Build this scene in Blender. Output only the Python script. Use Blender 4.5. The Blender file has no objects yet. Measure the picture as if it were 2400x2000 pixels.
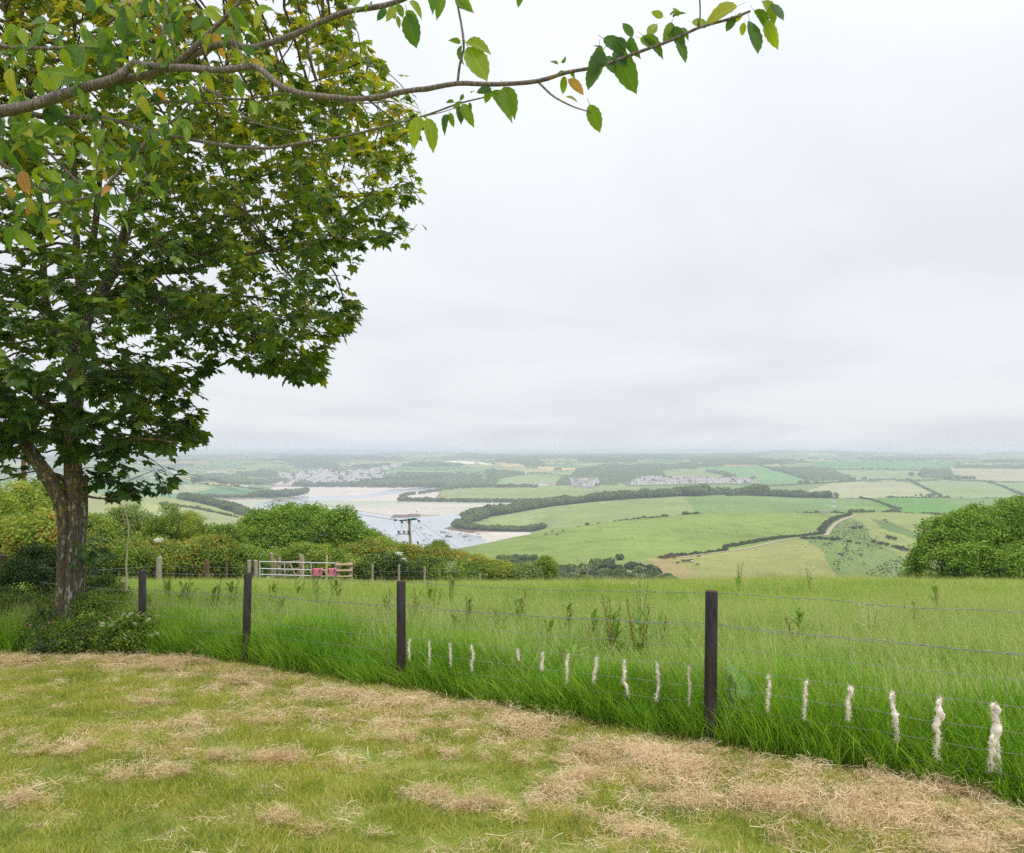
import bpy, math, random
import numpy as np
from mathutils import Vector, Matrix, Euler
from mathutils import noise as mn

# ------------------------------------------------------------------ frame
# Camera stands at the origin looking level along +Y; metres everywhere.
# P(u, v, y) turns a bearing measured on the 2400 x 2000 photograph plus a distance into a point.
F, U0, V0 = 1900.0, 1200.0, 1057.0
SC = bpy.context.scene
COL = SC.collection
rng = np.random.default_rng(7)
random.seed(7)

cam_d = bpy.data.cameras.new('camera')
cam = bpy.data.objects.new('camera', cam_d); COL.objects.link(cam)
cam_d.sensor_width = 36.0; cam_d.sensor_fit = 'HORIZONTAL'
cam_d.lens = F / 2400.0 * 36.0
cam_d.shift_y = (V0 - 1000.0) / 2400.0
cam_d.clip_start = 0.05; cam_d.clip_end = 60000.0
cam.rotation_euler = (math.radians(90), 0, 0)
SC.camera = cam

SUN_EL, SUN_AZ = 52.0, 140.0      # degrees; azimuth clockwise from +Y
world = bpy.data.worlds.new('World'); SC.world = world; world.use_nodes = True
wn = world.node_tree; wn.nodes.clear()
def N(t, k, **kw):
    n = t.nodes.new(k)
    for a, b in kw.items(): setattr(n, a, b)
    return n
def build_world():
    L = wn.links.new
    out = N(wn, 'ShaderNodeOutputWorld')
    sky = N(wn, 'ShaderNodeTexSky', sky_type='NISHITA', sun_disc=False)
    sky.sun_elevation = math.radians(SUN_EL); sky.sun_rotation = math.radians(SUN_AZ)
    bg1 = N(wn, 'ShaderNodeBackground'); bg1.inputs[1].default_value = 0.10
    L(sky.outputs[0], bg1.inputs[0])
    tc = N(wn, 'ShaderNodeTexCoord')
    sep = N(wn, 'ShaderNodeSeparateXYZ'); L(tc.outputs['Generated'], sep.inputs[0])
    # flatten the direction on a cloud deck: xy / (z + .12)
    ad = N(wn, 'ShaderNodeMath', operation='ADD'); L(sep.outputs[2], ad.inputs[0]); ad.inputs[1].default_value = 0.16
    mx = N(wn, 'ShaderNodeMath', operation='MAXIMUM'); L(ad.outputs[0], mx.inputs[0]); mx.inputs[1].default_value = 0.05
    dx = N(wn, 'ShaderNodeMath', operation='DIVIDE'); L(sep.outputs[0], dx.inputs[0]); L(mx.outputs[0], dx.inputs[1])
    dy = N(wn, 'ShaderNodeMath', operation='DIVIDE'); L(sep.outputs[1], dy.inputs[0]); L(mx.outputs[0], dy.inputs[1])
    cb = N(wn, 'ShaderNodeCombineXYZ'); L(dx.outputs[0], cb.inputs[0]); L(dy.outputs[0], cb.inputs[1])
    n1 = N(wn, 'ShaderNodeTexNoise'); n1.inputs['Scale'].default_value = 0.75; n1.inputs['Detail'].default_value = 6; n1.inputs['Roughness'].default_value = 0.5
    n1.inputs['Distortion'].default_value = 0.4
    L(cb.outputs[0], n1.inputs['Vector'])
    n2 = N(wn, 'ShaderNodeTexNoise'); n2.inputs['Scale'].default_value = 0.33; n2.inputs['Detail'].default_value = 2
    L(cb.outputs[0], n2.inputs['Vector'])
    r1 = N(wn, 'ShaderNodeValToRGB')
    e = r1.color_ramp.elements
    e[0].position = 0.36; e[0].color = (0.775, 0.80, 0.85, 1)
    e[1].position = 0.57; e[1].color = (0.87, 0.905, 0.925, 1)
    L(n1.outputs[0], r1.inputs[0])
    r2 = N(wn, 'ShaderNodeValToRGB')
    e = r2.color_ramp.elements
    e[0].position = 0.42; e[0].color = (1, 1, 1, 1)
    e[1].position = 0.66; e[1].color = (0.985, 0.955, 0.99, 1)
    L(n2.outputs[0], r2.inputs[0])
    m1 = N(wn, 'ShaderNodeMixRGB', blend_type='MULTIPLY'); m1.inputs[0].default_value = 1
    L(r1.outputs[0], m1.inputs[1]); L(r2.outputs[0], m1.inputs[2])
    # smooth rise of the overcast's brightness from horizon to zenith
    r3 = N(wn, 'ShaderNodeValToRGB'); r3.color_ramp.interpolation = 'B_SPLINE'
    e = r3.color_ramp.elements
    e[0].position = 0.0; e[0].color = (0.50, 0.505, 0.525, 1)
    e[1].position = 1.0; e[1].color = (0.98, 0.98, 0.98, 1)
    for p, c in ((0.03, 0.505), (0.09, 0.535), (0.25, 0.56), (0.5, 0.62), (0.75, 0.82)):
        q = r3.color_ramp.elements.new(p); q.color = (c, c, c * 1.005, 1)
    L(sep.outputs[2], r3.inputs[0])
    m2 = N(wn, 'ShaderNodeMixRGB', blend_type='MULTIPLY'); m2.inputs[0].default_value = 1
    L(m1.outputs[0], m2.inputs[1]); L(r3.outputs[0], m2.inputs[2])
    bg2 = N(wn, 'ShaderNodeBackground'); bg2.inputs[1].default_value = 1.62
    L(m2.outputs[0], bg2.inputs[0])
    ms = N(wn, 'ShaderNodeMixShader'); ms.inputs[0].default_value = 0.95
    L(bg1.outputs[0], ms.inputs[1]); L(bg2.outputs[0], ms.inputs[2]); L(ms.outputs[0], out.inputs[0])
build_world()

sun_d = bpy.data.lights.new('sun', 'SUN'); sun_d.energy = 1.5; sun_d.angle = math.radians(14); sun_d.color = (1.0, 0.96, 0.89)
sun = bpy.data.objects.new('sun', sun_d); COL.objects.link(sun)
el, az = math.radians(SUN_EL), math.radians(SUN_AZ)
sdir = Vector((math.sin(az) * math.cos(el), math.cos(az) * math.cos(el), math.sin(el)))
sun.rotation_euler = sdir.to_track_quat('Z', 'Y').to_euler()

vs = SC.view_settings
vs.view_transform = 'Standard'; vs.look = 'None'; vs.exposure = 0.25; vs.gamma = 1.0; vs.use_curve_mapping = False
cy = SC.cycles
cy.use_denoising = False
try: cy.denoiser = 'OPENIMAGEDENOISE'
except Exception: pass
cy.use_adaptive_sampling = True; cy.adaptive_threshold = 0.01
cy.max_bounces = 5; cy.diffuse_bounces = 3; cy.glossy_bounces = 1; cy.transmission_bounces = 2; cy.transparent_max_bounces = 8; cy.volume_bounces = 2
cy.sample_clamp_indirect = 1.5
SC.render.film_transparent = False

# ------------------------------------------------------------------ helpers
def P(u, v, y): return np.array([(u - U0) / F * y, y, -(v - V0) / F * y])
def tag(o, label=None, cat=None, group=None, kind=None):
    if label: o['label'] = label
    if cat: o['category'] = cat
    if group: o['group'] = group
    if kind: o['kind'] = kind
    return o
def link(o, parent=None):
    COL.objects.link(o)
    if parent is not None: o.parent = parent
    return o
def empty(name, loc=(0, 0, 0), rz=0.0, parent=None):
    o = bpy.data.objects.new(name, None); o.location = [float(c) for c in loc]; o.rotation_euler = (0, 0, rz)
    o.empty_display_size = 0.2
    return link(o, parent)
def mesh_np(name, V, faces, mats=(), smooth=True, attrs=None, mi=None):
    """faces: one (n,k) array or a list of arrays with differing k"""
    V = np.asarray(V, dtype=np.float32)
    if isinstance(faces, np.ndarray): faces = [faces]
    faces = [np.asarray(f, dtype=np.int32) for f in faces if len(f)]
    me = bpy.data.meshes.new(name)
    me.vertices.add(len(V)); me.vertices.foreach_set('co', V.ravel())
    idx = np.concatenate([f.ravel() for f in faces])
    tot = np.concatenate([np.full(len(f), f.shape[1], np.int32) for f in faces])
    st = np.concatenate([[0], np.cumsum(tot)[:-1]]).astype(np.int32)
    me.loops.add(len(idx)); me.loops.foreach_set('vertex_index', idx)
    me.polygons.add(len(tot)); me.polygons.foreach_set('loop_start', st)
    try: me.polygons.foreach_set('loop_total', tot)
    except Exception: pass
    me.polygons.foreach_set('use_smooth', np.full(len(tot), smooth))
    if mi is not None: me.polygons.foreach_set('material_index', np.asarray(mi, np.int32))
    for a, (typ, data) in (attrs or {}).items():
        at = me.attributes.new(a, typ, 'POINT')
        key = {'FLOAT': 'value', 'INT': 'value', 'FLOAT_VECTOR': 'vector', 'FLOAT_COLOR': 'color'}[typ]
        at.data.foreach_set(key, np.asarray(data, np.int32 if typ == 'INT' else np.float32).ravel())
    for m in mats: me.materials.append(m)
    me.update(); me.validate()
    return me
def obj(name, me, parent=None, loc=None, rot=None, scl=None):
    o = bpy.data.objects.new(name, me)
    if loc is not None: o.location = [float(c) for c in loc]
    if rot is not None: o.rotation_euler = [float(c) for c in rot]
    if scl is not None: o.scale = (scl,) * 3 if not hasattr(scl, '__len__') else scl
    return link(o, parent)

class MB:
    """small mesh collector"""
    def __init__(s): s.v = []; s.f = []; s.m = []; s.n = 0
    def add(s, V, Fc, mi=0):
        V = np.asarray(V, float); s.v.append(V)
        for f in Fc: s.f.append([int(i) + s.n for i in f]); s.m.append(mi)
        s.n += len(V)
    def box(s, c, size, rz=0, mi=0, R=None):
        hx, hy, hz = [q / 2 for q in size]
        V = np.array([[x, y, z] for z in (-hz, hz) for y in (-hy, hy) for x in (-hx, hx)])
        if R is None:
            R = np.array([[math.cos(rz), -math.sin(rz), 0], [math.sin(rz), math.cos(rz), 0], [0, 0, 1]])
        V = V @ np.asarray(R).T + np.asarray(c)
        s.add(V, [(0, 2, 3, 1), (4, 5, 7, 6), (0, 1, 5, 4), (2, 6, 7, 3), (0, 4, 6, 2), (1, 3, 7, 5)], mi)
    def bar(s, a, b, w, h=None, mi=0, up=(0, 0, 1)):
        a = np.asarray(a, float); b = np.asarray(b, float); h = h or w
        d = b - a; L = np.linalg.norm(d); d /= L
        upv = np.asarray(up, float)
        if abs(d @ upv) > .95: upv = np.array([0, 1.0, 0])
        sx = np.cross(d, upv); sx /= np.linalg.norm(sx); sy = np.cross(sx, d)
        s.box((a + b) / 2, (w, L, h), R=np.stack([sx, d, sy], 1), mi=mi)
    def tube(s, pts, rad, sides=8, mi=0, cap=True):
        V, Fq, Ft = tube_np(pts, rad, sides, cap)
        s.add(V, list(Fq) + list(Ft), mi)
    def build(s, name, mats, parent=None, smooth=False, loc=None):
        me = mesh(name, np.concatenate(s.v), s.f, mats, s.m, smooth)
        return obj(name, me, parent, loc)
def mesh(name, V, Fc, mats, mi=None, smooth=False):
    me = bpy.data.meshes.new(name)
    me.from_pydata([tuple(map(float, q)) for q in V], [], Fc)
    for m in (mats if isinstance(mats, (list, tuple)) else [mats]): me.materials.append(m)
    if mi is not None: me.polygons.foreach_set('material_index', np.asarray(mi, np.int32))
    me.polygons.foreach_set('use_smooth', np.full(len(me.polygons), smooth))
    me.update(); return me
def tube_np(pts, rad, sides=8, cap=True, jit=0.0):
    pts = np.asarray(pts, float); n = len(pts)
    rad = np.broadcast_to(np.asarray(rad, float), (n,))
    T = np.gradient(pts, axis=0); bad = np.nonzero(np.linalg.norm(T, axis=1) < 1e-7)[0]
    for q in bad: T[q] = T[q + 1] if q + 1 < n and np.linalg.norm(T[q + 1]) > 1e-7 else (0.01, 0.02, 1.0)
    T /= (np.linalg.norm(T, axis=1, keepdims=True) + 1e-9)
    ref = np.array([0.13, 0.21, 1.0]) if abs(T[0][2]) < .9 else np.array([1.0, 0.1, 0.05])
    V = []
    a = np.linspace(0, 2 * np.pi, sides, endpoint=False)
    nx = np.cross(T[0], ref); nx /= np.linalg.norm(nx)
    for i in range(n):
        nx = nx - T[i] * (nx @ T[i]); nx /= (np.linalg.norm(nx) + 1e-9)
        ny = np.cross(T[i], nx)
        r = rad[i] * (1 + (jit * rng.uniform(-1, 1, sides) if jit else 0))
        V.append(pts[i] + (np.cos(a) * r)[:, None] * nx + (np.sin(a) * r)[:, None] * ny)
    V = np.concatenate(V)
    k = np.arange(sides); k2 = (k + 1) % sides
    Fq = np.concatenate([np.stack([i * sides + k, i * sides + k2, (i + 1) * sides + k2, (i + 1) * sides + k], 1) for i in range(n - 1)])
    Ft = np.zeros((0, 3), int)
    if cap:
        V = np.concatenate([V, pts[:1], pts[-1:]])
        c0, c1 = n * sides, n * sides + 1; b = (n - 1) * sides
        Ft = np.concatenate([np.stack([np.full(sides, c0), k2, k], 1), np.stack([np.full(sides, c1), b + k, b + k2], 1)])
    return V, Fq, Ft
def spline(pts, step):
    """Catmull-Rom resample"""
    pts = np.asarray(pts, float)
    if len(pts) < 2: return pts
    e = np.vstack([2 * pts[0] - pts[1], pts, 2 * pts[-1] - pts[-2]])
    out = []
    for i in range(1, len(e) - 2):
        L = np.linalg.norm(e[i + 1][:3] - e[i][:3]); k = max(1, int(math.ceil(L / step)))
        t = np.arange(k)[:, None] / k
        p0, p1, p2, p3 = e[i - 1], e[i], e[i + 1], e[i + 2]
        out.append(.5 * ((2 * p1) + (-p0 + p2) * t + (2 * p0 - 5 * p1 + 4 * p2 - p3) * t ** 2 + (-p0 + 3 * p1 - 3 * p2 + p3) * t ** 3))
    out.append(pts[-1:]); return np.concatenate(out)
def in_poly(x, y, poly):
    x = np.asarray(x); y = np.asarray(y); c = np.zeros(x.shape, bool); n = len(poly); j = n - 1
    for i in range(n):
        xi, yi = poly[i]; xj, yj = poly[j]
        if yi != yj:
            c ^= ((yi > y) != (yj > y)) & (x < (xj - xi) * (y - yi) / (yj - yi) + xi)
        j = i
    return c
def vnoise(x, y, s, seed=0):
    """smooth value noise, vectorised, range 0..1"""
    x = np.asarray(x, float) / s + seed * 17.31; y = np.asarray(y, float) / s + seed * 9.17
    xi = np.floor(x); yi = np.floor(y); fx = x - xi; fy = y - yi
    def h(a, b):
        q = np.sin(a * 127.1 + b * 311.7 + seed * 1.7) * 43758.5453
        return q - np.floor(q)
    fx = fx * fx * (3 - 2 * fx); fy = fy * fy * (3 - 2 * fy)
    return (h(xi, yi) * (1 - fx) + h(xi + 1, yi) * fx) * (1 - fy) + (h(xi, yi + 1) * (1 - fx) + h(xi + 1, yi + 1) * fx) * fy
def fbm(x, y, s, seed=0, o=3):
    t = 0; a = 1; w = 0
    for k in range(o):
        t = t + a * vnoise(x, y, s / 2 ** k, seed + k * 3); w += a; a *= .5
    return t / w

# ------------------------------------------------------------------ materials
def new_mat(name):
    m = bpy.data.materials.new(name); m.use_nodes = True; t = m.node_tree; t.nodes.clear()
    o = N(t, 'ShaderNodeOutputMaterial'); return m, t, o
def ramp(t, stops, fac, interp='LINEAR'):
    r = N(t, 'ShaderNodeValToRGB'); r.color_ramp.interpolation = interp
    e = r.color_ramp.elements
    while len(e) > 1: e.remove(e[-1])
    e[0].position = stops[0][0]; e[0].color = (*stops[0][1], 1)
    for p, c in stops[1:]:
        q = e.new(p); q.color = (*c, 1)
    t.links.new(fac, r.inputs[0]); return r.outputs[0]
def tnoise(t, scale, detail=4, rough=.55, vec=None, out=0):
    n = N(t, 'ShaderNodeTexNoise'); n.inputs['Scale'].default_value = scale; n.inputs['Detail'].default_value = detail; n.inputs['Roughness'].default_value = rough
    if vec is not None: t.links.new(vec, n.inputs['Vector'])
    return n.outputs[out]
def mixc(t, a, b, fac, mode='MIX'):
    m = N(t, 'ShaderNodeMixRGB', blend_type=mode)
    for s, i in ((fac, 0), (a, 1), (b, 2)):
        if hasattr(s, 'links') or hasattr(s, 'node'): t.links.new(s, m.inputs[i])
        elif isinstance(s, tuple): m.inputs[i].default_value = (*s, 1)
        else: m.inputs[i].default_value = s
    return m.outputs[0]
def math_(t, op, a, b=None):
    m = N(t, 'ShaderNodeMath', operation=op)
    for s, i in ((a, 0), (b, 1)):
        if s is None: continue
        if hasattr(s, 'node'): t.links.new(s, m.inputs[i])
        else: m.inputs[i].default_value = s
    return m.outputs[0]
def bsdf(t, o, color, rough=.6, spec=.3, bump=None, bump_s=.3, bump_d=.01, metal=0.0, transl=0.0, transl_col=None):
    b = N(t, 'ShaderNodeBsdfPrincipled')
    if hasattr(color, 'node'): t.links.new(color, b.inputs['Base Color'])
    else: b.inputs['Base Color'].default_value = (*color, 1)
    b.inputs['Roughness'].default_value = rough
    b.inputs['Specular IOR Level'].default_value = spec
    b.inputs['Metallic'].default_value = metal
    if bump is not None:
        bp = N(t, 'ShaderNodeBump'); bp.inputs['Strength'].default_value = bump_s; bp.inputs['Distance'].default_value = bump_d
        t.links.new(bump, bp.inputs['Height']); t.links.new(bp.outputs[0], b.inputs['Normal'])
    if transl:
        tr = N(t, 'ShaderNodeBsdfTranslucent')
        c = transl_col if transl_col is not None else color
        if hasattr(c, 'node'): t.links.new(c, tr.inputs[0])
        else: tr.inputs[0].default_value = (*c, 1)
        mx = N(t, 'ShaderNodeMixShader'); mx.inputs[0].default_value = transl
        t.links.new(b.outputs[0], mx.inputs[1]); t.links.new(tr.outputs[0], mx.inputs[2]); t.links.new(mx.outputs[0], o.inputs[0])
    else: t.links.new(b.outputs[0], o.inputs[0])
    return b
def attr(t, name, out='Fac', kind='GEOMETRY'):
    a = N(t, 'ShaderNodeAttribute', attribute_name=name, attribute_type=kind); return a.outputs[out]
def mat_plain(name, col, rough=.6, spec=.3, var=.25, scale=8, metal=0):
    m, t, o = new_mat(name)
    g = N(t, 'ShaderNodeTexCoord').outputs['Object']
    n = tnoise(t, scale, 5, .6, g)
    c = ramp(t, [(.3, tuple(q * (1 - var) for q in col)), (.7, tuple(min(1, q * (1 + var)) for q in col))], n)
    bsdf(t, o, c, rough, spec, n, .2, .01, metal); return m
def mat_leafy(name, stops, transl=.35, rough=.5, spec=.35, use_tint=True, tcol=1.5, world_var=0.0, wscale=.3):
    """leaf / blade material: colour by per-piece random and per-vertex tint"""
    m, t, o = new_mat(name)
    oi = N(t, 'ShaderNodeObjectInfo').outputs['Random']
    if use_tint:
        f = math_(t, 'ADD', math_(t, 'MULTIPLY', oi, .45), math_(t, 'MULTIPLY', attr(t, 'tint'), .55))
    else: f = oi
    if world_var:
        gp = N(t, 'ShaderNodeNewGeometry').outputs['Position']
        w = tnoise(t, wscale, 3, .5, gp)
        f = math_(t, 'ADD', f, math_(t, 'MULTIPLY', math_(t, 'SUBTRACT', w, .5), world_var))
    c = ramp(t, stops, f)
    tc = mixc(t, c, (tcol * 1.0, tcol * .95, tcol * .35), 1.0, 'MULTIPLY')
    bsdf(t, o, c, rough, spec, transl=transl, transl_col=tc)
    return m
# ------------------------------------------------------------------ near ground
SEA = -110.0
def gz(x, y):
    x = np.asarray(x, float); y = np.asarray(y, float)
    q = np.clip(y - 12, 0, None)
    z = -(1.7 + .1 * y + .0013 * q ** 2)
    m = np.clip((y - 10) / 6, 0, 1)
    return z + (vnoise(x, y, 2.3, 3) - .5) * .05 + (vnoise(x, y, 7.0, 5) - .5) * .22 * m
EDGE = np.array([(9.0, 0.3), (4.6, 3.95), (3.4, 5.02), (1.6, 6.60), (0.2, 7.78), (-1.25, 8.93), (-3.35, 10.42), (-4.6, 11.05), (-7.0, 11.45), (-10, 11.6), (-30, 12.6)])
def edge_y(x):
    return np.interp(x, EDGE[::-1, 0], EDGE[::-1, 1]) + (vnoise(x, x * 0, .7, 2) - .5) * .22
def edge_d(x, y):
    """signed distance to the edge of the long grass, + on the lawn side"""
    x = np.asarray(x, float); y = np.asarray(y, float)
    d = np.full(x.shape, 1e9)
    for a, b in zip(EDGE[:-1], EDGE[1:]):
        ab = b - a; L2 = ab @ ab
        t = np.clip(((x - a[0]) * ab[0] + (y - a[1]) * ab[1]) / L2, 0, 1)
        d = np.minimum(d, np.hypot(x - a[0] - t * ab[0], y - a[1] - t * ab[1]))
    return np.where(y < np.interp(x, EDGE[::-1, 0], EDGE[::-1, 1]), d, -d)
def hay_density(x, y):
    """0..1 amount of dry cut grass lying on the lawn"""
    d = edge_d(x, y)
    wid = 1.15 + .35 * np.clip((x + 1) / 3, 0, 1) + .6 * (vnoise(x, y, 1.6, 8) - .5)
    band = np.clip(1.25 - np.abs(d - .15 - wid * .5) / (wid * .62), 0, 1)
    f = fbm(x, y, 1.15, 21, 3)
    clump = np.clip((f - .60) * 6, 0, 1) * .55
    right = np.clip((x - .5) / 2.5, 0, 1) * np.clip((fbm(x, y, .9, 33, 2) - .56) * 5, 0, 1) * .5
    return np.clip(np.maximum(np.maximum(band * (.35 + 1.0 * vnoise(x, y, .45, 4)), clump), right), 0, 1) * (d > -.1)

def grid_mesh(name, xs, ys, zf, mats, attrs=None, smooth=True):
    X, Y = np.meshgrid(xs, ys); Z = zf(X, Y)
    V = np.stack([X, Y, Z], -1).reshape(-1, 3); nx, ny = len(xs), len(ys)
    i = np.arange(nx * ny).reshape(ny, nx)
    Fq = np.stack([i[:-1, :-1], i[:-1, 1:], i[1:, 1:], i[1:, :-1]], -1).reshape(-1, 4)
    at = {k: (ty, fn(X, Y).reshape(-1)) for k, (ty, fn) in (attrs or {}).items()}
    return mesh_np(name, V, Fq, mats, smooth, at)

def mat_ground():
    m, t, o = new_mat('turf_soil')
    g = N(t, 'ShaderNodeNewGeometry').outputs['Position']
    n1 = tnoise(t, 3.2, 4, .6, g); n2 = tnoise(t, 46, 5, .7, g); n3 = tnoise(t, 9, 4, .6, g)
    f = math_(t, 'ADD', math_(t, 'MULTIPLY', n1, .35), math_(t, 'ADD', math_(t, 'MULTIPLY', n2, .4), math_(t, 'MULTIPLY', n3, .25)))
    lawn = ramp(t, [(.36, (.12, .19, .025)), (.47, (.22, .28, .045)), (.56, (.34, .33, .10)), (.64, (.48, .40, .19))], f)
    straw = ramp(t, [(.38, (.12, .09, .045)), (.5, (.26, .20, .10)), (.62, (.42, .33, .19))], f)  # straw litter, darkened brown to paint in the shade between hay strands
    c = mixc(t, lawn, straw, math_(t, 'MULTIPLY', attr(t, 'hay'), .85))
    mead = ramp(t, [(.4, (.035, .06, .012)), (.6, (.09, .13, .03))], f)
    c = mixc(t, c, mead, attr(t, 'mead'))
    bsdf(t, o, c, .9, .1, n2, .6, .03); return m
M_ground = mat_ground()
xs = np.concatenate([np.linspace(-60, -16, 45), np.linspace(-15.6, 15.6, 261), np.linspace(16, 60, 45)])
ys = np.concatenate([np.linspace(-30, 3, 34), np.linspace(3.12, 16, 108), np.linspace(16.4, 62, 100)])
near = obj('ground', grid_mesh('ground', xs, ys, gz, [M_ground], {
    'hay': ('FLOAT', lambda X, Y: hay_density(X, Y)),
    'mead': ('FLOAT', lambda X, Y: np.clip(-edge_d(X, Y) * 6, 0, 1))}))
tag(near, 'mown lawn and meadow ground falling away towards the valley', kind='structure')

# ------------------------------------------------------------------ far terrain, a fan of columns
cu = np.concatenate([np.linspace(-900, -120, 60), np.arange(-108, 2520, 3.1), np.linspace(2540, 3300, 50)])
cu_n = len(cu)
ry = [60.0]
def seg(y1, n):
    global ry
    ry += list(np.geomspace(ry[-1], y1, n + 1)[1:])
seg(400, 26); seg(1500, 150); seg(2700, 80); seg(15000, 215)
ry = np.array(ry); NR = len(ry)
def c1(pts, k=1):
    a = np.array(pts, float); return np.interp(cu, a[:, 0], a[:, k])
def c_uvy(pts):
    a = np.array(pts, float); v = np.interp(cu, a[:, 0], a[:, 1]); y = np.interp(cu, a[:, 0], a[:, 2]); return y, -(v - V0) / F * y
full = np.ones(cu_n)
K = []
K.append((60 * full, gz((cu - U0) / F * 60, 60 * full)))
K.append((130 * full, -27 * full)); K.append((260 * full, -56 * full))
K.append((380 * full, c1([(-900, -86), (1000, -86), (1150, -70), (3300, -68)])))
K.append((460 * full, c1([(-900, -87), (1000, -86), (1120, -76), (1500, -72.5), (1900, -71), (3300, -71)])))
R1 = c_uvy([(-900, 1290, 650), (500, 1290, 650), (600, 1320, 640), (700, 1332, 640), (940, 1325, 640), (1000, 1300, 650), (1080, 1283, 680), (1200, 1258, 720), (1320, 1238, 760), (1450, 1220, 800), (1640, 1204, 850), (1760, 1200, 880), (1960, 1202, 900), (2100, 1199, 930), (2200, 1207, 940), (2300, 1214, 950), (2400, 1220, 960), (3300, 1225, 960)])
K.append(R1)
K.append((c1([(-900, 850), (560, 850), (700, 800), (1000, 860), (1240, 1000), (3300, 1040)]),
          c1([(-900, -78), (500, -79), (560, -88), (620, -100), (680, -112), (1240, -110.4), (1300, -101), (1400, -92), (1500, -86), (1700, -80), (1900, -79), (2100, -80), (2400, -88), (3300, -90)])))
R2 = c_uvy([(-900, 1130, 1300), (0, 1150, 1300), (200, 1155, 1300), (380, 1163, 1250), (440, 1172, 1200), (500, 1186, 1150), (560, 1205, 1100), (600, 1222, 1080), (640, 1250, 1070), (700, 1255, 1100), (1055, 1246, 1140), (1070, 1236, 1165), (1090, 1225, 1190), (1140, 1213, 1230), (1200, 1203, 1250), (1300, 1186, 1280), (1400, 1175, 1320), (1500, 1167, 1360), (1600, 1162, 1390), (1700, 1159, 1400), (1800, 1162, 1400), (1900, 1166, 1400), (2400, 1166, 1400), (3300, 1166, 1400)])
BW = c1([(-900, 0), (1050, 0), (1065, 1), (1235, 1), (1300, 0), (3300, 0)])
yb = .35 * K[-1][0] + .65 * R2[0]; K.append((yb, (1 - BW) * (.35 * K[-1][1] + .65 * R2[1]) + BW * -110.3))
K.append(R2)
K.append((c1([(-900, 1550), (3300, 1600)]), c1([(-900, -86), (200, -90), (380, -109.5), (480, -111.5), (560, -111.5), (1160, -112), (1230, -110.5), (1300, -108), (1600, -100), (1900, -98), (3300, -100)])))
K.append((c1([(-900, 1900), (560, 1900), (700, 1880), (925, 1790), (3300, 1740)]),
          c1([(-900, -100), (300, -103), (480, -108.3), (692, -108.6), (698, -111.5), (924, -111.5), (930, -108.6), (1200, -109.2), (1300, -108), (1400, -105), (1900, -98), (3300, -97)])))
K.append((2350 * full, c1([(-900, -84), (0, -85), (380, -89), (440, -90), (505, -97), (560, -103), (620, -107), (650, -111.5), (1015, -111.5), (1050, -106), (1100, -103.5), (1400, -102.5), (1900, -92), (3300, -88)])))
K.append((2480 * full, c1([(-900, -88), (400, -94), (560, -103), (640, -109), (690, -109), (1000, -109), (1100, -108), (1400, -104), (1900, -93), (3300, -89)])))
K.append((2750 * full, c1([(-900, -92), (400, -97), (600, -104), (640, -109.4), (690, -109.4), (720, -104), (1100, -103), (1400, -98), (1700, -90), (3300, -86)])))
K.append((3500 * full, c1([(-900, -80), (640, -84), (900, -80), (1400, -74), (1800, -62), (3300, -62)])))
K.append((4500 * full, c1([(-900, -62), (700, -64), (1000, -60), (1600, -58), (2000, -52), (3300, -52)])))
K.append((6000 * full, c1([(-900, -48), (800, -49), (1000, -42), (1500, -43), (1900, -42), (3300, -44)])))
K.append((8500 * full, c1([(-900, -30), (500, -32), (850, -46), (900, -34), (960, -18), (1060, -14), (1110, -18), (1140, -36), (1300, -34), (1500, -40), (1650, -36), (1780, -20), (1850, 4), (1900, 6), (1960, -6), (2050, -30), (2150, -46), (2280, -38), (2360, -14), (2420, -8), (3300, -20)])))
K.append((9600 * full, c1([(-900, -90), (3300, -90)])))
K.append((13000 * full, c1([(-900, 4), (500, 2), (800, 6), (960, -12), (1400, -30), (3300, -30)])))
K.append((15000 * full, -105 * full))
KY = np.stack([k[0] for k in K]); KZ = np.stack([k[1] for k in K])
TZ = np.zeros((NR, cu_n))
for j in range(cu_n): TZ[:, j] = np.interp(ry, KY[:, j], KZ[:, j])
def smooth_rows(A, n):
    k = np.hanning(n + 2)[1:-1]; k /= k.sum(); p = np.pad(A, ((n // 2, n // 2), (0, 0)), mode='edge')
    return sum(k[i] * p[i:i + len(A)] for i in range(n))
def smooth_cols(A, n):
    return smooth_rows(A.T, n).T
TZ = smooth_cols(smooth_rows(TZ, 5), 5)
TX = (cu[None, :] - U0) / F * ry[:, None]; TY = np.broadcast_to(ry[:, None], TX.shape).copy()
cx_ = np.interp(TY, [430, 520, 620, 760, 900], [2030, 2090, 2150, 2230, 2330]); TUU = np.broadcast_to(cu[None, :], TX.shape)
combe = np.exp(-((TUU - cx_) / 95) ** 2) * np.clip((TY - 430) / 60, 0, 1) * np.clip((880 - TY) / 200, 0, 1); TZ -= combe * 9
spur = np.exp(-((TUU - cx_ + 190) / 90) ** 2) * np.clip((TY - 430) / 60, 0, 1) * np.clip((820 - TY) / 200, 0, 1); TZ += spur * 3.5
w2 = np.clip((TY - 2650) / 900, 0, 1)
TZ += w2 * ((fbm(TX, TY, 900, 11, 3) - .5) * 26 + (vnoise(TX, TY, 260, 12) - .5) * 5)
w1 = np.clip((TY - 420) / 200, 0, 1) * (TZ > -106) * (1 - w2)
TZ += w1 * ((vnoise(TX, TY, 120, 13) - .5) * 3.0 + (vnoise(TX, TY, 38, 14) - .5) * .9)
TZ = np.minimum(TZ, 13)
TU = np.broadcast_to(cu[None, :], TX.shape); TV = V0 - TZ / TY * F
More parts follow.
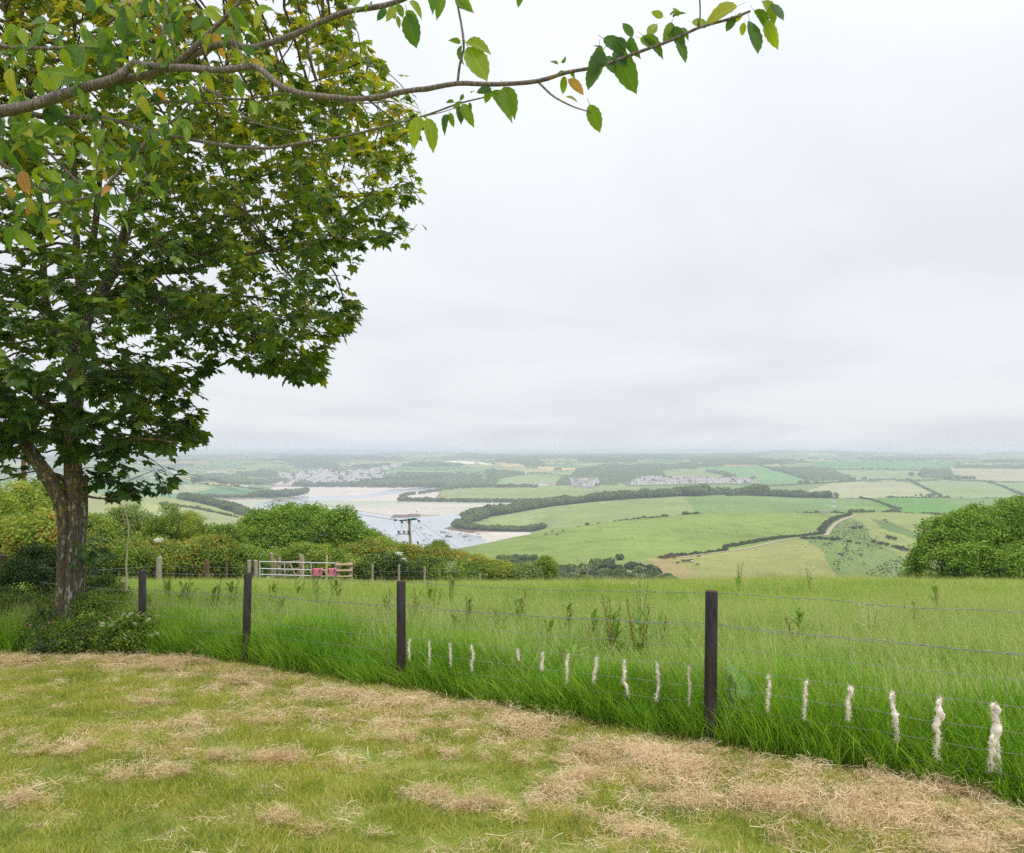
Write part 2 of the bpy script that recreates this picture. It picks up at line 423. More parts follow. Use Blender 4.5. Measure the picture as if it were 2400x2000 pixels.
# water level areas: everything below -109.9 between 700 and 2700 m becomes mud unless a channel
est = (TZ < -109.2) & (TY > 700) & (TY < 2800)
TV0 = V0 + F * 110.0 / TY         # where the sea plane at that row shows
CH = [[(600, 1183), (647, 1170), (704, 1164), (780, 1162), (850, 1161), (895, 1153), (905, 1149), (930, 1146), (975, 1148), (950, 1152), (925, 1158), (870, 1166), (800, 1171), (740, 1174), (715, 1180), (725, 1186), (760, 1190), (808, 1195), (874, 1205), (918, 1212), (1036, 1208), (1084, 1203), (1112, 1200), (1105, 1212), (1078, 1226), (1045, 1237), (1036, 1241), (1070, 1249), (1100, 1253), (1125, 1259), (1140, 1267), (1100, 1320), (600, 1340), (560, 1260), (650, 1222), (652, 1198), (618, 1190)],
      [(955, 1146), (1010, 1142), (1034, 1144), (1030, 1149), (1000, 1153), (958, 1153)]]
ISL = [(912, 1215), (922, 1212), (918, 1208), (970, 1206), (1038, 1208), (1000, 1211), (950, 1214)]
wat = np.zeros(TX.shape, bool)
for p in CH: wat |= in_poly(TU, TV0, p)
wat &= ~in_poly(TU, TV0, ISL)
TZ = np.where(est, np.where(wat, -111.2, -109.75 + (vnoise(TX, TY, 60, 5) - .5) * .25), TZ)
TZ = np.where(est & in_poly(TU, TV0, ISL), -108.9, TZ)
TV = V0 - TZ / TY * F

# colours ------------------------------------------------------------
C = np.zeros(TX.shape + (3,)); C[:] = (.17, .25, .07)
def paint(poly, col, ymin=0, ymax=1e9, var=.0, feather=0):
    wob = (vnoise(TX, TY, 26, 131) - .5) * 9 + (vnoise(TX, TY, 7, 132) - .5) * 5 if ymax < 1000 else 0
    m = in_poly(TU + wob, TV + wob * .35 * (ymax < 1000), poly) & (TY >= ymin) & (TY < ymax) & ~est
    C[m] = col
C[(TY < 430)] = (.08, .13, .03)
LA = (TY >= 430) & (TY < 1015) & (TU > 620)
C[LA] = (.22, .30, .075)
A = 430, 985
paint([(1330, 1380), (1400, 1340), (1545, 1311), (1562, 1306), (1700, 1291), (1760, 1281), (1870, 1262), (1960, 1305), (2010, 1380)], (.29, .30, .10), *A)
paint([(1870, 1262), (1960, 1212), (2010, 1206), (2100, 1200), (2600, 1225), (2600, 1390), (2000, 1390), (1960, 1305)], (.26, .30, .10), *A)
paint([(1885, 1264), (1945, 1228), (1975, 1214), (2000, 1216), (2030, 1232), (2040, 1262), (2105, 1300), (2170, 1345), (2190, 1390), (1990, 1390), (1945, 1330), (1925, 1290)], (.175, .24, .075), *A)
paint([(2040, 1215), (2080, 1222), (2150, 1250), (2230, 1262), (2230, 1275), (2140, 1262), (2070, 1240)], (.13, .2, .068), *A)
paint([(1520, 1311), (1558, 1306), (1575, 1309), (1600, 1325), (1625, 1345), (1640, 1375), (1560, 1375), (1555, 1340), (1530, 1322)], (.36, .29, .13), *A)
LB = (TY >= 1015) & (TY < 1500) & (TU > 900)
C[LB] = (.245, .31, .14)
paint([(1585, 1150), (1600, 1163), (1625, 1190), (1635, 1215), (2060, 1215), (2060, 1150)], (.165, .27, .11), 985, 1500)
paint([(2000, 1150), (2600, 1150), (2600, 1235), (2000, 1215)], (.17, .27, .10), 985, 1500)
paint([(2035, 1158), (2110, 1166), (2190, 1166), (2240, 1180), (2290, 1205), (2100, 1207), (2060, 1190)], (.125, .28, .062), 985, 1500)
LL = (TY >= 430) & (TY < 1420) & (TU <= 640)
C[LL] = (.31, .35, .16)
paint([(300, 1180), (383, 1184), (450, 1192), (540, 1212), (600, 1230), (620, 1200), (380, 1140), (200, 1140)], (.28, .34, .14), 500, 1420)
LC = (TY >= 1500) & (TY < 2600)
C[LC] = (.17, .27, .11)
paint([(200, 1120), (640, 1130), (700, 1175), (200, 1175)], (.12, .27, .13), 1500, 2600)
paint([(385, 1151), (435, 1137), (504, 1143), (447, 1157), (400, 1157)], (.36, .39, .25), 1500, 2600)
paint([(380, 1130), (560, 1144), (620, 1149), (560, 1142), (440, 1131)], (.36, .4, .2), 1500, 2600)
paint([(900, 1130), (1500, 1130), (1500, 1200), (900, 1200)], (.255, .325, .14), 1600, 2600)
paint([(1860, 1172), (1900, 1148), (1950, 1133), (2080, 1124), (2130, 1133), (2160, 1144), (2200, 1172)], (.37, .40, .27), 1500, 2900)
paint([(2135, 1124), (2310, 1127), (2345, 1140), (2400, 1165), (2600, 1180), (2200, 1172), (2160, 1144)], (.25, .34, .17), 1500, 2900)
paint([(2310, 1127), (2600, 1130), (2600, 1180), (2400, 1165), (2345, 1140)], (.235, .35, .17), 1500, 2900)
# far patchwork : jittered cells in the world plane
FAR = TY >= 2430
cell = 270.0
def cells(X, Y):
    d1 = np.full(X.shape, 1e9); d2 = d1.copy(); cid = np.zeros(X.shape)
    gx = np.floor(X / cell); gy = np.floor(Y / (cell * 1.15))
    for a in (-1, 0, 1):
        for b in (-1, 0, 1):
            qx, qy = gx + a, gy + b
            h1 = np.modf(np.abs(np.sin(qx * 12.9898 + qy * 78.233) * 43758.5453))[0]
            h2 = np.modf(np.abs(np.sin(qx * 39.346 + qy * 11.135) * 24634.6345))[0]
            h3 = np.modf(np.abs(np.sin(qx * 73.156 + qy * 52.235) * 9631.35))[0]
            d = np.hypot(X - (qx + h1) * cell, Y - (qy + h2) * cell * 1.15)
            n1 = d < d1; d2 = np.where(n1, d1, np.minimum(d2, d)); cid = np.where(n1, h3, cid); d1 = np.where(n1, d, d1)
    return cid, d2 - d1
Xf, Yf = TX[FAR], TY[FAR]
rot = .5; Xr = Xf * math.cos(rot) - Yf * math.sin(rot) + (vnoise(Xf, Yf, 240, 61) - .5) * 90; Yr = Xf * math.sin(rot) + Yf * math.cos(rot) + (vnoise(Xf, Yf, 240, 62) - .5) * 90
cid, ed = cells(Xr, Yr)
pal = np.array([(.14, .27, .11), (.2, .3, .12), (.26, .33, .15), (.12, .24, .1), (.3, .33, .16), (.18, .3, .14), (.22, .28, .11), (.15, .28, .14), (.34, .34, .2), (.25, .32, .14), (.17, .26, .12), (.30, .34, .19), (.15, .29, .12), (.30, .26, .18)])
C[FAR] = pal[(cid * len(pal)).astype(int) % len(pal)]
HED = np.zeros(TX.shape, bool); WOOD = np.zeros(TX.shape, bool)
hd = np.zeros(TX.shape); hd[FAR] = ed < (5.5 + TY[FAR] * .0011)
HED = hd > 0
def woodmask(thr):
    f = fbm(TX, TY, 420, 41, 3) + (vnoise(TX, TY, 70, 42) - .5) * .12
    return f > thr
WOOD = FAR & woodmask(.635)
for poly in ([(1620, 1071), (1760, 1073), (1850, 1088), (1760, 1090), (1620, 1083)], [(430, 1120), (640, 1106), (690, 1136), (560, 1132)],
             [(650, 1072), (770, 1070), (800, 1098), (700, 1098)], [(930, 1108), (1130, 1118), (1120, 1142), (1040, 1140), (930, 1140)],
             [(2150, 1103), (2230, 1104), (2260, 1124), (2160, 1120)], [(1160, 1080), (1260, 1078), (1280, 1092), (1230, 1094)],
             [(1370, 1110), (1420, 1112), (1500, 1128), (1490, 1142), (1400, 1144), (1340, 1112)], [(1140, 1105), (1230, 1112), (1180, 1130), (1140, 1134)]):
    WOOD |= FAR & in_poly(TU, TV, poly) & (vnoise(TX, TY, 60, 43) > .25)
for poly, col, hedge in (
        ([(1160, 1086), (1215, 1087), (1240, 1093), (1185, 1094)], (.55, .44, .22), 0), ([(1258, 1093), (1400, 1101), (1345, 1104), (1262, 1099)], (.55, .44, .22), 0),
        ([(1035, 1083), (1060, 1080), (1110, 1082), (1113, 1087), (1060, 1087)], (.72, .72, .74), 0), ([(1115, 1082), (1158, 1089), (1130, 1089)], (.7, .7, .73), 0),
        ([(1608, 1085), (1770, 1090), (1740, 1092), (1640, 1092)], (.42, .21, .14), 0),
        ([(1610, 1096), (1780, 1091), (1810, 1101), (1880, 1118), (1900, 1133), (1770, 1133), (1700, 1112)], (.15, .31, .13), 1),
        ([(1550, 1103), (1612, 1098), (1700, 1114), (1690, 1122), (1560, 1121)], (.24, .3, .15), 0),
        ([(1900, 1080), (2240, 1085), (2240, 1097), (2190, 1104), (1900, 1099)], (.12, .27, .13), 1),
        ([(2225, 1097), (2600, 1102), (2600, 1133), (2320, 1129), (2235, 1120)], (.35, .35, .25), 1),
        ([(1945, 1103), (2160, 1104), (2150, 1124), (2000, 1124)], (.22, .33, .17), 1),
        ([(433, 1118), (486, 1124), (464, 1131), (447, 1130)], (.52, .40, .24), 0), ([(462, 1133), (510, 1126), (562, 1133), (555, 1138), (500, 1137)], (.55, .44, .26), 0),
        ([(525, 1112), (570, 1113), (565, 1119), (530, 1118)], (.25, .36, .14), 0), ([(575, 1117), (640, 1122), (650, 1127), (580, 1128)], (.25, .36, .14), 0), ([(606, 1118), (650, 1124), (640, 1127)], (.5, .42, .24), 0),
        ([(920, 1103), (1060, 1104), (1050, 1112), (910, 1110)], (.22, .34, .13), 1), ([(1170, 1122), (1240, 1112), (1320, 1120), (1300, 1142), (1160, 1142)], (.22, .33, .14), 1),
        ([(937, 1122), (960, 1122), (968, 1134), (950, 1130)], (.5, .46, .2), 0)):
    m = in_poly(TU, TV, poly) & (TY > 2300) & ~est
    C[m] = col; WOOD &= ~m; HED &= ~m
TOWN_AREAS = [[(640, 1118), (700, 1104), (760, 1098), (900, 1100), (908, 1108), (905, 1132), (860, 1138), (700, 1138)], [(865, 1100), (905, 1092), (960, 1084), (985, 1082), (990, 1088), (930, 1094), (905, 1104)],
              [(1330, 1121), (1400, 1120), (1408, 1134), (1395, 1146), (1340, 1144)], [(1455, 1134), (1495, 1120), (1770, 1121), (1775, 1140), (1640, 1145), (1500, 1150)]]
for p in TOWN_AREAS:
    m = in_poly(TU, TV, p) & (TY > 2300); C[m] = (.12, .17, .08); HED &= ~m; WOOD &= ~m
WOOD &= (TY > 2430) & (TZ > -108.5) & (TY < 13500); HED &= (TZ > -108.5) & (TY < 8600)
# brightness mottling of the crops and pastures
mot = .82 + .36 * fbm(TX, TY, 95, 71, 4)
C *= mot[..., None]
st = np.clip((fbm(TX, TY, 26, 72, 3) - .6) * 6, 0, 1) * ((TY < 985) & (TY > 430))
C = C * (1 - st[..., None] * .16)
rowl = .5 + .5 * np.sin((TX * .8 + TY * .35) / 6.0)
m = ((TY > 1650) & (TY < 2430)) | LL
C[m] *= (1 - .10 * rowl[m])[:, None]
# estuary bed colours
mudc = np.zeros(TX.shape + (3,)); fm = fbm(TX / 3.2, TY, 120, 81, 4)[..., None]
mudc[:] = (.64, .575, .50); mudc = mudc * (1 - .16 * fm)
gm = np.clip((fbm(TX / 4, TY, 210, 82, 3) - .47) * 6, 0, 1)[..., None]
mudc = mudc * (1 - gm) + np.array((.42, .45, .34)) * gm
dk = in_poly(TU, TV0, ISL)
mudc[dk] = np.where((TU[dk] < 985)[:, None], (.17, .13, .12), (.32, .34, .2))
sh = in_poly(TU, TV0, [(1036, 1239), (1060, 1233), (1075, 1231), (1130, 1238), (1235, 1245), (1240, 1248), (1160, 1247), (1095, 1249), (1060, 1244)])
mudc[sh] = (.17, .13, .10)
for a, b in (((690, 1172), (560, 1170)),):
    pass
C[est] = mudc[est]
# shoreline of weed and shingle: land cells just above sea level
shore = (TZ < -108.75) & (TZ > -109.6) & (TY > 700) & (TY < 2800) & ~est
C[shore] = (.24, .20, .16)

def mat_land():
    m, t, o = new_mat('farmland')
    a = attr(t, 'col', 'Color')
    g = N(t, 'ShaderNodeNewGeometry').outputs['Position']
    n = tnoise(t, .35, 6, .65, g); n2 = tnoise(t, .06, 4, .6, g)
    f = math_(t, 'ADD', math_(t, 'MULTIPLY', n, .6), math_(t, 'MULTIPLY', n2, .4))
    c = mixc(t, a, ramp(t, [(.3, (.66, .68, .6)), (.5, (1, 1, 1)), (.7, (1.25, 1.18, 1.1))], f), 1.0, 'MULTIPLY')
    bsdf(t, o, c, .95, .05, n, .2, .4); return m
M_land = mat_land()
ii = np.arange(NR * cu_n).reshape(NR, cu_n)
Fq = np.stack([ii[:-1, :-1], ii[:-1, 1:], ii[1:, 1:], ii[1:, :-1]], -1).reshape(-1, 4)
far_ = TY > 1015; C[far_ & ~est] *= np.array([1.05, 1.0, .80])
C4 = np.concatenate([np.clip(C, 0, 1), np.ones(TX.shape + (1,))], -1)
land = obj('hills', mesh_np('hills', np.stack([TX, TY, TZ], -1).reshape(-1, 3), Fq, [M_land], True, {'col': ('FLOAT_COLOR', C4.reshape(-1, 4))}))
tag(land, 'rolling patchwork of fields round the estuary', kind='structure')

def mat_water():
    m, t, o = new_mat('estuary_water')
    g = N(t, 'ShaderNodeNewGeometry').outputs['Position']
    mp = N(t, 'ShaderNodeMapping'); mp.inputs['Scale'].default_value = (.25, 1, 1); t.links.new(g, mp.inputs[0])
    n = tnoise(t, .5, 3, .5, mp.outputs[0]); n2 = tnoise(t, .012, 3, .5, mp.outputs[0])
    c = ramp(t, [(.35, (.36, .40, .42)), (.65, (.42, .46, .48))], n2)
    b = bsdf(t, o, c, .16, .9, n, .05, .03); b.inputs['IOR'].default_value = 1.6; return m
V = [(-1500, 700, SEA), (900, 700, SEA), (1500, 2900, SEA), (-2200, 2900, SEA)]
water = obj('water', mesh('water', V, [(0, 1, 2, 3)], mat_water())); tag(water, 'pale calm water of the tidal estuary', kind='structure')

def tz_uy(u, y):
    """terrain height by column and row"""
    fi = np.interp(y, ry, np.arange(NR)); fj = np.interp(u, cu, np.arange(cu_n))
    i = np.clip(np.floor(fi).astype(int), 0, NR - 2); j = np.clip(np.floor(fj).astype(int), 0, cu_n - 2)
    a, b = fi - i, fj - j
    return (TZ[i, j] * (1 - a) * (1 - b) + TZ[i + 1, j] * a * (1 - b) + TZ[i, j + 1] * (1 - a) * b + TZ[i + 1, j + 1] * a * b)
def land_z(x, y): return float(tz_uy(np.asarray(U0 + F * x / y), np.asarray(float(y))))
def ray(u, v, ymin=430., ymax=15000.):
    """first terrain point at or beyond ymin seen at photo position (u, v)"""
    j = int(round(float(np.interp(u, cu, np.arange(cu_n)))))
    i0 = int(np.searchsorted(ry, ymin)); i1 = int(np.searchsorted(ry, ymax))
    col = TV[i0:i1, j]; k = np.nonzero(col <= v)[0]
    i = i0 + (int(k[0]) if len(k) else len(col) - 1)
    y = ry[i]
    if len(k) and k[0] > 0:
        a, b = TV[i - 1, j], TV[i, j]; y = ry[i - 1] + (a - v) / max(a - b, 1e-6) * (ry[i] - ry[i - 1])
    x = (u - U0) / F * y
    return np.array([x, y, float(tz_uy(np.asarray(float(u)), np.asarray(float(y))))])
# far woods and hedges: canopy sheets raised over the land where the masks lie
def canopy(name, mask, h, label, colr, rough_amp):
    H = np.where(mask, h * (.75 + .5 * vnoise(TX, TY, 22, 91)) + rough_amp * (vnoise(TX, TY, 9, 92) - .5), -1.2)
    Z = TZ + H
    q = (mask[:-1, :-1] | mask[:-1, 1:] | mask[1:, 1:] | mask[1:, :-1])
    fq = np.stack([ii[:-1, :-1], ii[:-1, 1:], ii[1:, 1:], ii[1:, :-1]], -1)[q]
    used, inv = np.unique(fq, return_inverse=True)
    Vv = np.stack([TX, TY, Z], -1).reshape(-1, 3)[used]
    o = obj(name, mesh_np(name, Vv, inv.reshape(-1, 4), [colr], True)); tag(o, label, 'woodland' if 'wood' in name else 'hedge', kind='stuff'); return o
def mat_canopy():
    m, t, o = new_mat('far_foliage')
    g = N(t, 'ShaderNodeNewGeometry').outputs['Position']
    n = tnoise(t, .09, 4, .6, g)
    c = ramp(t, [(.35, (.045, .08, .03)), (.5, (.075, .12, .042)), (.68, (.12, .17, .055))], n)
    bsdf(t, o, c, .9, .1, n, .8, 2.0); return m
M_can = mat_canopy()
canopy('far_woodland', WOOD, 11, 'distant woods beyond the estuary fading into haze', M_can, 6)
canopy('far_hedgerows', HED & ~WOOD, 3.2, 'distant hedgerows dividing the patchwork beyond the estuary', M_can, 2)

def ribbon(name, pts, w, mats, lift=.25, ymin=430, label=None, n=2):
    """path ribbon laid over the land; pts are photo positions"""
    W = [ray(u, v, ymin) for u, v in spline(np.array(pts, float), 4)]
    W = np.array(W); T = np.gradient(W, axis=0); T[:, 2] = 0; T /= (np.linalg.norm(T, axis=1, keepdims=True) + 1e-9)
    S = np.stack([T[:, 1], -T[:, 0], T[:, 0] * 0], 1)
    V = []
    for k in range(n + 1):
        q = W + S * (w * (k / n - .5)); q = q.copy()
        q[:, 2] = [land_z(a, b) + lift for a, b in q[:, :2]]
        V.append(q)
    m = len(W); V = np.concatenate(V)
    Fq = [(k * m + i, k * m + i + 1, (k + 1) * m + i + 1, (k + 1) * m + i) for k in range(n) for i in range(m - 1)]
    o = obj(name, mesh(name, V, Fq, mats, None, True)); tag(o, label, kind='structure'); return o
M_track = mat_plain('chalky_track', (.44, .36, .26), .95, .05, .2, .5)
ribbon('path', [(1936, 1256), (1942, 1247), (1950, 1236), (1957, 1229), (1970, 1221), (1985, 1215), (2003, 1209), (2015, 1208)], 3.6, M_track, label='pale farm track climbing the hill beside its hedge bank')
ribbon('path', [(1545, 1308), (1600, 1306), (1660, 1298), (1720, 1291), (1760, 1284), (1810, 1272), (1850, 1265), (1875, 1261)], 3.0, M_track, label='thin earth track below the hedge bank')

# ------------------------------------------------------------------ plant pieces
def blades_np(n, R, h0, h1, w, lean, segs=3, curve=.5, square=False, seed=0, base_col=0.0):
    """n grass blades rooted in a disc; returns V, quads+tris, tint, hh"""
    r = np.random.default_rng(seed)
    if square: px, py = r.uniform(-R, R, n), r.uniform(-R, R, n)
    else:
        a = r.uniform(0, 2 * np.pi, n); q = R * np.sqrt(r.uniform(0, 1, n)); px, py = q * np.cos(a), q * np.sin(a)
    h = r.uniform(h0, h1, n); az = r.uniform(0, 2 * np.pi, n); face = r.uniform(0, np.pi, n)
    ln = lean * r.uniform(.2, 1, n); cv = curve * r.uniform(.2, 1.3, n); ww = w * r.uniform(.6, 1.3, n)
    t = np.linspace(0, 1, segs + 1)
    V = []; 
    for k, tt in enumerate(t):
        out = h * (ln * tt + cv * tt ** 2)
        z = h * (tt - .35 * cv * tt ** 2.2)
        cx, cyy = px + np.cos(az) * out, py + np.sin(az) * out
        wk = ww * (1 - tt) ** .6 * .5
        if k < segs:
            V.append(np.stack([cx - np.cos(face) * wk, cyy - np.sin(face) * wk, z], 1)); V.append(np.stack([cx + np.cos(face) * wk, cyy + np.sin(face) * wk, z], 1))
        else: V.append(np.stack([cx, cyy, z], 1))
    nv = 2 * segs + 1
    V = np.stack(V, 1).reshape(-1, 3)
    b = (np.arange(n) * nv)[:, None]
    quads = np.concatenate([b + np.array([[2 * k, 2 * k + 1, 2 * k + 3, 2 * k + 2]]) for k in range(segs - 1)]) if segs > 1 else np.zeros((0, 4), int)
    tris = b + np.array([[2 * segs - 2, 2 * segs - 1, 2 * segs]])
    tint = np.repeat(r.uniform(0, 1, n), nv)
    hh = np.tile(np.concatenate([np.repeat(t[:-1], 2), [1.0]]), n)
    return V, quads, tris, tint, hh
def blade_mesh(name, mats, seed, extra=None, **kw):
    V, q, t, tint, hh = blades_np(seed=seed, **kw)
    fs = [q, t] if len(q) else [t]
    mi = None
    if extra is not None:
        V2, q2, t2, ti2, hh2 = extra
        n = len(V); V = np.concatenate([V, V2]); mi = [0] * (len(q) + len(t)) + [1] * (len(q2) + len(t2))
        fs += [q2 + n, t2 + n]; tint = np.concatenate([tint, ti2]); hh = np.concatenate([hh, hh2])
    return mesh_np(name, V, fs, mats, True, {'tint': ('FLOAT', tint), 'hh': ('FLOAT', hh)}, mi)
def mat_blade(name, stops, basec, rough=.45, transl=.4, spec=.35, wv=.5, ws=.35):
    m, t, o = new_mat(name)
    oi = N(t, 'ShaderNodeObjectInfo').outputs['Random']
    gp = N(t, 'ShaderNodeNewGeometry').outputs['Position']
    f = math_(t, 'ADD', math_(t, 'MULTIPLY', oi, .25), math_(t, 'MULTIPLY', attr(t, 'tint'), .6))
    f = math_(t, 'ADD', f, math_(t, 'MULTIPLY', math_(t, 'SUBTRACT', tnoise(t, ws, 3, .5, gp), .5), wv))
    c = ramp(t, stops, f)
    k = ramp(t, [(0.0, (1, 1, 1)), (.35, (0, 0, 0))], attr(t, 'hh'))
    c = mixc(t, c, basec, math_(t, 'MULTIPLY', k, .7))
    tc = mixc(t, c, (1.35, 1.3, .5), 1.0, 'MULTIPLY')
    bsdf(t, o, c, rough, spec, transl=transl, transl_col=tc); return m
def src_obj(name, me): return bpy.data.objects.new(name, me)   # kept out of the scene; only drawn as instances
def src_collection(name, objs):
    c = bpy.data.collections.new(name)
    for o in objs: c.objects.link(o)
    return c
def scatter(name, srcs, pts, rots, scls, idx=None, parent=None, loc=None, mats=()):
    """one object: a point per piece, each drawn as an instance of one of srcs"""
    pts = np.asarray(pts, float); n = len(pts)
    scls = np.asarray(scls, float)
    if scls.ndim == 1: scls = np.repeat(scls[:, None], 3, 1)
    if idx is None: idx = rng.integers(0, len(srcs), n)
    me = bpy.data.meshes.new(name); me.vertices.add(n); me.vertices.foreach_set('co', pts.astype(np.float32).ravel())
    for a, ty, d, k in (('rot', 'FLOAT_VECTOR', rots, 'vector'), ('scl', 'FLOAT_VECTOR', scls, 'vector'), ('idx', 'INT', idx, 'value')):
        me.attributes.new(a, ty, 'POINT').data.foreach_set(k, np.asarray(d, np.int32 if ty == 'INT' else np.float32).ravel())
    me.update()
    o = obj(name, me, parent, loc)
    coll = src_collection(name + '_pieces', srcs)
    ng = bpy.data.node_groups.new(name, 'GeometryNodeTree')
    ng.interface.new_socket('Geometry', in_out='INPUT', socket_type='NodeSocketGeometry')
    ng.interface.new_socket('Geometry', in_out='OUTPUT', socket_type='NodeSocketGeometry')
    gi = N(ng, 'NodeGroupInput'); go = N(ng, 'NodeGroupOutput')
    ci = N(ng, 'GeometryNodeCollectionInfo'); ci.inputs[0].default_value = coll; ci.inputs[1].default_value = True; ci.inputs[2].default_value = True
    ip = N(ng, 'GeometryNodeInstanceOnPoints'); ip.inputs['Pick Instance'].default_value = True
    def na(nm, ty):
        q = N(ng, 'GeometryNodeInputNamedAttribute', data_type=ty); q.inputs[0].default_value = nm; return q.outputs[0]
    e2r = N(ng, 'FunctionNodeEulerToRotation')
    L = ng.links.new
    L(gi.outputs[0], ip.inputs['Points']); L(ci.outputs[0], ip.inputs['Instance'])
    L(na('rot', 'FLOAT_VECTOR'), e2r.inputs[0]); L(e2r.outputs[0], ip.inputs['Rotation'])
    L(na('scl', 'FLOAT_VECTOR'), ip.inputs['Scale']); L(na('idx', 'INT'), ip.inputs['Instance Index'])
    L(ip.outputs[0], go.inputs[0])
    md = o.modifiers.new('pieces', 'NODES'); md.node_group = ng
    return o
# collection info sorts children by name: name sources so order holds
def leaf_cluster(name, n, mat, lsize=.2, seed=0, flat=.8, aspect=.62, droop=.15):
    """ball of n folded leaves (4 tris each), radius about 1"""
    r = np.random.default_rng(seed)
    d = r.normal(size=(n, 3)); d /= np.linalg.norm(d, axis=1, keepdims=True); d[:, 2] *= flat
    c = d * (r.uniform(.15, 1, n) ** .45)[:, None]
    nrm = d * .9 + r.normal(size=(n, 3)) * .55 + np.array([0, 0, .75]); nrm /= np.linalg.norm(nrm, axis=1, keepdims=True)
    ax = np.cross(nrm, r.normal(size=(n, 3))); ax /= np.linalg.norm(ax, axis=1, keepdims=True)
    ay = np.cross(nrm, ax); s = (lsize * r.uniform(.6, 1.35, n))[:, None]
    # outline: base, right, tip, left, folded at the midrib
    V = np.stack([c - ax * s * .5, c + ay * s * aspect * .5 + nrm * s * .14, c + ax * s * .55 - nrm * s * droop, c - ay * s * aspect * .5 + nrm * s * .14, c + ax * s * .05 - nrm * s * .02], 1).reshape(-1, 3)
    b = (np.arange(n) * 5)[:, None]
    T = np.concatenate([b + np.array([[0, 1, 4]]), b + np.array([[1, 2, 4]]), b + np.array([[2, 3, 4]]), b + np.array([[3, 0, 4]])])
    return mesh_np(name, V, T, [mat], False, {'tint': ('FLOAT', np.repeat(r.uniform(0, 1, n), 5))})
def crown_lump(name, mat, seed, n=420, leaf=.13, squash=.8):
    """a small tree crown seen from afar: leaf faces on an uneven set of lobes, radius about 1"""
    r = np.random.default_rng(seed)
    L = r.normal(size=(9, 3)); L /= np.linalg.norm(L, axis=1, keepdims=True); L[:, 2] = np.abs(L[:, 2]) * .8 - .15; L *= .5
    R = r.uniform(.35, .55, 9); L[0] = 0; R[0] = .72
    k = r.integers(0, 9, n); d = r.normal(size=(n, 3)); d /= np.linalg.norm(d, axis=1, keepdims=True)
    c = L[k] + d * R[k][:, None] * r.uniform(.8, 1.06, n)[:, None]; c[:, 2] *= squash
    nrm = d + r.normal(size=(n, 3)) * .35; nrm /= np.linalg.norm(nrm, axis=1, keepdims=True)
    ax = np.cross(nrm, r.normal(size=(n, 3))); ax /= np.linalg.norm(ax, axis=1, keepdims=True); ay = np.cross(nrm, ax)
    s = (leaf * r.uniform(.6, 1.5, n))[:, None]
    V = np.stack([c - ax * s, c + ay * s, c + ax * s, c - ay * s], 1).reshape(-1, 3)
    b = (np.arange(n) * 4)[:, None]; Q = b + np.array([[0, 1, 2, 3]])
    return mesh_np(name, V, Q, [mat], False, {'tint': ('FLOAT', np.repeat(np.clip(r.normal(.5, .2, n) + c[:, 2] * .2, 0, 1), 4))})
def up_rots(n, tilt=.3): return np.stack([rng.normal(0, tilt, n), rng.normal(0, tilt, n), rng.uniform(0, 6.283, n)], 1)

GREEN_FAR = [(0.0, (.045, .085, .022)), (.45, (.095, .155, .035)), (.75, (.155, .22, .05)), (1, (.22, .26, .07))]
M_far = mat_leafy('wood_foliage', GREEN_FAR, .2, .7, .15, tcol=1.2)
M_scrub = mat_leafy('scrub_foliage', [(0, (.03, .06, .022)), (.6, (.075, .12, .04)), (1, (.13, .165, .055))], .2, .7, .15, tcol=1.2)
crowns = [src_obj('crown_%d' % i, crown_lump('crown', M_far, 100 + i)) for i in range(4)]
scrubs = [src_obj('scrub_%d' % i, crown_lump('scrub', M_scrub, 120 + i, squash=.65)) for i in range(3)]

def wood(name, label, spots, cat='woodland', kind='stuff', srcs=None, group=None):
    """spots: array of x, y, radius; crowns rest on the land"""
    srcs = srcs or crowns
    s = np.array(spots); z = np.array([land_z(a, b) for a, b in s[:, :2]])
    pts = np.stack([s[:, 0], s[:, 1], z + s[:, 2] * .62], 1)
    scl = np.stack([s[:, 2] * rng.uniform(.9, 1.15, len(s)), s[:, 2] * rng.uniform(.9, 1.15, len(s)), s[:, 2] * rng.uniform(.85, 1.2, len(s))], 1)
    base = pts.mean(0)
    if kind != 'stuff':
        e = empty(name, base); tag(e, label, cat, group)
        o = scatter('foliage', srcs, pts - base, up_rots(len(s), .12), scl, parent=e); tag(o, kind='stuff'); return e
    o = scatter(name, srcs, pts - base, up_rots(len(s), .12), scl, loc=base)
    return tag(o, label, cat, group, kind)
def along(px, ymin, step, ymax=15000.):
    pts = spline(np.array(px, float), 6); W = np.array([ray(u, v, ymin, ymax) for u, v in pts])
    d = np.concatenate([[0], np.cumsum(np.hypot(*np.diff(W[:, :2], axis=0).T))])
    k = np.arange(0, d[-1], step); return np.stack([np.interp(k, d, W[:, 0]), np.interp(k, d, W[:, 1])], 1)
def hedge(label, px, ymin, r=1.6, step=1.7, jit=.5, gaps=0.0, srcs=None, ymax=15000., back=0, kind=None, cat='hedge', name='hedgerow'):
    A = along(px, ymin, step, ymax)
    A = A[rng.uniform(size=len(A)) > gaps]
    A = A + rng.normal(0, jit, A.shape)
    if back: A[:, 1] += rng.uniform(0, back, len(A))
    sp = np.column_stack([A, r * rng.uniform(.5, 1.25, len(A)) * (1 + .5 * (rng.uniform(size=len(A)) < .12))])
    return wood(name, label, sp, cat, kind, srcs)

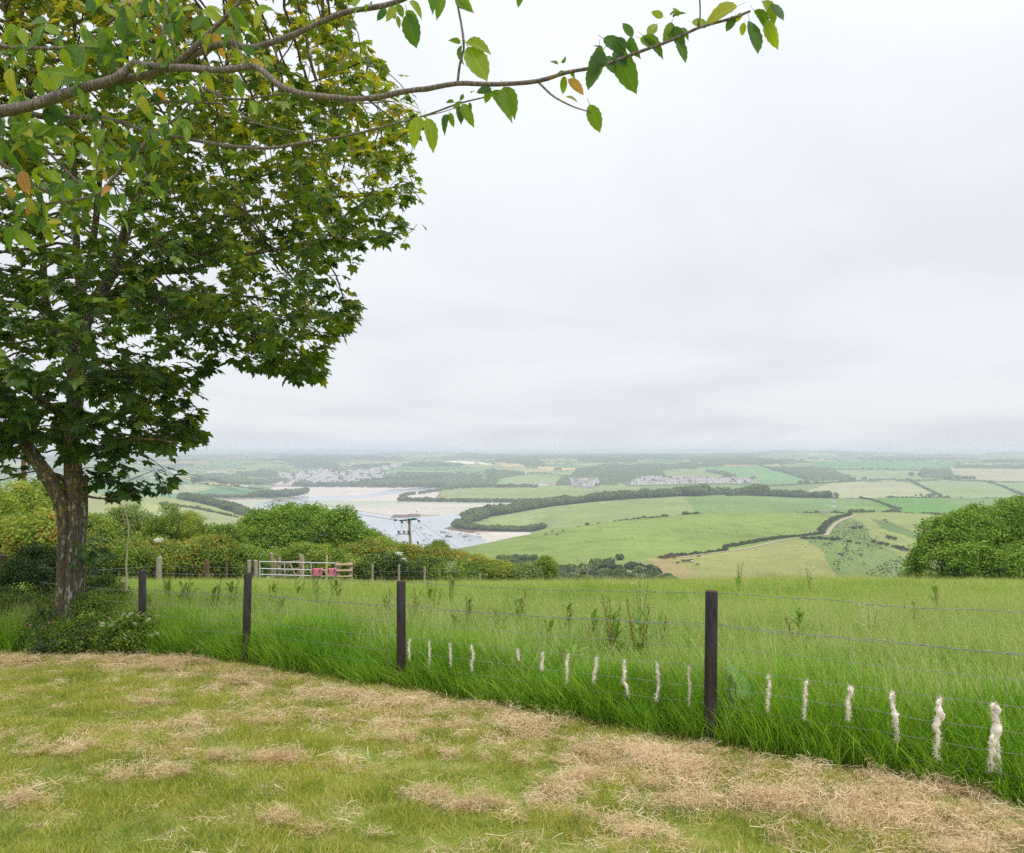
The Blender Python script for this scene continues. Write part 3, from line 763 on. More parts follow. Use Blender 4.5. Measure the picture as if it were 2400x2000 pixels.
# woods and hedges of the middle distance ------------------------------------
def wood_band(label, px, ymin, rows, depth, r, step, ymax=15000., srcs=None):
    out = []
    for k in range(rows):
        A = along(px, ymin, step, ymax) + rng.normal(0, step * .25, 2)
        A = A + rng.normal(0, step * .3, A.shape); A[:, 1] += depth * k / max(1, rows - 1)
        out.append(np.column_stack([A, r * rng.uniform(.75, 1.25, len(A))]))
    return wood('woodland', label, np.concatenate(out), srcs=srcs)
wood_band('long oak wood along the crest of the grassy hill above the estuary', [(1092, 1228), (1140, 1214), (1200, 1203), (1300, 1187), (1400, 1176), (1500, 1168), (1600, 1163), (1650, 1161)], 1000, 6, 80, 10.5, 8.5, 1500)
wood_band('tallest part of the crest wood below the white housing estate', [(1620, 1163), (1700, 1160), (1770, 1162), (1800, 1163)], 1000, 7, 90, 13.0, 9.0, 1500)
wood_band('low windswept end of the crest wood tapering right', [(1790, 1163), (1850, 1166), (1900, 1167), (1960, 1168)], 1000, 4, 60, 8, 7, 1500)
wood_band('dark trees on the wooded point above the moorings', [(1066, 1236), (1080, 1231), (1100, 1225), (1130, 1217)], 1000, 3, 30, 6.0, 5.5, 1500)
wood_band('line of shore trees behind the little beach', [(1072, 1238), (1110, 1242), (1160, 1244), (1200, 1246), (1240, 1245), (1275, 1240)], 950, 3, 16, 5.0, 5.0, 1500)
wood_band('sloping wood at the edge of the left hand fields', [(385, 1164), (430, 1172), (480, 1182), (520, 1193), (560, 1205)], 850, 5, 60, 8.2, 8, 1500)
wood_band('grey green willows on the shore beyond the round bush', [(560, 1207), (590, 1208), (630, 1213), (660, 1221)], 850, 3, 20, 4.6, 5, 1500)
wood_band('trees along the shore of the left headland', [(480, 1166), (520, 1167), (560, 1167), (600, 1166)], 1700, 2, 12, 6, 7, 2400)
wood_band('grove of tall trees on the tip of the left headland', [(600, 1165), (640, 1166), (670, 1164), (696, 1161)], 1700, 4, 90, 11, 11, 2400)
wood_band('trees along the shore of the middle headland', [(935, 1175), (960, 1175), (1000, 1176), (1060, 1177), (1120, 1178), (1180, 1178), (1240, 1178), (1300, 1176)], 1650, 2, 12, 6.0, 6.5, 2300)
wood_band('bushes on the far edge of the middle headland', [(938, 1166), (950, 1162), (965, 1160)], 1650, 2, 10, 5, 7, 2400)
wood_band('round trees on the skyline of the middle headland', [(975, 1160), (1000, 1156), (1030, 1151), (1060, 1147)], 1650, 1, 10, 5.5, 14, 2400)
wood_band('trees between the far houses and the headland field', [(1040, 1148), (1100, 1144), (1180, 1143), (1260, 1143)], 2100, 2, 25, 7, 11, 2700)
wood_band('waterside trees below the far town', [(690, 1141), (760, 1142), (830, 1142), (900, 1143), (980, 1143), (1040, 1143)], 2400, 3, 60, 9, 11, 2700)
wood_band('dark trees climbing the bank beside the far creek', [(830, 1140), (900, 1137), (980, 1133), (1040, 1130)], 2450, 4, 200, 11, 14, 3600)
hedge('hedge crossing the pale field on the left hill', [(375, 1183), (400, 1186), (440, 1190), (480, 1197), (520, 1206), (560, 1214)], 600, 2.4, 2.2)
hedge('hedge along the far edge of the striped left fields', [(383, 1130), (430, 1133), (500, 1138), (560, 1143), (620, 1149)], 1700, 3, 4)
hedge('clumps of trees among the tan fields on the far left', [(455, 1131), (480, 1128), (510, 1132), (525, 1135), (545, 1137), (580, 1137), (620, 1136)], 2250, 9, 16, 6)
hedge('short dark hedge on the skyline of the cattle field', [(1448, 1216), (1480, 1213), (1530, 1211), (1580, 1208), (1640, 1205)], 600, 2.0, 1.8, ymax=1000)
hedge('thin hedge behind the long crest field', [(1700, 1163), (1760, 1162), (1850, 1165), (1950, 1167), (2100, 1167), (2250, 1167), (2400, 1168), (2600, 1170)], 985, 1.9, 2.0, ymax=1500)
hedge('slanting hedge right of the lattice mast', [(2010, 1168), (2040, 1172), (2065, 1180), (2090, 1190), (2110, 1194)], 950, 2.0, 2.0, ymax=1500)
hedge('hedge running right towards the big oak', [(2158, 1203), (2190, 1205), (2230, 1208), (2280, 1214), (2340, 1218), (2450, 1222)], 880, 1.6, 1.5, ymax=1100)
hedge('low hedge at the back of the pasture by the mast', [(1870, 1202), (1905, 1201), (1960, 1203), (1980, 1204)], 800, 1.8, 1.6, ymax=1000)
for lab, u, v, rr, n, sp in (('dark clump of trees left of the field gateway', 2090, 1197, 5.2, 6, 9), ('tall single tree in the clump beside the gateway', 2106, 1190, 4.4, 2, 2), ('small domed thorn on the hedge right of the gateway', 2195, 1203, 4.2, 2, 3),
                             ('upright tree on the hedge nearer the oak', 2213, 1203, 3.6, 2, 2), ('bushes at the foot of the lattice mast', 1925, 1202, 3.2, 5, 8), ('grove right of the lattice mast', 2010, 1200, 4.6, 7, 11), ('round tree at the end of the mast grove', 2044, 1199, 4.6, 2, 2), ('scrubby bushes between mast and gateway', 2125, 1203, 2.6, 7, 11)):
    w = ray(u, v, 800, 1000); a = np.column_stack([w[0] + rng.uniform(-sp, sp, n), w[1] + rng.uniform(0, sp * .6, n), rr * rng.uniform(.7, 1.15, n)])
    wood('field_tree', lab, a, 'tree', None)
for lab, u, v, rr, n, sp, y0 in (('pair of hedge trees on the far wheat field edge, left one', 1998, 1127, 9, 2, 7, 2400), ('pair of hedge trees on the far wheat field edge, right one', 2024, 1125, 9, 2, 7, 2400), ('rounded copse behind the white housing estate', 1703, 1119, 12, 4, 22, 2500), ('small copse at the right end of the housing estate', 1762, 1124, 10, 3, 12, 2500),
                                 ('low bushes on the far hedge above the wheat', 1895, 1134, 8, 6, 30, 2200), ('trees on the near hedge right of the wheat field', 2170, 1163, 4, 7, 22, 1600), ('dark hollow wood beside the tan far field', 2180, 1116, 10, 14, 60, 2600), ('trees dotted along the tan field hedge', 2260, 1124, 8, 8, 60, 2400)):
    w = ray(u, v, y0); a = np.column_stack([w[0] + rng.uniform(-sp, sp, n), w[1] + rng.uniform(0, sp * .5, n), rr * rng.uniform(.7, 1.15, n)])
    wood('field_tree', lab, a, 'tree', None)
hedge('hedge bounding the wheat field on its far side', [(1790, 1140), (1850, 1138), (1950, 1132), (2050, 1126), (2130, 1125), (2230, 1126), (2320, 1130), (2420, 1132)], 2000, 3, 4.5)
hedge('hedge slanting down between wheat and green far fields', [(2130, 1126), (2150, 1136), (2165, 1144), (2185, 1153), (2205, 1164)], 1600, 3, 3.5)
hedge('hedge slanting down at the far right field', [(2310, 1130), (2340, 1138), (2360, 1146), (2385, 1157), (2410, 1164)], 1600, 3, 3.5)
hedge('hedge slanting across the large green far field', [(1780, 1091), (1810, 1100), (1850, 1112), (1880, 1122), (1900, 1130)], 2600, 3.6, 7)
hedge('hedge below the dark green far field', [(1800, 1104), (1880, 1102), (1980, 1101), (2080, 1101), (2180, 1104)], 2700, 3.6, 7)
# bank beside the track and the scrub on the cattle hill
hedge('overgrown hedge bank above the cow gateway', [(1562, 1306), (1620, 1301), (1680, 1294), (1710, 1290)], 500, 1.5, 1.2, .6, srcs=scrubs)
for k, (lab, px, rr, rows) in enumerate((
        ('broad overgrown bank across the middle of the cattle hill', [(1700, 1284), (1750, 1275), (1800, 1266), (1850, 1260), (1900, 1255), (1932, 1250)], 1.6, 3),
        ('bracken covered bank where the farm track climbs', [(1925, 1245), (1938, 1232), (1950, 1222), (1970, 1213), (1995, 1207)], 1.9, 3),
        ('gorse thicket below the bend of the farm track', [(1880, 1263), (1920, 1264), (1955, 1266), (1968, 1264)], 1.7, 2))):
    A = []
    for r_ in range(rows):
        a = along(px, 480, 1.6, 985); a = a + rng.normal(0, .8, a.shape); a[:, 1] += (r_ - .5) * 2.6; A.append(np.column_stack([a, rr * rng.uniform(.5, 1.1, len(a))]))
    wood('hedgerow', lab, np.concatenate(A), 'hedge', None, scrubs)
sc_spots = [('lone gorse bush on the right hand slope', 2089, 1265, 3.0, 3, 5), ('row of dark gorse on the lower right slope', 2085, 1282, 2.6, 9, 14), ('second row of dark gorse behind the oak', 2140, 1295, 2.6, 9, 14),
            ('small dark bush near the top of the far slope', 2083, 1224, 1.6, 2, 2), ('tiny dark bush beside the hilltop path', 2070, 1221, 1.6, 2, 2), ('gorse tuft halfway down the bracken slope', 2010, 1240, 2.2, 4, 6),
            ('gorse tuft left of the bracken slope', 2005, 1275, 2.0, 4, 6), ('small bush low on the bracken slope', 1971, 1303, 1.7, 2, 3), ('lone hawthorn on the skyline of the cattle field', 1376, 1226, 2.8, 3, 2)]
for lab, u, v, rr, n, sp in sc_spots:
    w = ray(u, v, 480, 985); a = np.column_stack([w[0] + rng.uniform(-sp, sp, n), w[1] + rng.uniform(-1, 2, n), rr * rng.uniform(.6, 1.1, n)])
    wood('bush', lab, a, 'bush', None, scrubs)
# weeds / tussocks dotted over the pastures
n = 900
tu = np.concatenate([rng.uniform(1300, 2000, n), rng.uniform(1880, 2180, 700)]); ty = np.concatenate([rng.uniform(620, 900, n), rng.uniform(470, 800, 700)])
keep = fbm((tu - U0) / F * ty, ty, 60, 55, 2) > .46
tu, ty = tu[keep], ty[keep]
wood('pasture_tussocks', 'dark tussocks and thistles dotted over the hill pasture', np.column_stack([(tu - U0) / F * ty, ty, rng.uniform(.15, .5, len(tu))]), 'weeds', 'stuff', scrubs)
bk = np.column_stack([rng.uniform(1885, 2190, 5200), rng.uniform(1216, 1358, 5200)])
bk = bk[in_poly(bk[:, 0], bk[:, 1], [(1890, 1266), (1945, 1230), (1975, 1216), (2000, 1218), (2030, 1234), (2040, 1262), (2105, 1300), (2170, 1345), (2190, 1358), (2000, 1358), (1945, 1330), (1925, 1290)])][:1200]
bk = bk[vnoise(bk[:, 0], bk[:, 1], 22, 141) > .45]
bk = np.array([ray(a, b_, 470, 985) for a, b_ in bk])
wood('bracken', 'dark green bracken mottling the steep fold right of the farm track', np.column_stack([bk[:, :2], rng.uniform(.2, .75, len(bk))]), 'bracken', 'stuff', scrubs)
# valley scrub
def valley():
    k = 300; out = []
    poly = [(1095, 1318), (1150, 1300), (1220, 1298), (1250, 1318), (1300, 1315), (1350, 1308), (1420, 1304), (1470, 1309), (1520, 1320), (1570, 1345), (1600, 1372), (1080, 1372)]
    while len(out) < k:
        u, v = rng.uniform(1080, 1600), rng.uniform(1296, 1372)
        if in_poly(np.array([u]), np.array([v]), poly)[0]:
            y = 400 + (1372 - v) * 1.3; r_ = rng.uniform(2.2, 5.0) * (1.25 if 1180 < u < 1260 else 1); out.append(((u - U0) / F * y, y, r_, v))
    out = np.array(out)
    z = -(out[:, 3] + 8 - V0) / F * out[:, 1]; zz = np.array([land_z(a, b) for a, b in out[:, :2]])
    pts = np.column_stack([out[:, :2], np.maximum(zz + out[:, 2] * .3, np.minimum(z, zz + out[:, 2] * 1.3))])
    o = scatter('woodland', scrubs + crowns, pts, up_rots(k, .15), out[:, 2]); tag(o, 'dark scrubby wood in the valley below the meadow', 'woodland', None, 'stuff')
valley()
pine = []
for u in np.linspace(1175, 1250, 11):
    w = ray(u, 1316, 430, 900); pine.append((w[0], w[1], rng.uniform(3.0, 4.2)))
wood('woodland', 'dark pine belt at the top of the valley scrub', np.array(pine), 'woodland')
w = ray(1452, 1313, 430, 900); wood('field_tree', 'small lone tree standing over the valley scrub', np.array([(w[0], w[1], 3.4), (w[0] + 1, w[1], 2.6)]), 'tree', None)

# ------------------------------------------------------------------ far buildings
M_white = mat_plain('white_render', (.88, .87, .85), .7, .2, .06, .5)
M_cream = mat_plain('cream_render', (.66, .58, .48), .7, .2, .08, .5)
M_slate = mat_plain('slate_roof', (.34, .33, .34), .7, .3, .2, .8)
M_tile = mat_plain('brown_tile_roof', (.42, .30, .25), .8, .2, .2, .8)
M_win = mat_plain('dark_window', (.05, .06, .08), .15, .5, .1, 1)
M_stone = mat_plain('grey_stone', (.34, .32, .30), .85, .15, .2, .3)
def house_mesh(name, L, Wd, H, rh, mats, wins=True, chim=True):
    b = MB()
    x, y = L / 2, Wd / 2
    b.add([(-x, -y, -3), (x, -y, -3), (x, y, -3), (-x, y, -3), (-x, -y, H), (x, -y, H), (x, y, H), (-x, y, H), (-x, 0, H + rh - .1), (x, 0, H + rh - .1)],
          [(0, 1, 5, 4), (1, 2, 6, 9, 5), (2, 3, 7, 6), (3, 0, 4, 8, 7)], 0)
    e = .4; zr = H + rh
    b.add([(-x - e, -y - e, H - .3), (x + e, -y - e, H - .3), (x + e, 0, zr), (-x - e, 0, zr), (-x - e, y + e, H - .3), (x + e, y + e, H - .3)], [(0, 1, 2, 3), (3, 2, 5, 4)], 1)
    if wins:
        for k in np.linspace(-x + 1.6, x - 1.6, 3):
            for z in (1.3, 3.9):
                if z + .7 < H:
                    b.box((k, -y - .03, z), (1.5, .08, 1.2), mi=2); b.box((k, y + .03, z), (1.5, .08, 1.2), mi=2)
    if chim: b.box((x - .8, 0, zr + .4), (.8, .9, 1.7), mi=0)
    return mesh(name, np.concatenate(b.v), b.f, mats, b.m)
HM = [house_mesh('house', 10, 7.5, 5.2, 2.6, [M_white, M_slate, M_win]), house_mesh('house', 13, 8, 3.2, 2.6, [M_white, M_tile, M_win]),
      house_mesh('house', 22, 8, 5.2, 2.8, [M_white, M_slate, M_win]), house_mesh('house', 10, 8, 5.4, 2.8, [M_cream, M_tile, M_win]), house_mesh('house', 16, 9, 5.0, 3.0, [M_white, M_tile, M_win])]
def joined_houses(items):
    V, Fs, mi, n = [], [], [], 0
    mats = [M_white, M_slate, M_win, M_cream, M_tile]
    for (x, y, z, rz, k, s) in items:
        me = HM[k]; v = np.empty(len(me.vertices) * 3); me.vertices.foreach_get('co', v); v = v.reshape(-1, 3) * s
        c, q = math.cos(rz), math.sin(rz); v = np.column_stack([v[:, 0] * c - v[:, 1] * q, v[:, 0] * q + v[:, 1] * c, v[:, 2]]) + (x, y, z)
        mm = [mats.index(m) for m in me.materials]
        for p in me.polygons:
            if p.material_index == 2: continue
            Fs.append([i + n for i in p.vertices]); mi.append(mm[p.material_index])
        V.append(v); n += len(v)
    return mesh('houses', np.concatenate(V), Fs, mats, mi)
TOWNS = [  # polygon, count, label, group, base heading
    ([(640, 1119), (700, 1107), (760, 1100), (775, 1101), (770, 1136), (720, 1139), (655, 1139)], 120, 'pale house in the left part of the far town on the shore', 'houses in the left part of the far town', .1),
    ([(770, 1100), (840, 1102), (905, 1106), (915, 1120), (905, 1132), (850, 1135), (770, 1138)], 150, 'white house on the terraces right of the far town', 'houses on the terraces of the far town', -.05),
    ([(868, 1101), (900, 1094), (945, 1088), (982, 1084), (986, 1088), (940, 1093), (905, 1102)], 40, 'white house on the road climbing away above the far town', 'houses on the climbing road', .3),
    ([(1340, 1124), (1395, 1122), (1405, 1133), (1395, 1145), (1345, 1146)], 34, 'white house of the small village among trees', 'houses of the small village', 0),
    ([(1455, 1140), (1480, 1133), (1500, 1121), (1560, 1120), (1560, 1142), (1500, 1148)], 60, 'white house at the left end of the estate behind the crest wood', 'houses at the left end of the estate', .05),
    ([(1560, 1120), (1680, 1122), (1768, 1124), (1768, 1136), (1680, 1137), (1560, 1141)], 150, 'white house in the long rows of the estate behind the crest wood', 'houses in the rows of the estate', .02),
    ([(400, 1106), (450, 1105), (520, 1107), (522, 1109), (450, 1108), (400, 1110)], 30, 'white building in the hazy row at the far left', 'buildings of the hazy left row', .0),
    ([(1012, 1120), (1030, 1122), (1028, 1129), (1014, 1128)], 6, 'white farmhouse between the dark woods beyond the headland', 'white farmhouses beyond the headland', .2),
    ([(1090, 1128), (1120, 1128), (1125, 1133), (1094, 1133)], 6, 'cream house half hidden in trees beyond the headland', 'cream houses half hidden in trees', .2)]
allh = []
for ti, (poly, cnt, lab, grp, rz) in enumerate(TOWNS):
    pa = np.array(poly); k = 0; guard = 0
    while k < cnt and guard < 5000:
        guard += 1
        u, v = rng.uniform(*(pa[:, 0].min(), pa[:, 0].max())), rng.uniform(pa[:, 1].min(), pa[:, 1].max())
        v = round(v / 4.2) * 4.2 + rng.normal(0, .3)
        if not in_poly(np.array([u]), np.array([v]), poly)[0]: continue
        w = ray(u, v, 2440); kind = int(rng.choice([0, 1, 2, 3, 4], p=[.36, .22, .28, .06, .08]))
        allh.append((w[0], w[1], w[2] + .2, rz + rng.normal(0, .12) + (1.57 if rng.uniform() < .12 else 0), kind, rng.uniform(.85, 1.1), lab, grp)); k += 1
# row of houses beside the headland field
for i, u in enumerate([1183, 1222, 1230, 1252, 1262, 1275, 1288, 1297, 1310, 1322, 1334, 1341]):
    w = ray(u, 1143.5 - (i % 2), 2440); allh.append((w[0], w[1], w[2] + .2, rng.normal(0, .25), int(rng.integers(0, 5)), 1.25, 'house in the thin row between trees behind the headland field', 'houses behind the headland field'))
allh.sort(key=lambda q: q[1])
for q in allh[:290]:
    o = obj('house', HM[q[4]], None, q[:3], (0, 0, q[3]), q[5]); tag(o, q[6], 'house', q[7])
if len(allh) > 290:
    o = obj('houses', joined_houses([q[:6] for q in allh[290:]])); tag(o, 'most distant roofs and walls of the far town', 'houses', None, 'stuff')
# church tower of the small village, barns
w = ray(1348, 1134, 2440)
e = empty('church', w, .1); b = MB(); b.box((0, 0, 8), (8, 8, 22)); b.build('tower', [M_stone], e)
b = MB(); b.box((18, 0, 3), (26, 10, 12)); b.build('nave', [M_stone], e)
b = MB(); b.add([(5, -6, 9), (31, -6, 9), (31, 6, 9), (5, 6, 9), (5, 0, 14), (31, 0, 14)], [(0, 1, 5, 4), (2, 3, 4, 5), (0, 4, 3), (1, 2, 5)]); b.build('roof', [M_slate], e)
tag(e, 'grey stone church with square tower in the small village', 'church')
barn = house_mesh('barn', 30, 12, 5, 2.6, [M_stone, M_slate, M_win], False, False)
for u, v, s, lab in ((572, 1141, .8, 'long white farm building by the trees on the left headland'), (1352, 1142, 1.0, 'long grey barn at the foot of the village church'), (1378, 1145, 1.0, 'long low brown barn right of the village church')):
    w = ray(u, v, 2200); o = obj('barn', barn if u > 600 else house_mesh('barn', 26, 10, 4, 2.5, [M_white, M_slate, M_win], False, False), None, w, (0, 0, rng.normal(0, .1)), s); tag(o, lab, 'barn')
# trees sprinkled between the houses
sp = []
for poly, cnt, lab, grp, rz in TOWNS[:6]:
    pa = np.array(poly)
    for k in range(int(cnt * .4)):
        u, v = rng.uniform(pa[:, 0].min(), pa[:, 0].max()), rng.uniform(pa[:, 1].min(), pa[:, 1].max())
        if in_poly(np.array([u]), np.array([v]), poly)[0]: w = ray(u, v, 2440); sp.append((w[0], w[1], rng.uniform(4, 7)))
wood('town_trees', 'trees scattered between the roofs of the far town', np.array(sp), 'trees', 'stuff')

# ------------------------------------------------------------------ boats
M_hull = mat_plain('white_hull', (.82, .82, .82), .3, .5, .04, 2)
M_blueh = mat_plain('navy_hull', (.06, .07, .14), .3, .5, .1, 2)
M_redh = mat_plain('red_hull', (.35, .07, .05), .35, .5, .1, 2)
M_glassb = mat_plain('cabin_glass', (.06, .07, .08), .1, .6, .1, 2)
M_canvas = mat_plain('blue_canvas', (.08, .10, .24), .8, .2, .1, 2)
M_alu = mat_plain('mast_metal', (.55, .55, .57), .35, .5, .05, 2, metal=.6)
def hull_mesh(L, B, Hh, mats, name='hull'):
    secs = [(-.5, .82, .0), (-.3, .95, .0), (0, 1, .02), (.25, .82, .08), (.42, .42, .18), (.5, .03, .28)]
    V = []; Fc = []
    for s, w, sh in secs:
        x = s * L; hw = B / 2 * w; top = Hh * (1 + sh * 1.3)
        V += [(x, -hw, top), (x - .03 * L * (s > .3), -hw * .86, .1), (x - .05 * L * (s > .3), 0, -.35), (x - .03 * L * (s > .3), hw * .86, .1), (x, hw, top)]
    n = len(secs)
    for i in range(n - 1):
        for k in range(4): Fc.append((i * 5 + k, i * 5 + k + 1, i * 5 + k + 6, i * 5 + k + 5))
        Fc.append((i * 5 + 4, i * 5, i * 5 + 5, i * 5 + 9))
    Fc.append((0, 4, 3, 2, 1)); return mesh(name, V, Fc, mats, None, False)
def boat(kind, L, u, v, rz, label, hull=None, cover=None):
    y = 110.0 * F / (v - V0)
    x = (u - U0) / F * y
    if 1025 < u and v < 1262 and u > 1118: z = land_z(x, y) + .25
    else: z = SEA + .02
    e = empty(kind, (x, y, z), rz); hm = hull or M_hull
    B, Hh = L * .34, L * .115
    obj('hull', hull_mesh(L, B, Hh, [hm]), e)
    if kind == 'motor_boat':
        b = MB(); c0 = L * .02
        V = [(-.12, -.36, 1), (.30, -.30, 1.15), (.30, .30, 1.15), (-.12, .36, 1), (-.10, -.32, 1.95), (.10, -.28, 1.95), (.10, .28, 1.95), (-.10, .32, 1.95)]
        b.add([(a * L, q * B, h * Hh) for a, q, h in V], [(0, 1, 2, 3), (4, 5, 6, 7), (0, 1, 5, 4), (1, 2, 6, 5), (2, 3, 7, 6), (3, 0, 4, 7)]); b.build('cabin', [M_hull], e)
        b = MB(); b.add([(.275 * L, -.25 * B, 1.25 * Hh), (.275 * L, .25 * B, 1.25 * Hh), (.125 * L, .24 * B, 1.85 * Hh), (.125 * L, -.24 * B, 1.85 * Hh)], [(0, 1, 2, 3)])
        for s in (-1, 1): b.add([(.2 * L, s * .325 * B, 1.4 * Hh), (-.08 * L, s * .36 * B, 1.4 * Hh), (-.08 * L, s * .345 * B, 1.8 * Hh), (.12 * L, s * .31 * B, 1.8 * Hh)], [(0, 1, 2, 3)])
        b.build('windscreen', [M_glassb], e)
        if cover is not None:
            b = MB(); b.box((-.28 * L, 0, 1.35 * Hh), (.36 * L, .8 * B, .7 * Hh)); b.build('cover', [cover], e)
        b = MB(); b.box((-.54 * L, 0, .9 * Hh), (.07 * L, .16 * B, 1.2 * Hh)); b.build('outboard_engine', [M_glassb], e)
    elif kind == 'sailing_boat':
        b = MB(); b.add([(a * L, q * B, h * Hh) for a, q, h in [(-.15, -.3, 1), (.25, -.2, 1.2), (.25, .2, 1.2), (-.15, .3, 1), (-.14, -.25, 1.45), (.15, -.18, 1.5), (.15, .18, 1.5), (-.14, .25, 1.45)]], [(4, 5, 6, 7), (0, 1, 5, 4), (1, 2, 6, 5), (2, 3, 7, 6), (3, 0, 4, 7)]); b.build('cabin', [M_hull], e)
        b = MB(); b.tube([(.08 * L, 0, Hh), (.08 * L, 0, L * 1.2)], [.09, .06], 6); b.build('mast', [M_alu], e)
        b = MB(); b.tube([(.08 * L, 0, Hh * 2.1), (-.38 * L, 0, Hh * 2.0)], [.14, .1], 6); b.build('boom', [cover or M_canvas], e)
    else:
        b = MB(); b.box((0, 0, Hh * .8), (.12 * L, .8 * B, .06)); b.box((-.25 * L, 0, Hh * .8), (.12 * L, .8 * B, .06)); b.build('seat', [M_stone], e)
    tag(e, label, kind.replace('_', ' '), 'boats moored in the estuary')
BO = [ # u, v, kind, length, heading, label, hull, cover
    (806, 1216, 'motor_boat', 9, .1, 'white motor boat with dark canopy farthest left on the water', None, M_canvas), (824, 1224, 'motor_boat', 7, .1, 'small white boat just beyond the round bush', None, None), (838, 1220, 'motor_boat', 7.5, .05, 'white motor boat behind and right of the round bush', None, None),
    (843, 1231, 'dinghy', 6, .1, 'low blue grey dinghy beside the bush top', M_blueh, None), (855, 1233, 'dinghy', 6, .05, 'long dark open boat right of the bush top', M_blueh, None), (875, 1235, 'motor_boat', 6.5, .1, 'small white boat alone between bush and pole', None, None),
    (893, 1247, 'motor_boat', 7.5, .2, 'white boat left of the pole, nearer of two', None, None), (904, 1243, 'motor_boat', 7, -.6, 'boat with dark outboard left of the pole, farther of two', None, M_glassb), (938, 1256, 'motor_boat', 10.5, .05, 'long white cruiser seen below the pole switchgear', None, M_canvas),
    (1011, 1222, 'motor_boat', 5.5, .1, 'lone white boat farthest out right of the pole', None, None), (991, 1238, 'motor_boat', 10, .05, 'white cruiser just right of the pole', None, M_canvas), (972, 1244, 'motor_boat', 7, -.2, 'white boat with reddish canopy against the pole', None, M_redh),
    (975, 1248, 'motor_boat', 6.5, .15, 'white launch close right of the pole', None, None), (998, 1251, 'motor_boat', 6.5, .4, 'small white boat with dark wheelhouse mid mooring', None, M_glassb), (1013, 1256, 'motor_boat', 8, -.1, 'white boat behind a larger white boat mid mooring', None, M_glassb),
    (1008, 1260, 'motor_boat', 9, .05, 'broad white boat with pale foredeck mid mooring', None, None), (1000, 1267, 'motor_boat', 9, -.1, 'white cruiser with grey canopy near the hedge', None, M_glassb), (990, 1273, 'motor_boat', 8, .05, 'white low launch nearest the flowering hedge', None, None),
    (997, 1281, 'motor_boat', 8, .1, 'white boat half hidden behind the hedge tops', None, None), (1029, 1271, 'motor_boat', 10, .1, 'two tone cruiser with purple canopy beside the young tree', None, M_canvas), (1028, 1275, 'motor_boat', 9, 0, 'dark hulled cruiser touching the purple canopied one', M_blueh, M_canvas),
    (1034, 1243, 'motor_boat', 8.5, .05, 'white boat in the pair below the wooded point, farther', None, None), (1039, 1247, 'motor_boat', 8, .0, 'dark bottomed boat in the pair below the wooded point, nearer', M_blueh, None), (1055, 1251, 'motor_boat', 9.5, .05, 'white cruiser above the navy covered boat', None, M_glassb),
    (1052, 1257, 'motor_boat', 9, .0, 'boat under a full navy cover', M_blueh, M_canvas), (1050, 1266, 'motor_boat', 9, .05, 'white boat with open deck nearest the green hill', None, None), (1069, 1248, 'sailing_boat', 7.5, .1, 'white yacht with tall bare mast off the point', None, None),
    (1051, 1243, 'sailing_boat', 6, .1, 'small yacht with thin mast beside the dark shore', None, None), (1084, 1251, 'motor_boat', 6.5, .5, 'white boat right of the masted yacht', None, M_canvas), (1091, 1257, 'motor_boat', 6.5, .4, 'boat with a red hull and cover', M_redh, M_redh),
    (1098, 1264, 'motor_boat', 9, -.1, 'white cruiser close to the hill edge', None, None), (1107, 1266, 'motor_boat', 7, .2, 'white launch tucked against the hill edge', None, M_glassb), (1106, 1248, 'dinghy', 6, .1, 'dark dinghy at the beach edge', M_blueh, None),
    (1121, 1252, 'dinghy', 6, .0, 'brown dinghy drawn up on the beach', M_redh, None), (1122, 1257, 'dinghy', 5.5, .2, 'grey dinghy drawn up lower on the beach', M_blueh, None), (1127, 1258, 'motor_boat', 5, -.6, 'small white tender beside the dinghies', None, M_glassb),
    (1139, 1250, 'motor_boat', 5.5, .3, 'white boat aground on the pale beach', None, None), (1145, 1254, 'motor_boat', 5.5, -.2, 'grey topped boat aground nearest the grass', None, None), (1116, 1249, 'motor_boat', 6, .1, 'cream boat lying at the water line of the beach', None, None)]
for u, v, k, L, rz, lab, h, c in BO: boat(k, L, u, v + 1.2, rz, lab, h, c)
w = P(976, 1206.5, 110 * F / (1206.5 - V0)); b = MB(); b.tube([w + (0, 0, -.5), w + (0, 0, 4.5)], [.25, .2], 6, 0); b.box(w + (0, 0, 5.6), (1.8, .5, 2.2), mi=0)
o = b.build('channel_marker', [M_glassb]); tag(o, 'dark channel marker post on the weedy islet', 'marker')

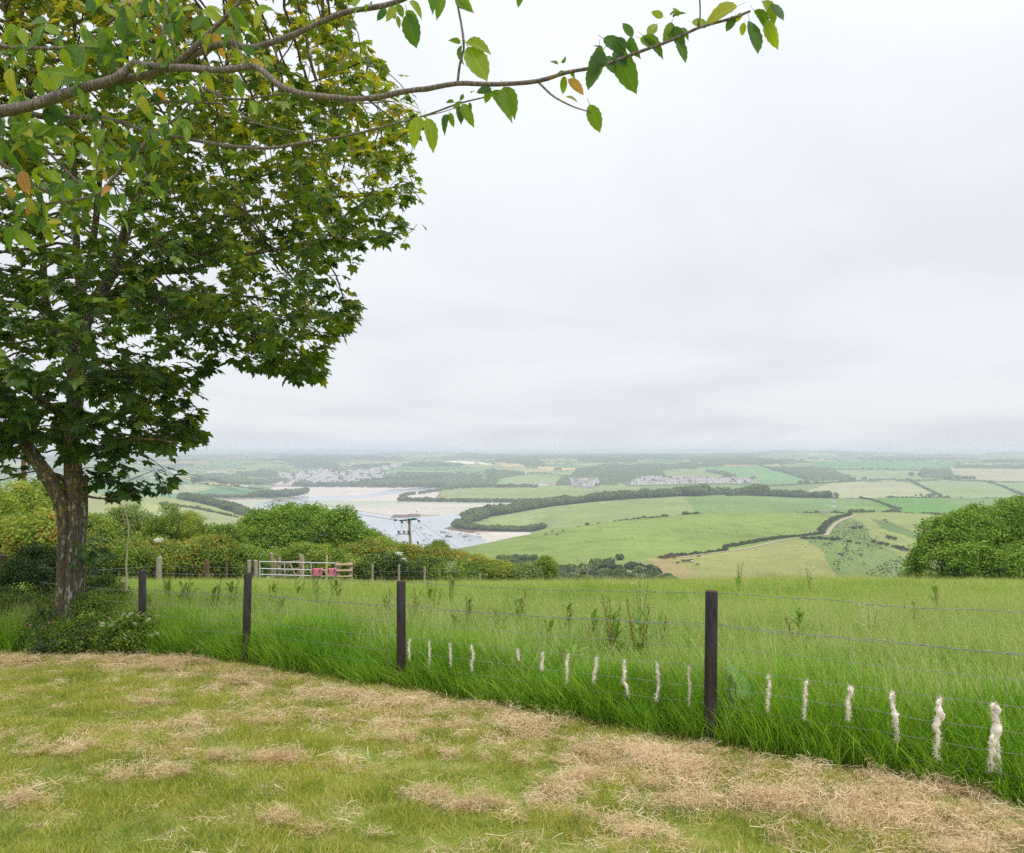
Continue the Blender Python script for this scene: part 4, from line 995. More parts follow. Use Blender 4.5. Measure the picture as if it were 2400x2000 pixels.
# ------------------------------------------------------------------ cows : one skinned low mesh
def cow_mesh(name, mat, graze):
    b = MB()
    ys = [(-1.15, 1.12, .10, .12), (-1.05, 1.1, .27, .30), (-.6, 1.02, .33, .38), (0, .98, .36, .42), (.55, 1.0, .32, .40), (.85, 1.08, .22, .32)]
    nk = [(1.15, .95, .15, .2), (1.38, .62, .13, .16), (1.5, .32, .12, .14), (1.6, .12, .07, .08)] if graze else [(1.1, 1.22, .15, .2), (1.3, 1.36, .14, .16), (1.52, 1.3, .12, .13), (1.72, 1.16, .07, .08)]
    S = ys + nk; V = []; Fc = []; K = 6
    for x, z, w, h in S:
        for k in range(K):
            a = k / K * 6.283; V.append((x, w * math.cos(a), z + h * math.sin(a)))
    for i in range(len(S) - 1):
        for k in range(K): Fc.append((i * K + k, i * K + (k + 1) % K, (i + 1) * K + (k + 1) % K, (i + 1) * K + k))
    Fc.append(tuple(range(K))[::-1]); Fc.append(tuple(range((len(S) - 1) * K, len(S) * K)))
    b.add(V, Fc)
    for x, y in ((-.85, .2), (-.85, -.2), (.6, .18), (.6, -.18)):
        b.tube([(x, y, .95), (x + (-.06 if x < 0 else .02), y, .5), (x, y, 0)], [.14, .075, .06], 5)
    b.tube([(-1.13, 0, 1.2), (-1.24, 0, .95), (-1.22, 0, .55)], [.03, .025, .05], 4)
    hx, hz = (1.42, .68) if graze else (1.32, 1.5)
    for s in (-1, 1): b.tube([(hx, s * .08, hz), (hx - .02, s * .26, hz + .03)], [.05, .02], 4)
    return mesh(name, np.concatenate(b.v), b.f, [mat], None, True)
CM = {}
for nm, c in (('black', (.015, .014, .014)), ('brown', (.13, .05, .025)), ('white', (.62, .58, .5))):
    mt = mat_plain(nm + '_hide', c, .7, .2, .2, 2); CM[nm] = (cow_mesh('cow', mt, True), cow_mesh('cow', mt, False))
CW = [(1204, 1255, 'black', 0), (1232, 1249, 'black', 1), (1279, 1255, 'black', 1), (1306, 1256, 'black', 1), (1294, 1248, 'black', 0), (1270, 1246, 'white', 1), (1309, 1239, 'white', 1), (1325, 1237, 'black', 1), (1355, 1230.5, 'black', 1), (1320, 1246, 'brown', 1), (1345, 1237, 'white', 0),
      (1374, 1231, 'white', 1), (1400, 1225, 'brown', 1), (1404, 1224.5, 'black', 1), (1417, 1222.5, 'white', 0), (1427, 1222, 'white', 1), (1432, 1224, 'white', 0), (1440, 1224, 'black', 0), (1465, 1218.5, 'black', 1), (1470, 1217, 'black', 0), (1496, 1218.5, 'black', 0), (1506, 1215.5, 'white', 0),
      (1589, 1322.5, 'black', 0), (1601, 1317, 'brown', 0), (1602, 1319, 'brown', 1), (1609, 1318, 'brown', 1), (1614, 1317, 'black', 0), (1621, 1316.5, 'black', 1), (1622, 1319, 'white', 1), (1619, 1318.5, 'brown', 0), (1635, 1327, 'brown', 0), (1580, 1311, 'brown', 1),
      (1546, 1309, 'brown', 0), (1549, 1308, 'brown', 1), (1551, 1310.5, 'black', 0), (1553, 1308, 'brown', 0), (1555, 1311, 'brown', 1), (1558, 1309, 'brown', 0), (1561, 1310, 'brown', 1), (1564, 1308, 'brown', 0), (1567, 1309, 'black', 1), (1571, 1307.5, 'brown', 0), (1575, 1307, 'brown', 1), (1579, 1306.5, 'brown', 0), (1586, 1305.5, 'brown', 1), (2172, 1203, 'white', 1), (1638, 1306, 'brown', 0)]
seen = {}
for k, (u, v, c, gr) in enumerate(CW):
    w = ray(u, v, 470, 985); o = obj('cow', CM[c][1 - gr if gr else 1], None, w, (0, 0, rng.uniform(-.5, .5) + (3.14 if k % 2 else 0)), 1.1)
    if u < 1318: place = 'grazing low at the left end of the cattle hill'; g = 'cows at the left end of the cattle hill'
    elif u < 1441: place = 'on the brow beside the lone hawthorn'; g = 'cows by the lone hawthorn'
    elif u < 1515: place = 'on the brow under the short skyline hedge'; g = 'cows under the skyline hedge'
    elif u > 2000: place = 'alone on the far right slope'; g = None
    elif u >= 1589 and u != 1638: place = 'in the small group on the olive field below the gateway'; g = 'cows below the gateway'
    elif u in (1580, 1638) and v in (1311, 1306): place = 'standing apart by the hedge bank' if u == 1638 else 'just right of the crowded gateway'; g = None
    else: place = 'crowding at the field gateway'; g = 'cows crowding at the gateway'
    tag(o, '%s cow %s' % (c, place), 'cow', ('%s ' % c + g) if g else None)
# ------------------------------------------------------------------ lattice mast
def lattice():
    w = ray(1953, 1203, 800, 985); h = (1203 - 1132) / F * w[1]
    e = empty('lattice_mast', w)
    M = mat_plain('galvanised', (.5, .51, .53), .5, .4, .1, 2, metal=.3)
    def r_(z): return 1.05 - .75 * z / h
    cor = [(math.cos(a), math.sin(a)) for a in (.3, .3 + 2.094, .3 + 4.189)]
    for cx, cz in cor:
        b = MB(); b.tube([(cx * r_(z), cz * r_(z), z) for z in np.linspace(-.5, h * .9, 6)], [.11] * 6, 5); b.build('leg', [M], e)
    b = MB(); zs = np.linspace(0, h * .9, 17)
    for i in range(16):
        for k in range(3):
            a, c = cor[k], cor[(k + 1) % 3]; z0, z1 = zs[i], zs[i + 1]
            b.bar((a[0] * r_(z0), a[1] * r_(z0), z0), (c[0] * r_(z1), c[1] * r_(z1), z1), .08); b.bar((a[0] * r_(z1), a[1] * r_(z1), z1), (c[0] * r_(z1), c[1] * r_(z1), z1), .07)
    o = b.build('bracing', [M], e)
    b = MB(); b.tube([(0, 0, h * .88), (0, 0, h)], [.1, .06], 5); b.build('top_aerial', [M], e)
    for z, s in ((.56, 1), (.40, -1), (.40, 1), (.22, 1), (.22, -1), (.72, -1)):
        b = MB(); b.tube([(s * .6, -.7, h * z), (s * 1.1, -.9, h * z)], [.06, .06], 5); b.tube([(s * 1.1, -.9, h * z), (s * 1.15, -1.25, h * z)], [.75, .7], 10); b.build('dish', [M_hull], e)
    for z in (.62, .8):
        for s in (-1, 1):
            b = MB(); b.box((s * 1.0, -.2, h * z), (.25, .15, 1.8)); b.build('panel_aerial', [M_hull], e)
    tag(e, 'slender grey lattice radio mast with dishes on the hill pasture', 'mast')
    b = MB(); b.box((0, 0, 1.2), (6, 3, 3.4)); b.add([(-3.2, -1.7, 2.9), (3.2, -1.7, 2.9), (3.2, 0, 3.8), (-3.2, 0, 3.8), (3.2, 1.7, 2.9), (-3.2, 1.7, 2.9)], [(0, 1, 2, 3), (3, 2, 4, 5)])
    o = b.build('equipment_hut', [M_stone], None, loc=ray(1927, 1204, 800, 985)); tag(o, 'low grey hut among bushes left of the mast foot', 'hut')
lattice()

# ------------------------------------------------------------------ fence
def mat_wood(name, c0, c1, rough=.85, scale=(30, 30, 3), spots=None):
    m, t, o = new_mat(name)
    g = N(t, 'ShaderNodeTexCoord').outputs['Object']
    mp = N(t, 'ShaderNodeMapping'); mp.inputs['Scale'].default_value = scale; t.links.new(g, mp.inputs[0])
    n = tnoise(t, 1.0, 6, .65, mp.outputs[0]); n2 = tnoise(t, 7, 4, .6, g)
    c = ramp(t, [(.3, c0), (.68, c1)], n)
    if spots: c = mixc(t, c, spots, ramp(t, [(.56, (0, 0, 0)), (.66, (.8, .8, .8))], n2))
    bsdf(t, o, c, rough, .25, n, .5, .01); return m
M_post = mat_wood('tarred_post', (.012, .010, .011), (.055, .046, .048), .55, spots=(.05, .035, .03))
M_posttop = mat_wood('post_end_grain', (.05, .022, .02), (.12, .06, .055), .8)
M_wire = mat_plain('fence_wire', (.30, .30, .31), .45, .5, .2, 20, metal=.5)
M_wool = mat_plain('raw_wool', (.84, .77, .67), .95, .1, .12, 30)
M_old = mat_wood('weathered_wood', (.22, .18, .14), (.44, .39, .32), .9)
M_new = mat_wood('fresh_timber', (.42, .31, .17), (.60, .48, .30), .85)
M_brown = mat_wood('brown_wood', (.10, .06, .045), (.22, .14, .10), .85)

POSTS = [(4.35, 3.98), (1.60, 6.50), (-1.21, 8.85), (-3.37, 10.35), (-5.13, 11.25)]
PTOP = [None, 1385, 1362, 1343, 1337]
fence = empty('wire_fence', (0, 8, float(gz(0, 8)))); tag(fence, 'wire stock fence with tarred round posts between lawn and meadow', 'fence')
fo = np.array(fence.location)
LAB = {1: 'tarred post nearest the camera on the right', 2: 'tarred post in the middle of the photo', 3: 'brownish tarred post in front of the field gate', 4: 'black post beside the sycamore, farthest'}
TOP = []
for i, (x, y) in enumerate(POSTS):
    z0 = float(gz(x, y)); zt = -(PTOP[i] - V0) / F * y if PTOP[i] else z0 + 1.22
    TOP.append(zt); r = .050
    lean = {3: (.03, 0, 0), 1: (0.012, 0, 0)}.get(i, (.0, 0, 0))
    pts = np.array([(x - lean[0], y, z0 - .3), (x - lean[0], y, z0), (x - lean[0] * .5, y, (z0 + zt) / 2), (x, y, zt - .012), (x, y, zt)]) - fo
    b = MB(); V, Fq, Ft = tube_np(pts, [r * 1.03, r * 1.02, r, r * .99, r * .86], 20)
    b.add(V, list(Fq)); b.add(V, [tuple(f) for f in Ft], 1)
    o = b.build('post', [M_post, M_posttop], fence, True)
    if i in LAB: o['label'] = LAB[i]
EXT = [(6.6, 1.9)] + POSTS + [(-7.05, 12.55), (-9.3, 15.2), (-16.0, 23.0)]
EXZ = [float(gz(6.6, 1.9)) + 1.22] + TOP + [float(gz(-7.05, 12.55)) + 1.15, float(gz(-9.3, 15.2)) + 1.1, float(gz(-16, 23)) + 1.1]
def on_fence(i, t, drop, off=.055):
    a, b = np.array(EXT[i]), np.array(EXT[i + 1]); p = a + (b - a) * t
    nrm = np.array([-(b - a)[1], (b - a)[0]]); nrm /= np.linalg.norm(nrm)
    if nrm[1] > 0: nrm = -nrm
    za, zb = EXZ[i], EXZ[i + 1]
    return np.array([p[0] - nrm[0] * off, p[1] - nrm[1] * off, za + (zb - za) * t - drop])
def wire_run(name, drop, rad, barbs=False, seg=12, lastspan=None):
    b = MB(); n = lastspan or len(EXT) - 1
    for i in range(n):
        wob = rng.normal(0, .004, seg + 1); wob[0] = wob[-1] = 0
        pts = [on_fence(i, k / seg, drop + .025 * math.sin(math.pi * k / seg) * (1 if barbs else .5)) + (0, 0, wob[k]) - fo for k in range(seg + 1)]
        L = np.linalg.norm(np.array(pts[-1]) - pts[0])
        if barbs:
            k = int(L / .012 / 2); t = np.linspace(0, 1, max(30, k)); q = np.array(pts); s = np.linspace(0, 1, len(q))
            c = np.column_stack([np.interp(t, s, q[:, j]) for j in range(3)])
            for ph in (0, math.pi):
                c2 = c.copy(); c2[:, 2] += .0022 * np.cos(t * L / .045 * 6.283 + ph); c2[:, 1] += .0022 * np.sin(t * L / .045 * 6.283 + ph)
                b.tube(c2, rad * .8, 4)
            for d in np.arange(.05, L, .125):
                p = np.array([np.interp(d / L, s, q[:, j]) for j in range(3)])
                for _ in range(2):
                    v = rng.normal(size=3); v[0] *= .35; v /= np.linalg.norm(v)
                    b.tube([p - v * .019, p, p + v * .019], [.0008, .0022, .0008], 4)
                b.tube([p - (.008, -.006, 0), p + (.008, -.006, 0)], [.0042, .0042], 6)
        else: b.tube(pts, rad, 5)
    return b.build(name, [M_wire], fence, False)
wire_run('barbed_wire', .022, .0017, True); wire_run('barbed_wire', .275, .0017, True)
NET = [.295, .46, .625, .785, .925, 1.07, 1.19]
for d in NET: wire_run('net_wire', d, .0016 if d != NET[0] else .002)
STAYS = []
for i in range(1, 6):
    L = np.hypot(*(np.array(EXT[i + 1]) - EXT[i])); n = int(L / .305)
    for k in range(n):
        t = (k + .75) * .305 / L
        if t < .985: STAYS.append((i, t))
# spans 0..: 0 is the off-frame one to the right
L0 = np.hypot(*(np.array(EXT[1]) - EXT[0]));
L1 = np.hypot(*(np.array(EXT[2]) - EXT[1]))
WST = []
for i, t in STAYS:
    top = on_fence(i, t, NET[0]) - fo; bot = on_fence(i, t, NET[-1]) - fo; bot = bot + (rng.normal(0, .006), 0, 0)
    b = MB(); mid = [top + (bot - top) * q + (rng.normal(0, .002), 0, 0) for q in (.18, .36, .53, .68, .84)]
    b.tube([top] + mid + [bot], .0013, 4); b.build('stay_wire', [M_wire], fence)
    p = top + fo; WST.append((U0 + F * p[0] / p[1], i, t))
# wool caught on the stays
WOOL = [(975, .34, .55), (1027, .30, .5), (1078, .30, .45), (1131, .30, .7), (1188, .10, .3), (1248, .26, .7), (1312, .34, .8), (1378, .32, .85), (1446, .36, 1.0), (1520, .42, .9), (1598, .42, .5), (1763, .36, .7), (1851, .36, .8), (1947, .36, 1.25), (2050, .38, 1.4), (2155, .44, 1.7), (2272, .5, 2.2), (2393, .5, 1.5)]
wlab = ['wool wisp just right of the middle post, first of the row', 'hooked wool wisp second right of the middle post', 'thin wool wisp third right of the middle post', 'fat topped wool tuft fourth right of the middle post', 'tiny scrap of wool fifth right of the middle post', 'wool wisp curling at its foot, sixth right of the middle post',
        'slim wool twist seventh right of the middle post', 'wool tuft with a flying top, eighth right of the middle post', 'lumpy wool twist ninth right of the middle post', 'long wool twist third left of the nearest post', 'thin grey wool strand second left of the nearest post', 'wool twist hanging in front of the broad dock leaves',
        'slim wool twist first clear one right of the dock leaves', 'wool twist with a round knot near its middle', 'wool twist with a wide hooked knot', 'thick wool twist with double bulges', 'biggest bulging wool tuft near the right edge', 'wool tuft cut by the right edge of the photo']
def wool(px, ln, fat, lab):
    j = min(range(len(WST)), key=lambda k: abs(WST[k][0] - px)); _, i, t = WST[j]
    top = on_fence(i, t, NET[2] + .015); n = 22; s = np.linspace(0, 1, n); ln = ln * rng.uniform(.62, .95)
    th = .0026 + .0056 * fat * (np.sin(s * 9 + rng.uniform(0, 6)) * .35 + .65) * np.sin(np.pi * np.clip(s * .96 + .03, 0, 1)) ** .4
    for _ in range(2 if fat < 1 else 4): c = rng.uniform(.05, .9); th += .0062 * fat * np.exp(-((s - c) / .07) ** 2)
    pts = np.column_stack([np.cumsum(rng.normal(0, .0028 * fat + .001, n)), -.004 + rng.normal(0, .003, n), -s * ln])
    V, Fq, Ft = tube_np(pts, th, 10, True, .22)
    if fat > .75:   # a loop that sticks out sideways
        b2 = MB()
    b = MB(); b.add(V, list(Fq) + [tuple(f) for f in Ft])
    if fat > .6:
        for _ in range(int(2 * fat)):
            c = rng.uniform(0, .7); side = rng.choice([-1, 1]); p0 = pts[int(c * n)]; R = .0075 * fat
            lp = [p0 + (0, 0, 0), p0 + (side * R * 1.2, -.005, .3 * R), p0 + (side * R * 2.0, -.008, -R * .8), p0 + (side * R * 1.4, -.006, -R * 2.2), p0 + (0, 0, -R * 2.6)]
            b.tube(lp, [R * .5, R * .75, R * .8, R * .7, R * .3], 7)
    e = b.build('wool_tuft', [M_wool], None, True, loc=top)
    # loose fibres
    k = int(200 + 260 * fat); V = []; Fc = []
    for q in range(k):
        p = pts[rng.integers(0, n)]; d = rng.normal(size=3); d /= np.linalg.norm(d); L = rng.uniform(.012, .034) * (.7 + .4 * fat)
        a = p + d * .006; m_ = a + d * L * .6; t2 = m_ + (rng.normal(0, .006), rng.normal(0, .006), -L * .35); w_ = np.cross(d, rng.normal(size=3)); w_ /= np.linalg.norm(w_); w_ *= .0011
        V += [a - w_, a + w_, m_ + w_ * .7, m_ - w_ * .7, t2]; c0 = q * 5; Fc += [(c0, c0 + 1, c0 + 2, c0 + 3), (c0 + 3, c0 + 2, c0 + 4)]
    f = obj('fibres', mesh('fibres', V, Fc, M_wool), e); f['kind'] = 'stuff'
    tag(e, lab, 'wool tuft', 'wool tufts caught on the fence wires')
for (px, ln, fat), lab in zip(WOOL, wlab): wool(px, ln, fat, lab)

# ------------------------------------------------------------------ gate corner, about 38 m away
def at_ground(u, y): x = (u - U0) / F * y; return np.array([x, y, float(gz(x, y))])
def round_post(u, vt, y, r, mat, lab, name='wooden_post', rtop=None):
    p = at_ground(u, y); zt = -(vt - V0) / F * y
    b = MB(); h = zt - p[2]
    b.tube([(0, 0, -.3), (0, 0, h * .5), (rng.normal(0, .01), 0, h - .03), (0, 0, h)], [r * 1.05, r, r, r * .9], 12)
    o = b.build(name, [mat], None, False, loc=p)
    if lab: tag(o, lab, 'post', None)
    return o
def gate():
    y = 37.5; e = empty('field_gate', at_ground(700, y)); eo = np.array(e.location)
    M = mat_plain('galvanised_tube', (.62, .63, .64), .38, .5, .08, 3, metal=.45)
    def gp(u, v): return P(u, v, y) - eo
    zt = [(1316.5, 1320.5), (1333, 1337.5), (1346.5, 1351.5), (1359, 1364)]
    for k, (a, c) in enumerate(zt):
        b = MB(); b.tube([gp(608.5, a), gp(786, c)], .026, 8); b.build('rail', [M], e)
    for u in (608.5, 667, 729, 786):
        t = (u - 608.5) / 177.5; b = MB(); b.tube([gp(u, 1316.5 + 4 * t), gp(u, 1359 + 5 * t)], .024 if u not in (608.5, 786) else .032, 8); b.build('upright', [M], e)
    b = MB(); b.tube([gp(608, 1339), gp(615, 1338), gp(616, 1346), gp(609, 1347)], .014, 6); b.build('latch', [M], e)
    tag(e, 'galvanised metal field gate with thin tubular rails', 'gate')
    # small timber gate standing half open behind
    y2 = 40.5; g = empty('wooden_gate', at_ground(680, y2)); go = np.array(g.location)
    def wp(u, v, yy=y2): return P(u, v, yy) - go
    def plank(n, a, b_, w=.09, h=.03):
        q = MB(); q.bar(a, b_, h, w); return q.build(n, [M_new], g)
    ya, yb = 39.6, 42.0
    plank('rail', wp(648, 1322, yb), wp(711, 1314, ya), .13); plank('rail', wp(648, 1340, yb), wp(711, 1331, ya), .1); plank('rail', wp(646, 1354, yb), wp(711, 1346, ya), .1)
    plank('stile', wp(645, 1312, yb), wp(645, 1356, yb), .10, .06); plank('stile', wp(711, 1305, ya), wp(711, 1354, ya), .10, .06)
    plank('brace', wp(649, 1326, yb), wp(661, 1350, 41.6)); plank('brace', wp(664, 1350, 41.6), wp(679, 1321, 41)); plank('brace', wp(679, 1321, 41), wp(693, 1350, 40.2)); plank('brace', wp(692, 1354, 40.2), wp(709, 1318, ya - .05))
    tag(g, 'pale timber gate with zigzag braces leaning half open behind the metal gate', 'gate')
    s = empty('post_and_rail_panel', at_ground(805, 37.5)); so = np.array(s.location)
    for u in (791, 822):
        b = MB(); q = at_ground(u, 37.5); b.tube([q - so + (0, 0, -.3), P(u, 1318, 37.5) - so], .095, 12); b.build('post', [M_old], s)
    for v in (1324, 1338):
        b = MB(); b.tube([P(787, v, 37.38) - so, P(826, v - .5, 37.38) - so], .055, 10); b.build('rail', [M_new], s)
    b = MB(); b.tube([P(789, 1352, 37.4) - so, P(824, 1351, 37.4) - so], .04, 10); b.build('rail', [M_new], s)
    tag(s, 'short panel of two posts and round rails at the right end of the metal gate', 'fence')
    round_post(600, 1314, 37.5, .095, M_old, 'stout pale post at the latch end of the metal gate')
    round_post(584, 1313, 37.8, .09, M_old, 'weathered post left of the latch post')
    round_post(637, 1297, 43, .10, M_old, 'tall grey post behind the left half of the metal gate')
    round_post(655, 1306, 44, .08, M_old, 'shorter grey post between the tall ones behind the gate')
    round_post(706, 1300, 43, .11, M_old, 'grey post behind the head of the timber gate')
    round_post(765, 1302, 41, .055, M_new, 'thin fresh stake behind the right half of the gate')
    round_post(372, 1306, 33, .115, M_old, 'thick pale post standing alone in the meadow')
    round_post(485, 1312, 37, .09, M_brown, 'broad brown post at the hedge foot')
    round_post(488, 1318, 35, .055, M_brown, 'slim brown stake in front of the broad brown post')
    round_post(531, 1319, 37, .05, M_brown, 'slim brown stake left of the gate posts')
    round_post(306, 1312, 40, .06, M_old, 'thin grey stake by the dangling branch')
    for u, vt, lab in ((873, 1322, 'grey stake under the flowering hedge, nearest the gate'), (935, 1324, 'grey stake under the middle of the flowering hedge'), (995, 1329, 'grey stake under the right of the flowering hedge'), (1125, 1345, 'last small stake where hedge meets meadow')):
        round_post(u, vt, 44, .06, M_old, lab)
    round_post(97, 1325, 24, .085, M_old, 'grey post left of the sycamore trunk, farther')
    round_post(124, 1324, 20, .13, M_old, 'broad grey post touching the left of the sycamore trunk')
    round_post(216, 1335, 19, .06, M_brown, 'short brown stake right of the sycamore trunk')
    round_post(8, 1301, 15.2, .062, M_brown, 'brown wooden fence post at the left edge of the photo')
    # crossing field fence wires
    b = MB()
    for dz in (.25, .55, .85):
        for a, c in (((372, 33), (485, 37)), ((485, 37), (584, 37.8)), ((830, 37.5), (873, 44)), ((873, 44), (1125, 44)), ((216, 19), (372, 33))):
            p, q = at_ground(*a), at_ground(*c); b.tube([p + (0, 0, dz), q + (0, 0, dz)], .004, 4)
    o = b.build('fence_wires', [M_wire]); tag(o, 'thin wires of the old fence leading to the gate', 'wire')
    # tubs hung on the gate
    Mp = mat_plain('pink_plastic', (.74, .24, .33), .45, .4, .1, 4)
    Md = mat_plain('dark_strap', (.02, .02, .025), .6, .3, .1, 4)
    for u, w_, lab in ((744, .44, 'larger pink feed tub hooked on the metal gate'), (778, .36, 'smaller faded pink feed tub half behind the rail post')):
        y3 = 37.2; p = P(u, 1334, y3); e = empty('feed_tub', p); H = .30 if w_ > .4 else .29; D = .36
        b = MB(); tw, bw = w_ / 2, w_ / 2 * .82; k = 5
        def ringp(w, d, z, ins=0): return [(-w + ins, -d + ins, z), (w - ins, -d + ins, z), (w - ins, d - ins, z), (-w + ins, d - ins, z)]
        V = ringp(bw, D / 2 * .8, -H) + ringp(tw, D / 2, 0) + ringp(tw, D / 2, 0, .02) + ringp(bw, D / 2 * .8, -H + .02, .02)
        Fc = [(3, 2, 1, 0)] + [(i, (i + 1) % 4, 4 + (i + 1) % 4, 4 + i) for i in range(4)] + [(4 + i, 4 + (i + 1) % 4, 8 + (i + 1) % 4, 8 + i) for i in range(4)] + [(8 + i, 8 + (i + 1) % 4, 12 + (i + 1) % 4, 12 + i) for i in range(4)] + [(12, 13, 14, 15)]
        b.add(V, Fc); bb = b.build('bucket', [Mp], e)
        b = MB(); b.tube([(-tw, -D / 2, 0), (tw, -D / 2, 0), (tw, D / 2, 0), (-tw, D / 2, 0), (-tw, -D / 2, 0)], .016, 6); b.build('rim', [Mp], e)
        for sx in (-.72, .72 if w_ > .4 else .9):
            b = MB(); b.box((sx * tw, -D / 2 - .012, -.06), (.03, .012, .18)); b.box((sx * tw, -D / 2 + .02, .03), (.03, .09, .012)); b.build('strap', [Md], e)
        tag(e, lab, 'tub', 'feed tubs on the gate')
gate()

# ------------------------------------------------------------------ electricity poles
M_pole = mat_wood('pole_wood', (.20, .15, .09), (.40, .33, .22), .85, (12, 12, .8))
M_polered = mat_wood('red_brown_pole', (.10, .05, .04), (.20, .11, .09), .85, (12, 12, .8))
M_steel = mat_plain('dark_steel', (.05, .045, .045), .6, .4, .2, 4, metal=.4)
M_insul = mat_plain('green_glass', (.02, .22, .20), .25, .6, .15, 4)
M_cable = mat_plain('cable', (.12, .12, .13), .6, .3, .1, 4)
def pole():
    y = 80.0; x = (961 - U0) / F * y; z0 = float(gz(x, y)); e = empty('utility_pole', (x, y, z0)); eo = np.array(e.location)
    def p(u, v, dy=0): return P(u, v, y + dy) - eo
    b = MB(); b.tube([(.12, 0, -.5), p(963, 1290), p(958.5, 1216)], [.17, .15, .115], 12); b.build('pole', [M_pole], e)
    b = MB(); b.bar(p(936, 1220.5, -.16), p(978, 1217, -.16), .1, .13); b.build('crossarm', [M_steel], e)
    b = MB(); b.bar(p(951, 1220, -.14), p(957, 1228, -.14), .04); b.bar(p(966, 1219, -.14), p(959, 1228, -.14), .04); b.build('brace', [M_steel], e)
    def insul(a, c):
        a, c = np.array(a), np.array(c); d = (c - a); q = MB(); n = 7
        for k in range(n):
            m = a + d * (k + .5) / n; w = d / np.linalg.norm(d) * .025
            q.tube([m - w, m, m + w], [.05, .115, .05], 10)
        q.tube([a, c], .025, 6); return q.build('insulator', [M_insul], e)
    INS = [(p(930, 1219.5), p(923, 1219)), (p(940, 1222), p(944, 1226)), (p(972, 1216), p(964, 1217.5, -.4)), (p(979, 1219), p(984.5, 1223.5))]
    for a, c in INS: insul(a, c)
    b = MB(); b.tube([p(930, 1219.5), p(936, 1220)], .02, 5); b.build('link', [M_steel], e)
    # lower switch arm
    b = MB(); b.bar(p(932, 1251.5, -.2), p(961, 1252.5, -.2), .07); b.build('crossarm', [M_steel], e)
    for u in (933, 946, 956):
        b = MB()
        b.tube([p(u, 1251, -.2), p(u + 1, 1246, -.25), p(u + 1.6, 1244.5, -.25), p(u + 3, 1247, -.3), p(u + 3.5, 1250, -.3)], .045, 6)
        b.tube([p(u - .5, 1245, -.2), p(u - 1.8, 1248, -.2)], .04, 6)
        b.build('switch_arm', [M_steel], e)
    jump = [(p(923, 1219), p(925, 1231), p(934, 1246)), (p(942, 1224), p(940, 1236), p(938, 1250)), (p(942, 1224), p(943, 1236), p(946, 1247)), (p(944, 1224), p(953, 1234), p(957, 1246)), (p(982, 1222), p(978, 1232), p(974, 1243))]
    for j in jump:
        b = MB(); b.tube(spline(j, .4), .012, 4); b.build('jumper_wire', [M_cable], e)
    for a, c in ((p(962, 1228), p(1012, 1300, -6)), (p(960, 1222), p(1040, 1300, -6)), (p(984, 1224), p(1095, 1300, -8))):
        b = MB(); b.tube([a, c], .014, 4); b.build('stay_wire', [M_cable], e)
    b = MB(); m = p(979, 1272, -2); b.tube([m + (-.06, 0, .12), m, m + (.06, 0, -.12)], [.05, .09, .05], 8); b.build('stay_insulator', [M_steel], e)
    tag(e, 'wooden electricity pole with green insulators standing before the estuary', 'utility pole')
    x2, y2 = (55.5 - U0) / F * 46, 46.0; z2 = float(gz(x2, y2)); e2 = empty('utility_pole', (x2, y2, z2))
    b = MB(); h = -(1000 - V0) / F * 46 - z2; b.tube([(0, 0, -.5), (0, 0, h * .5), (0, 0, h)], [.15, .14, .12], 12); b.build('pole', [M_polered], e2)
    b = MB(); b.bar((-1.0, -.14, h - .35), (1.0, -.14, h - .35), .1, .13); b.build('crossarm', [M_steel], e2)
    tag(e2, 'red brown electricity pole seen through the sycamore leaves', 'utility pole')
    b = MB()
    for k, (u, v) in enumerate(((923, 1219), (930, 1219.5), (964, 1217))):
        a = P(u, v, y); c = np.array([x2 - .8 + k * .8, y2 - .1, z2 + h - .3]); t = np.linspace(0, 1, 24)[:, None]
        pts = a + (c - a) * t; pts[:, 2] -= (np.sin(np.pi * t[:, 0])) * .55; b.tube(pts, .011, 4)
    for k, (u, v) in enumerate(((984, 1223), (990, 1226))):
        pass
    o = b.build('power_lines', [M_cable]); tag(o, 'faint power lines strung left from the insulator pole', 'wire')
pole()

# ------------------------------------------------------------------ lawn, hay, meadow grass
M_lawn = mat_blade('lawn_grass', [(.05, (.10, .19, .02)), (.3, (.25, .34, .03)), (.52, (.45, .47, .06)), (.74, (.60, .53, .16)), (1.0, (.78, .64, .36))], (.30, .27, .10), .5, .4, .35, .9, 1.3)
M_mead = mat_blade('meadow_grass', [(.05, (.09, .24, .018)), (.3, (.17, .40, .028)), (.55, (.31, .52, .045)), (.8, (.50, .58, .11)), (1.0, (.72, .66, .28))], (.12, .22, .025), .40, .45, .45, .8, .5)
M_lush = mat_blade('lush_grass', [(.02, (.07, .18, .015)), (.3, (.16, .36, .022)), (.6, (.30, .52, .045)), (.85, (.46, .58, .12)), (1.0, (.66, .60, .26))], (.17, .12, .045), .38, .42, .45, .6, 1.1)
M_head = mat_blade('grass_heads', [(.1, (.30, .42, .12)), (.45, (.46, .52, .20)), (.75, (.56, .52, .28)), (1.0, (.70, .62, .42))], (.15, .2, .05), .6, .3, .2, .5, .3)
M_hay = mat_blade('dry_cuttings', [(.05, (.28, .19, .10)), (.28, (.58, .42, .24)), (.6, (.82, .65, .42)), (.85, (.93, .81, .60)), (1.0, (.50, .52, .18))], (.55, .4, .25), .6, .2, .3, .5, 2.0)
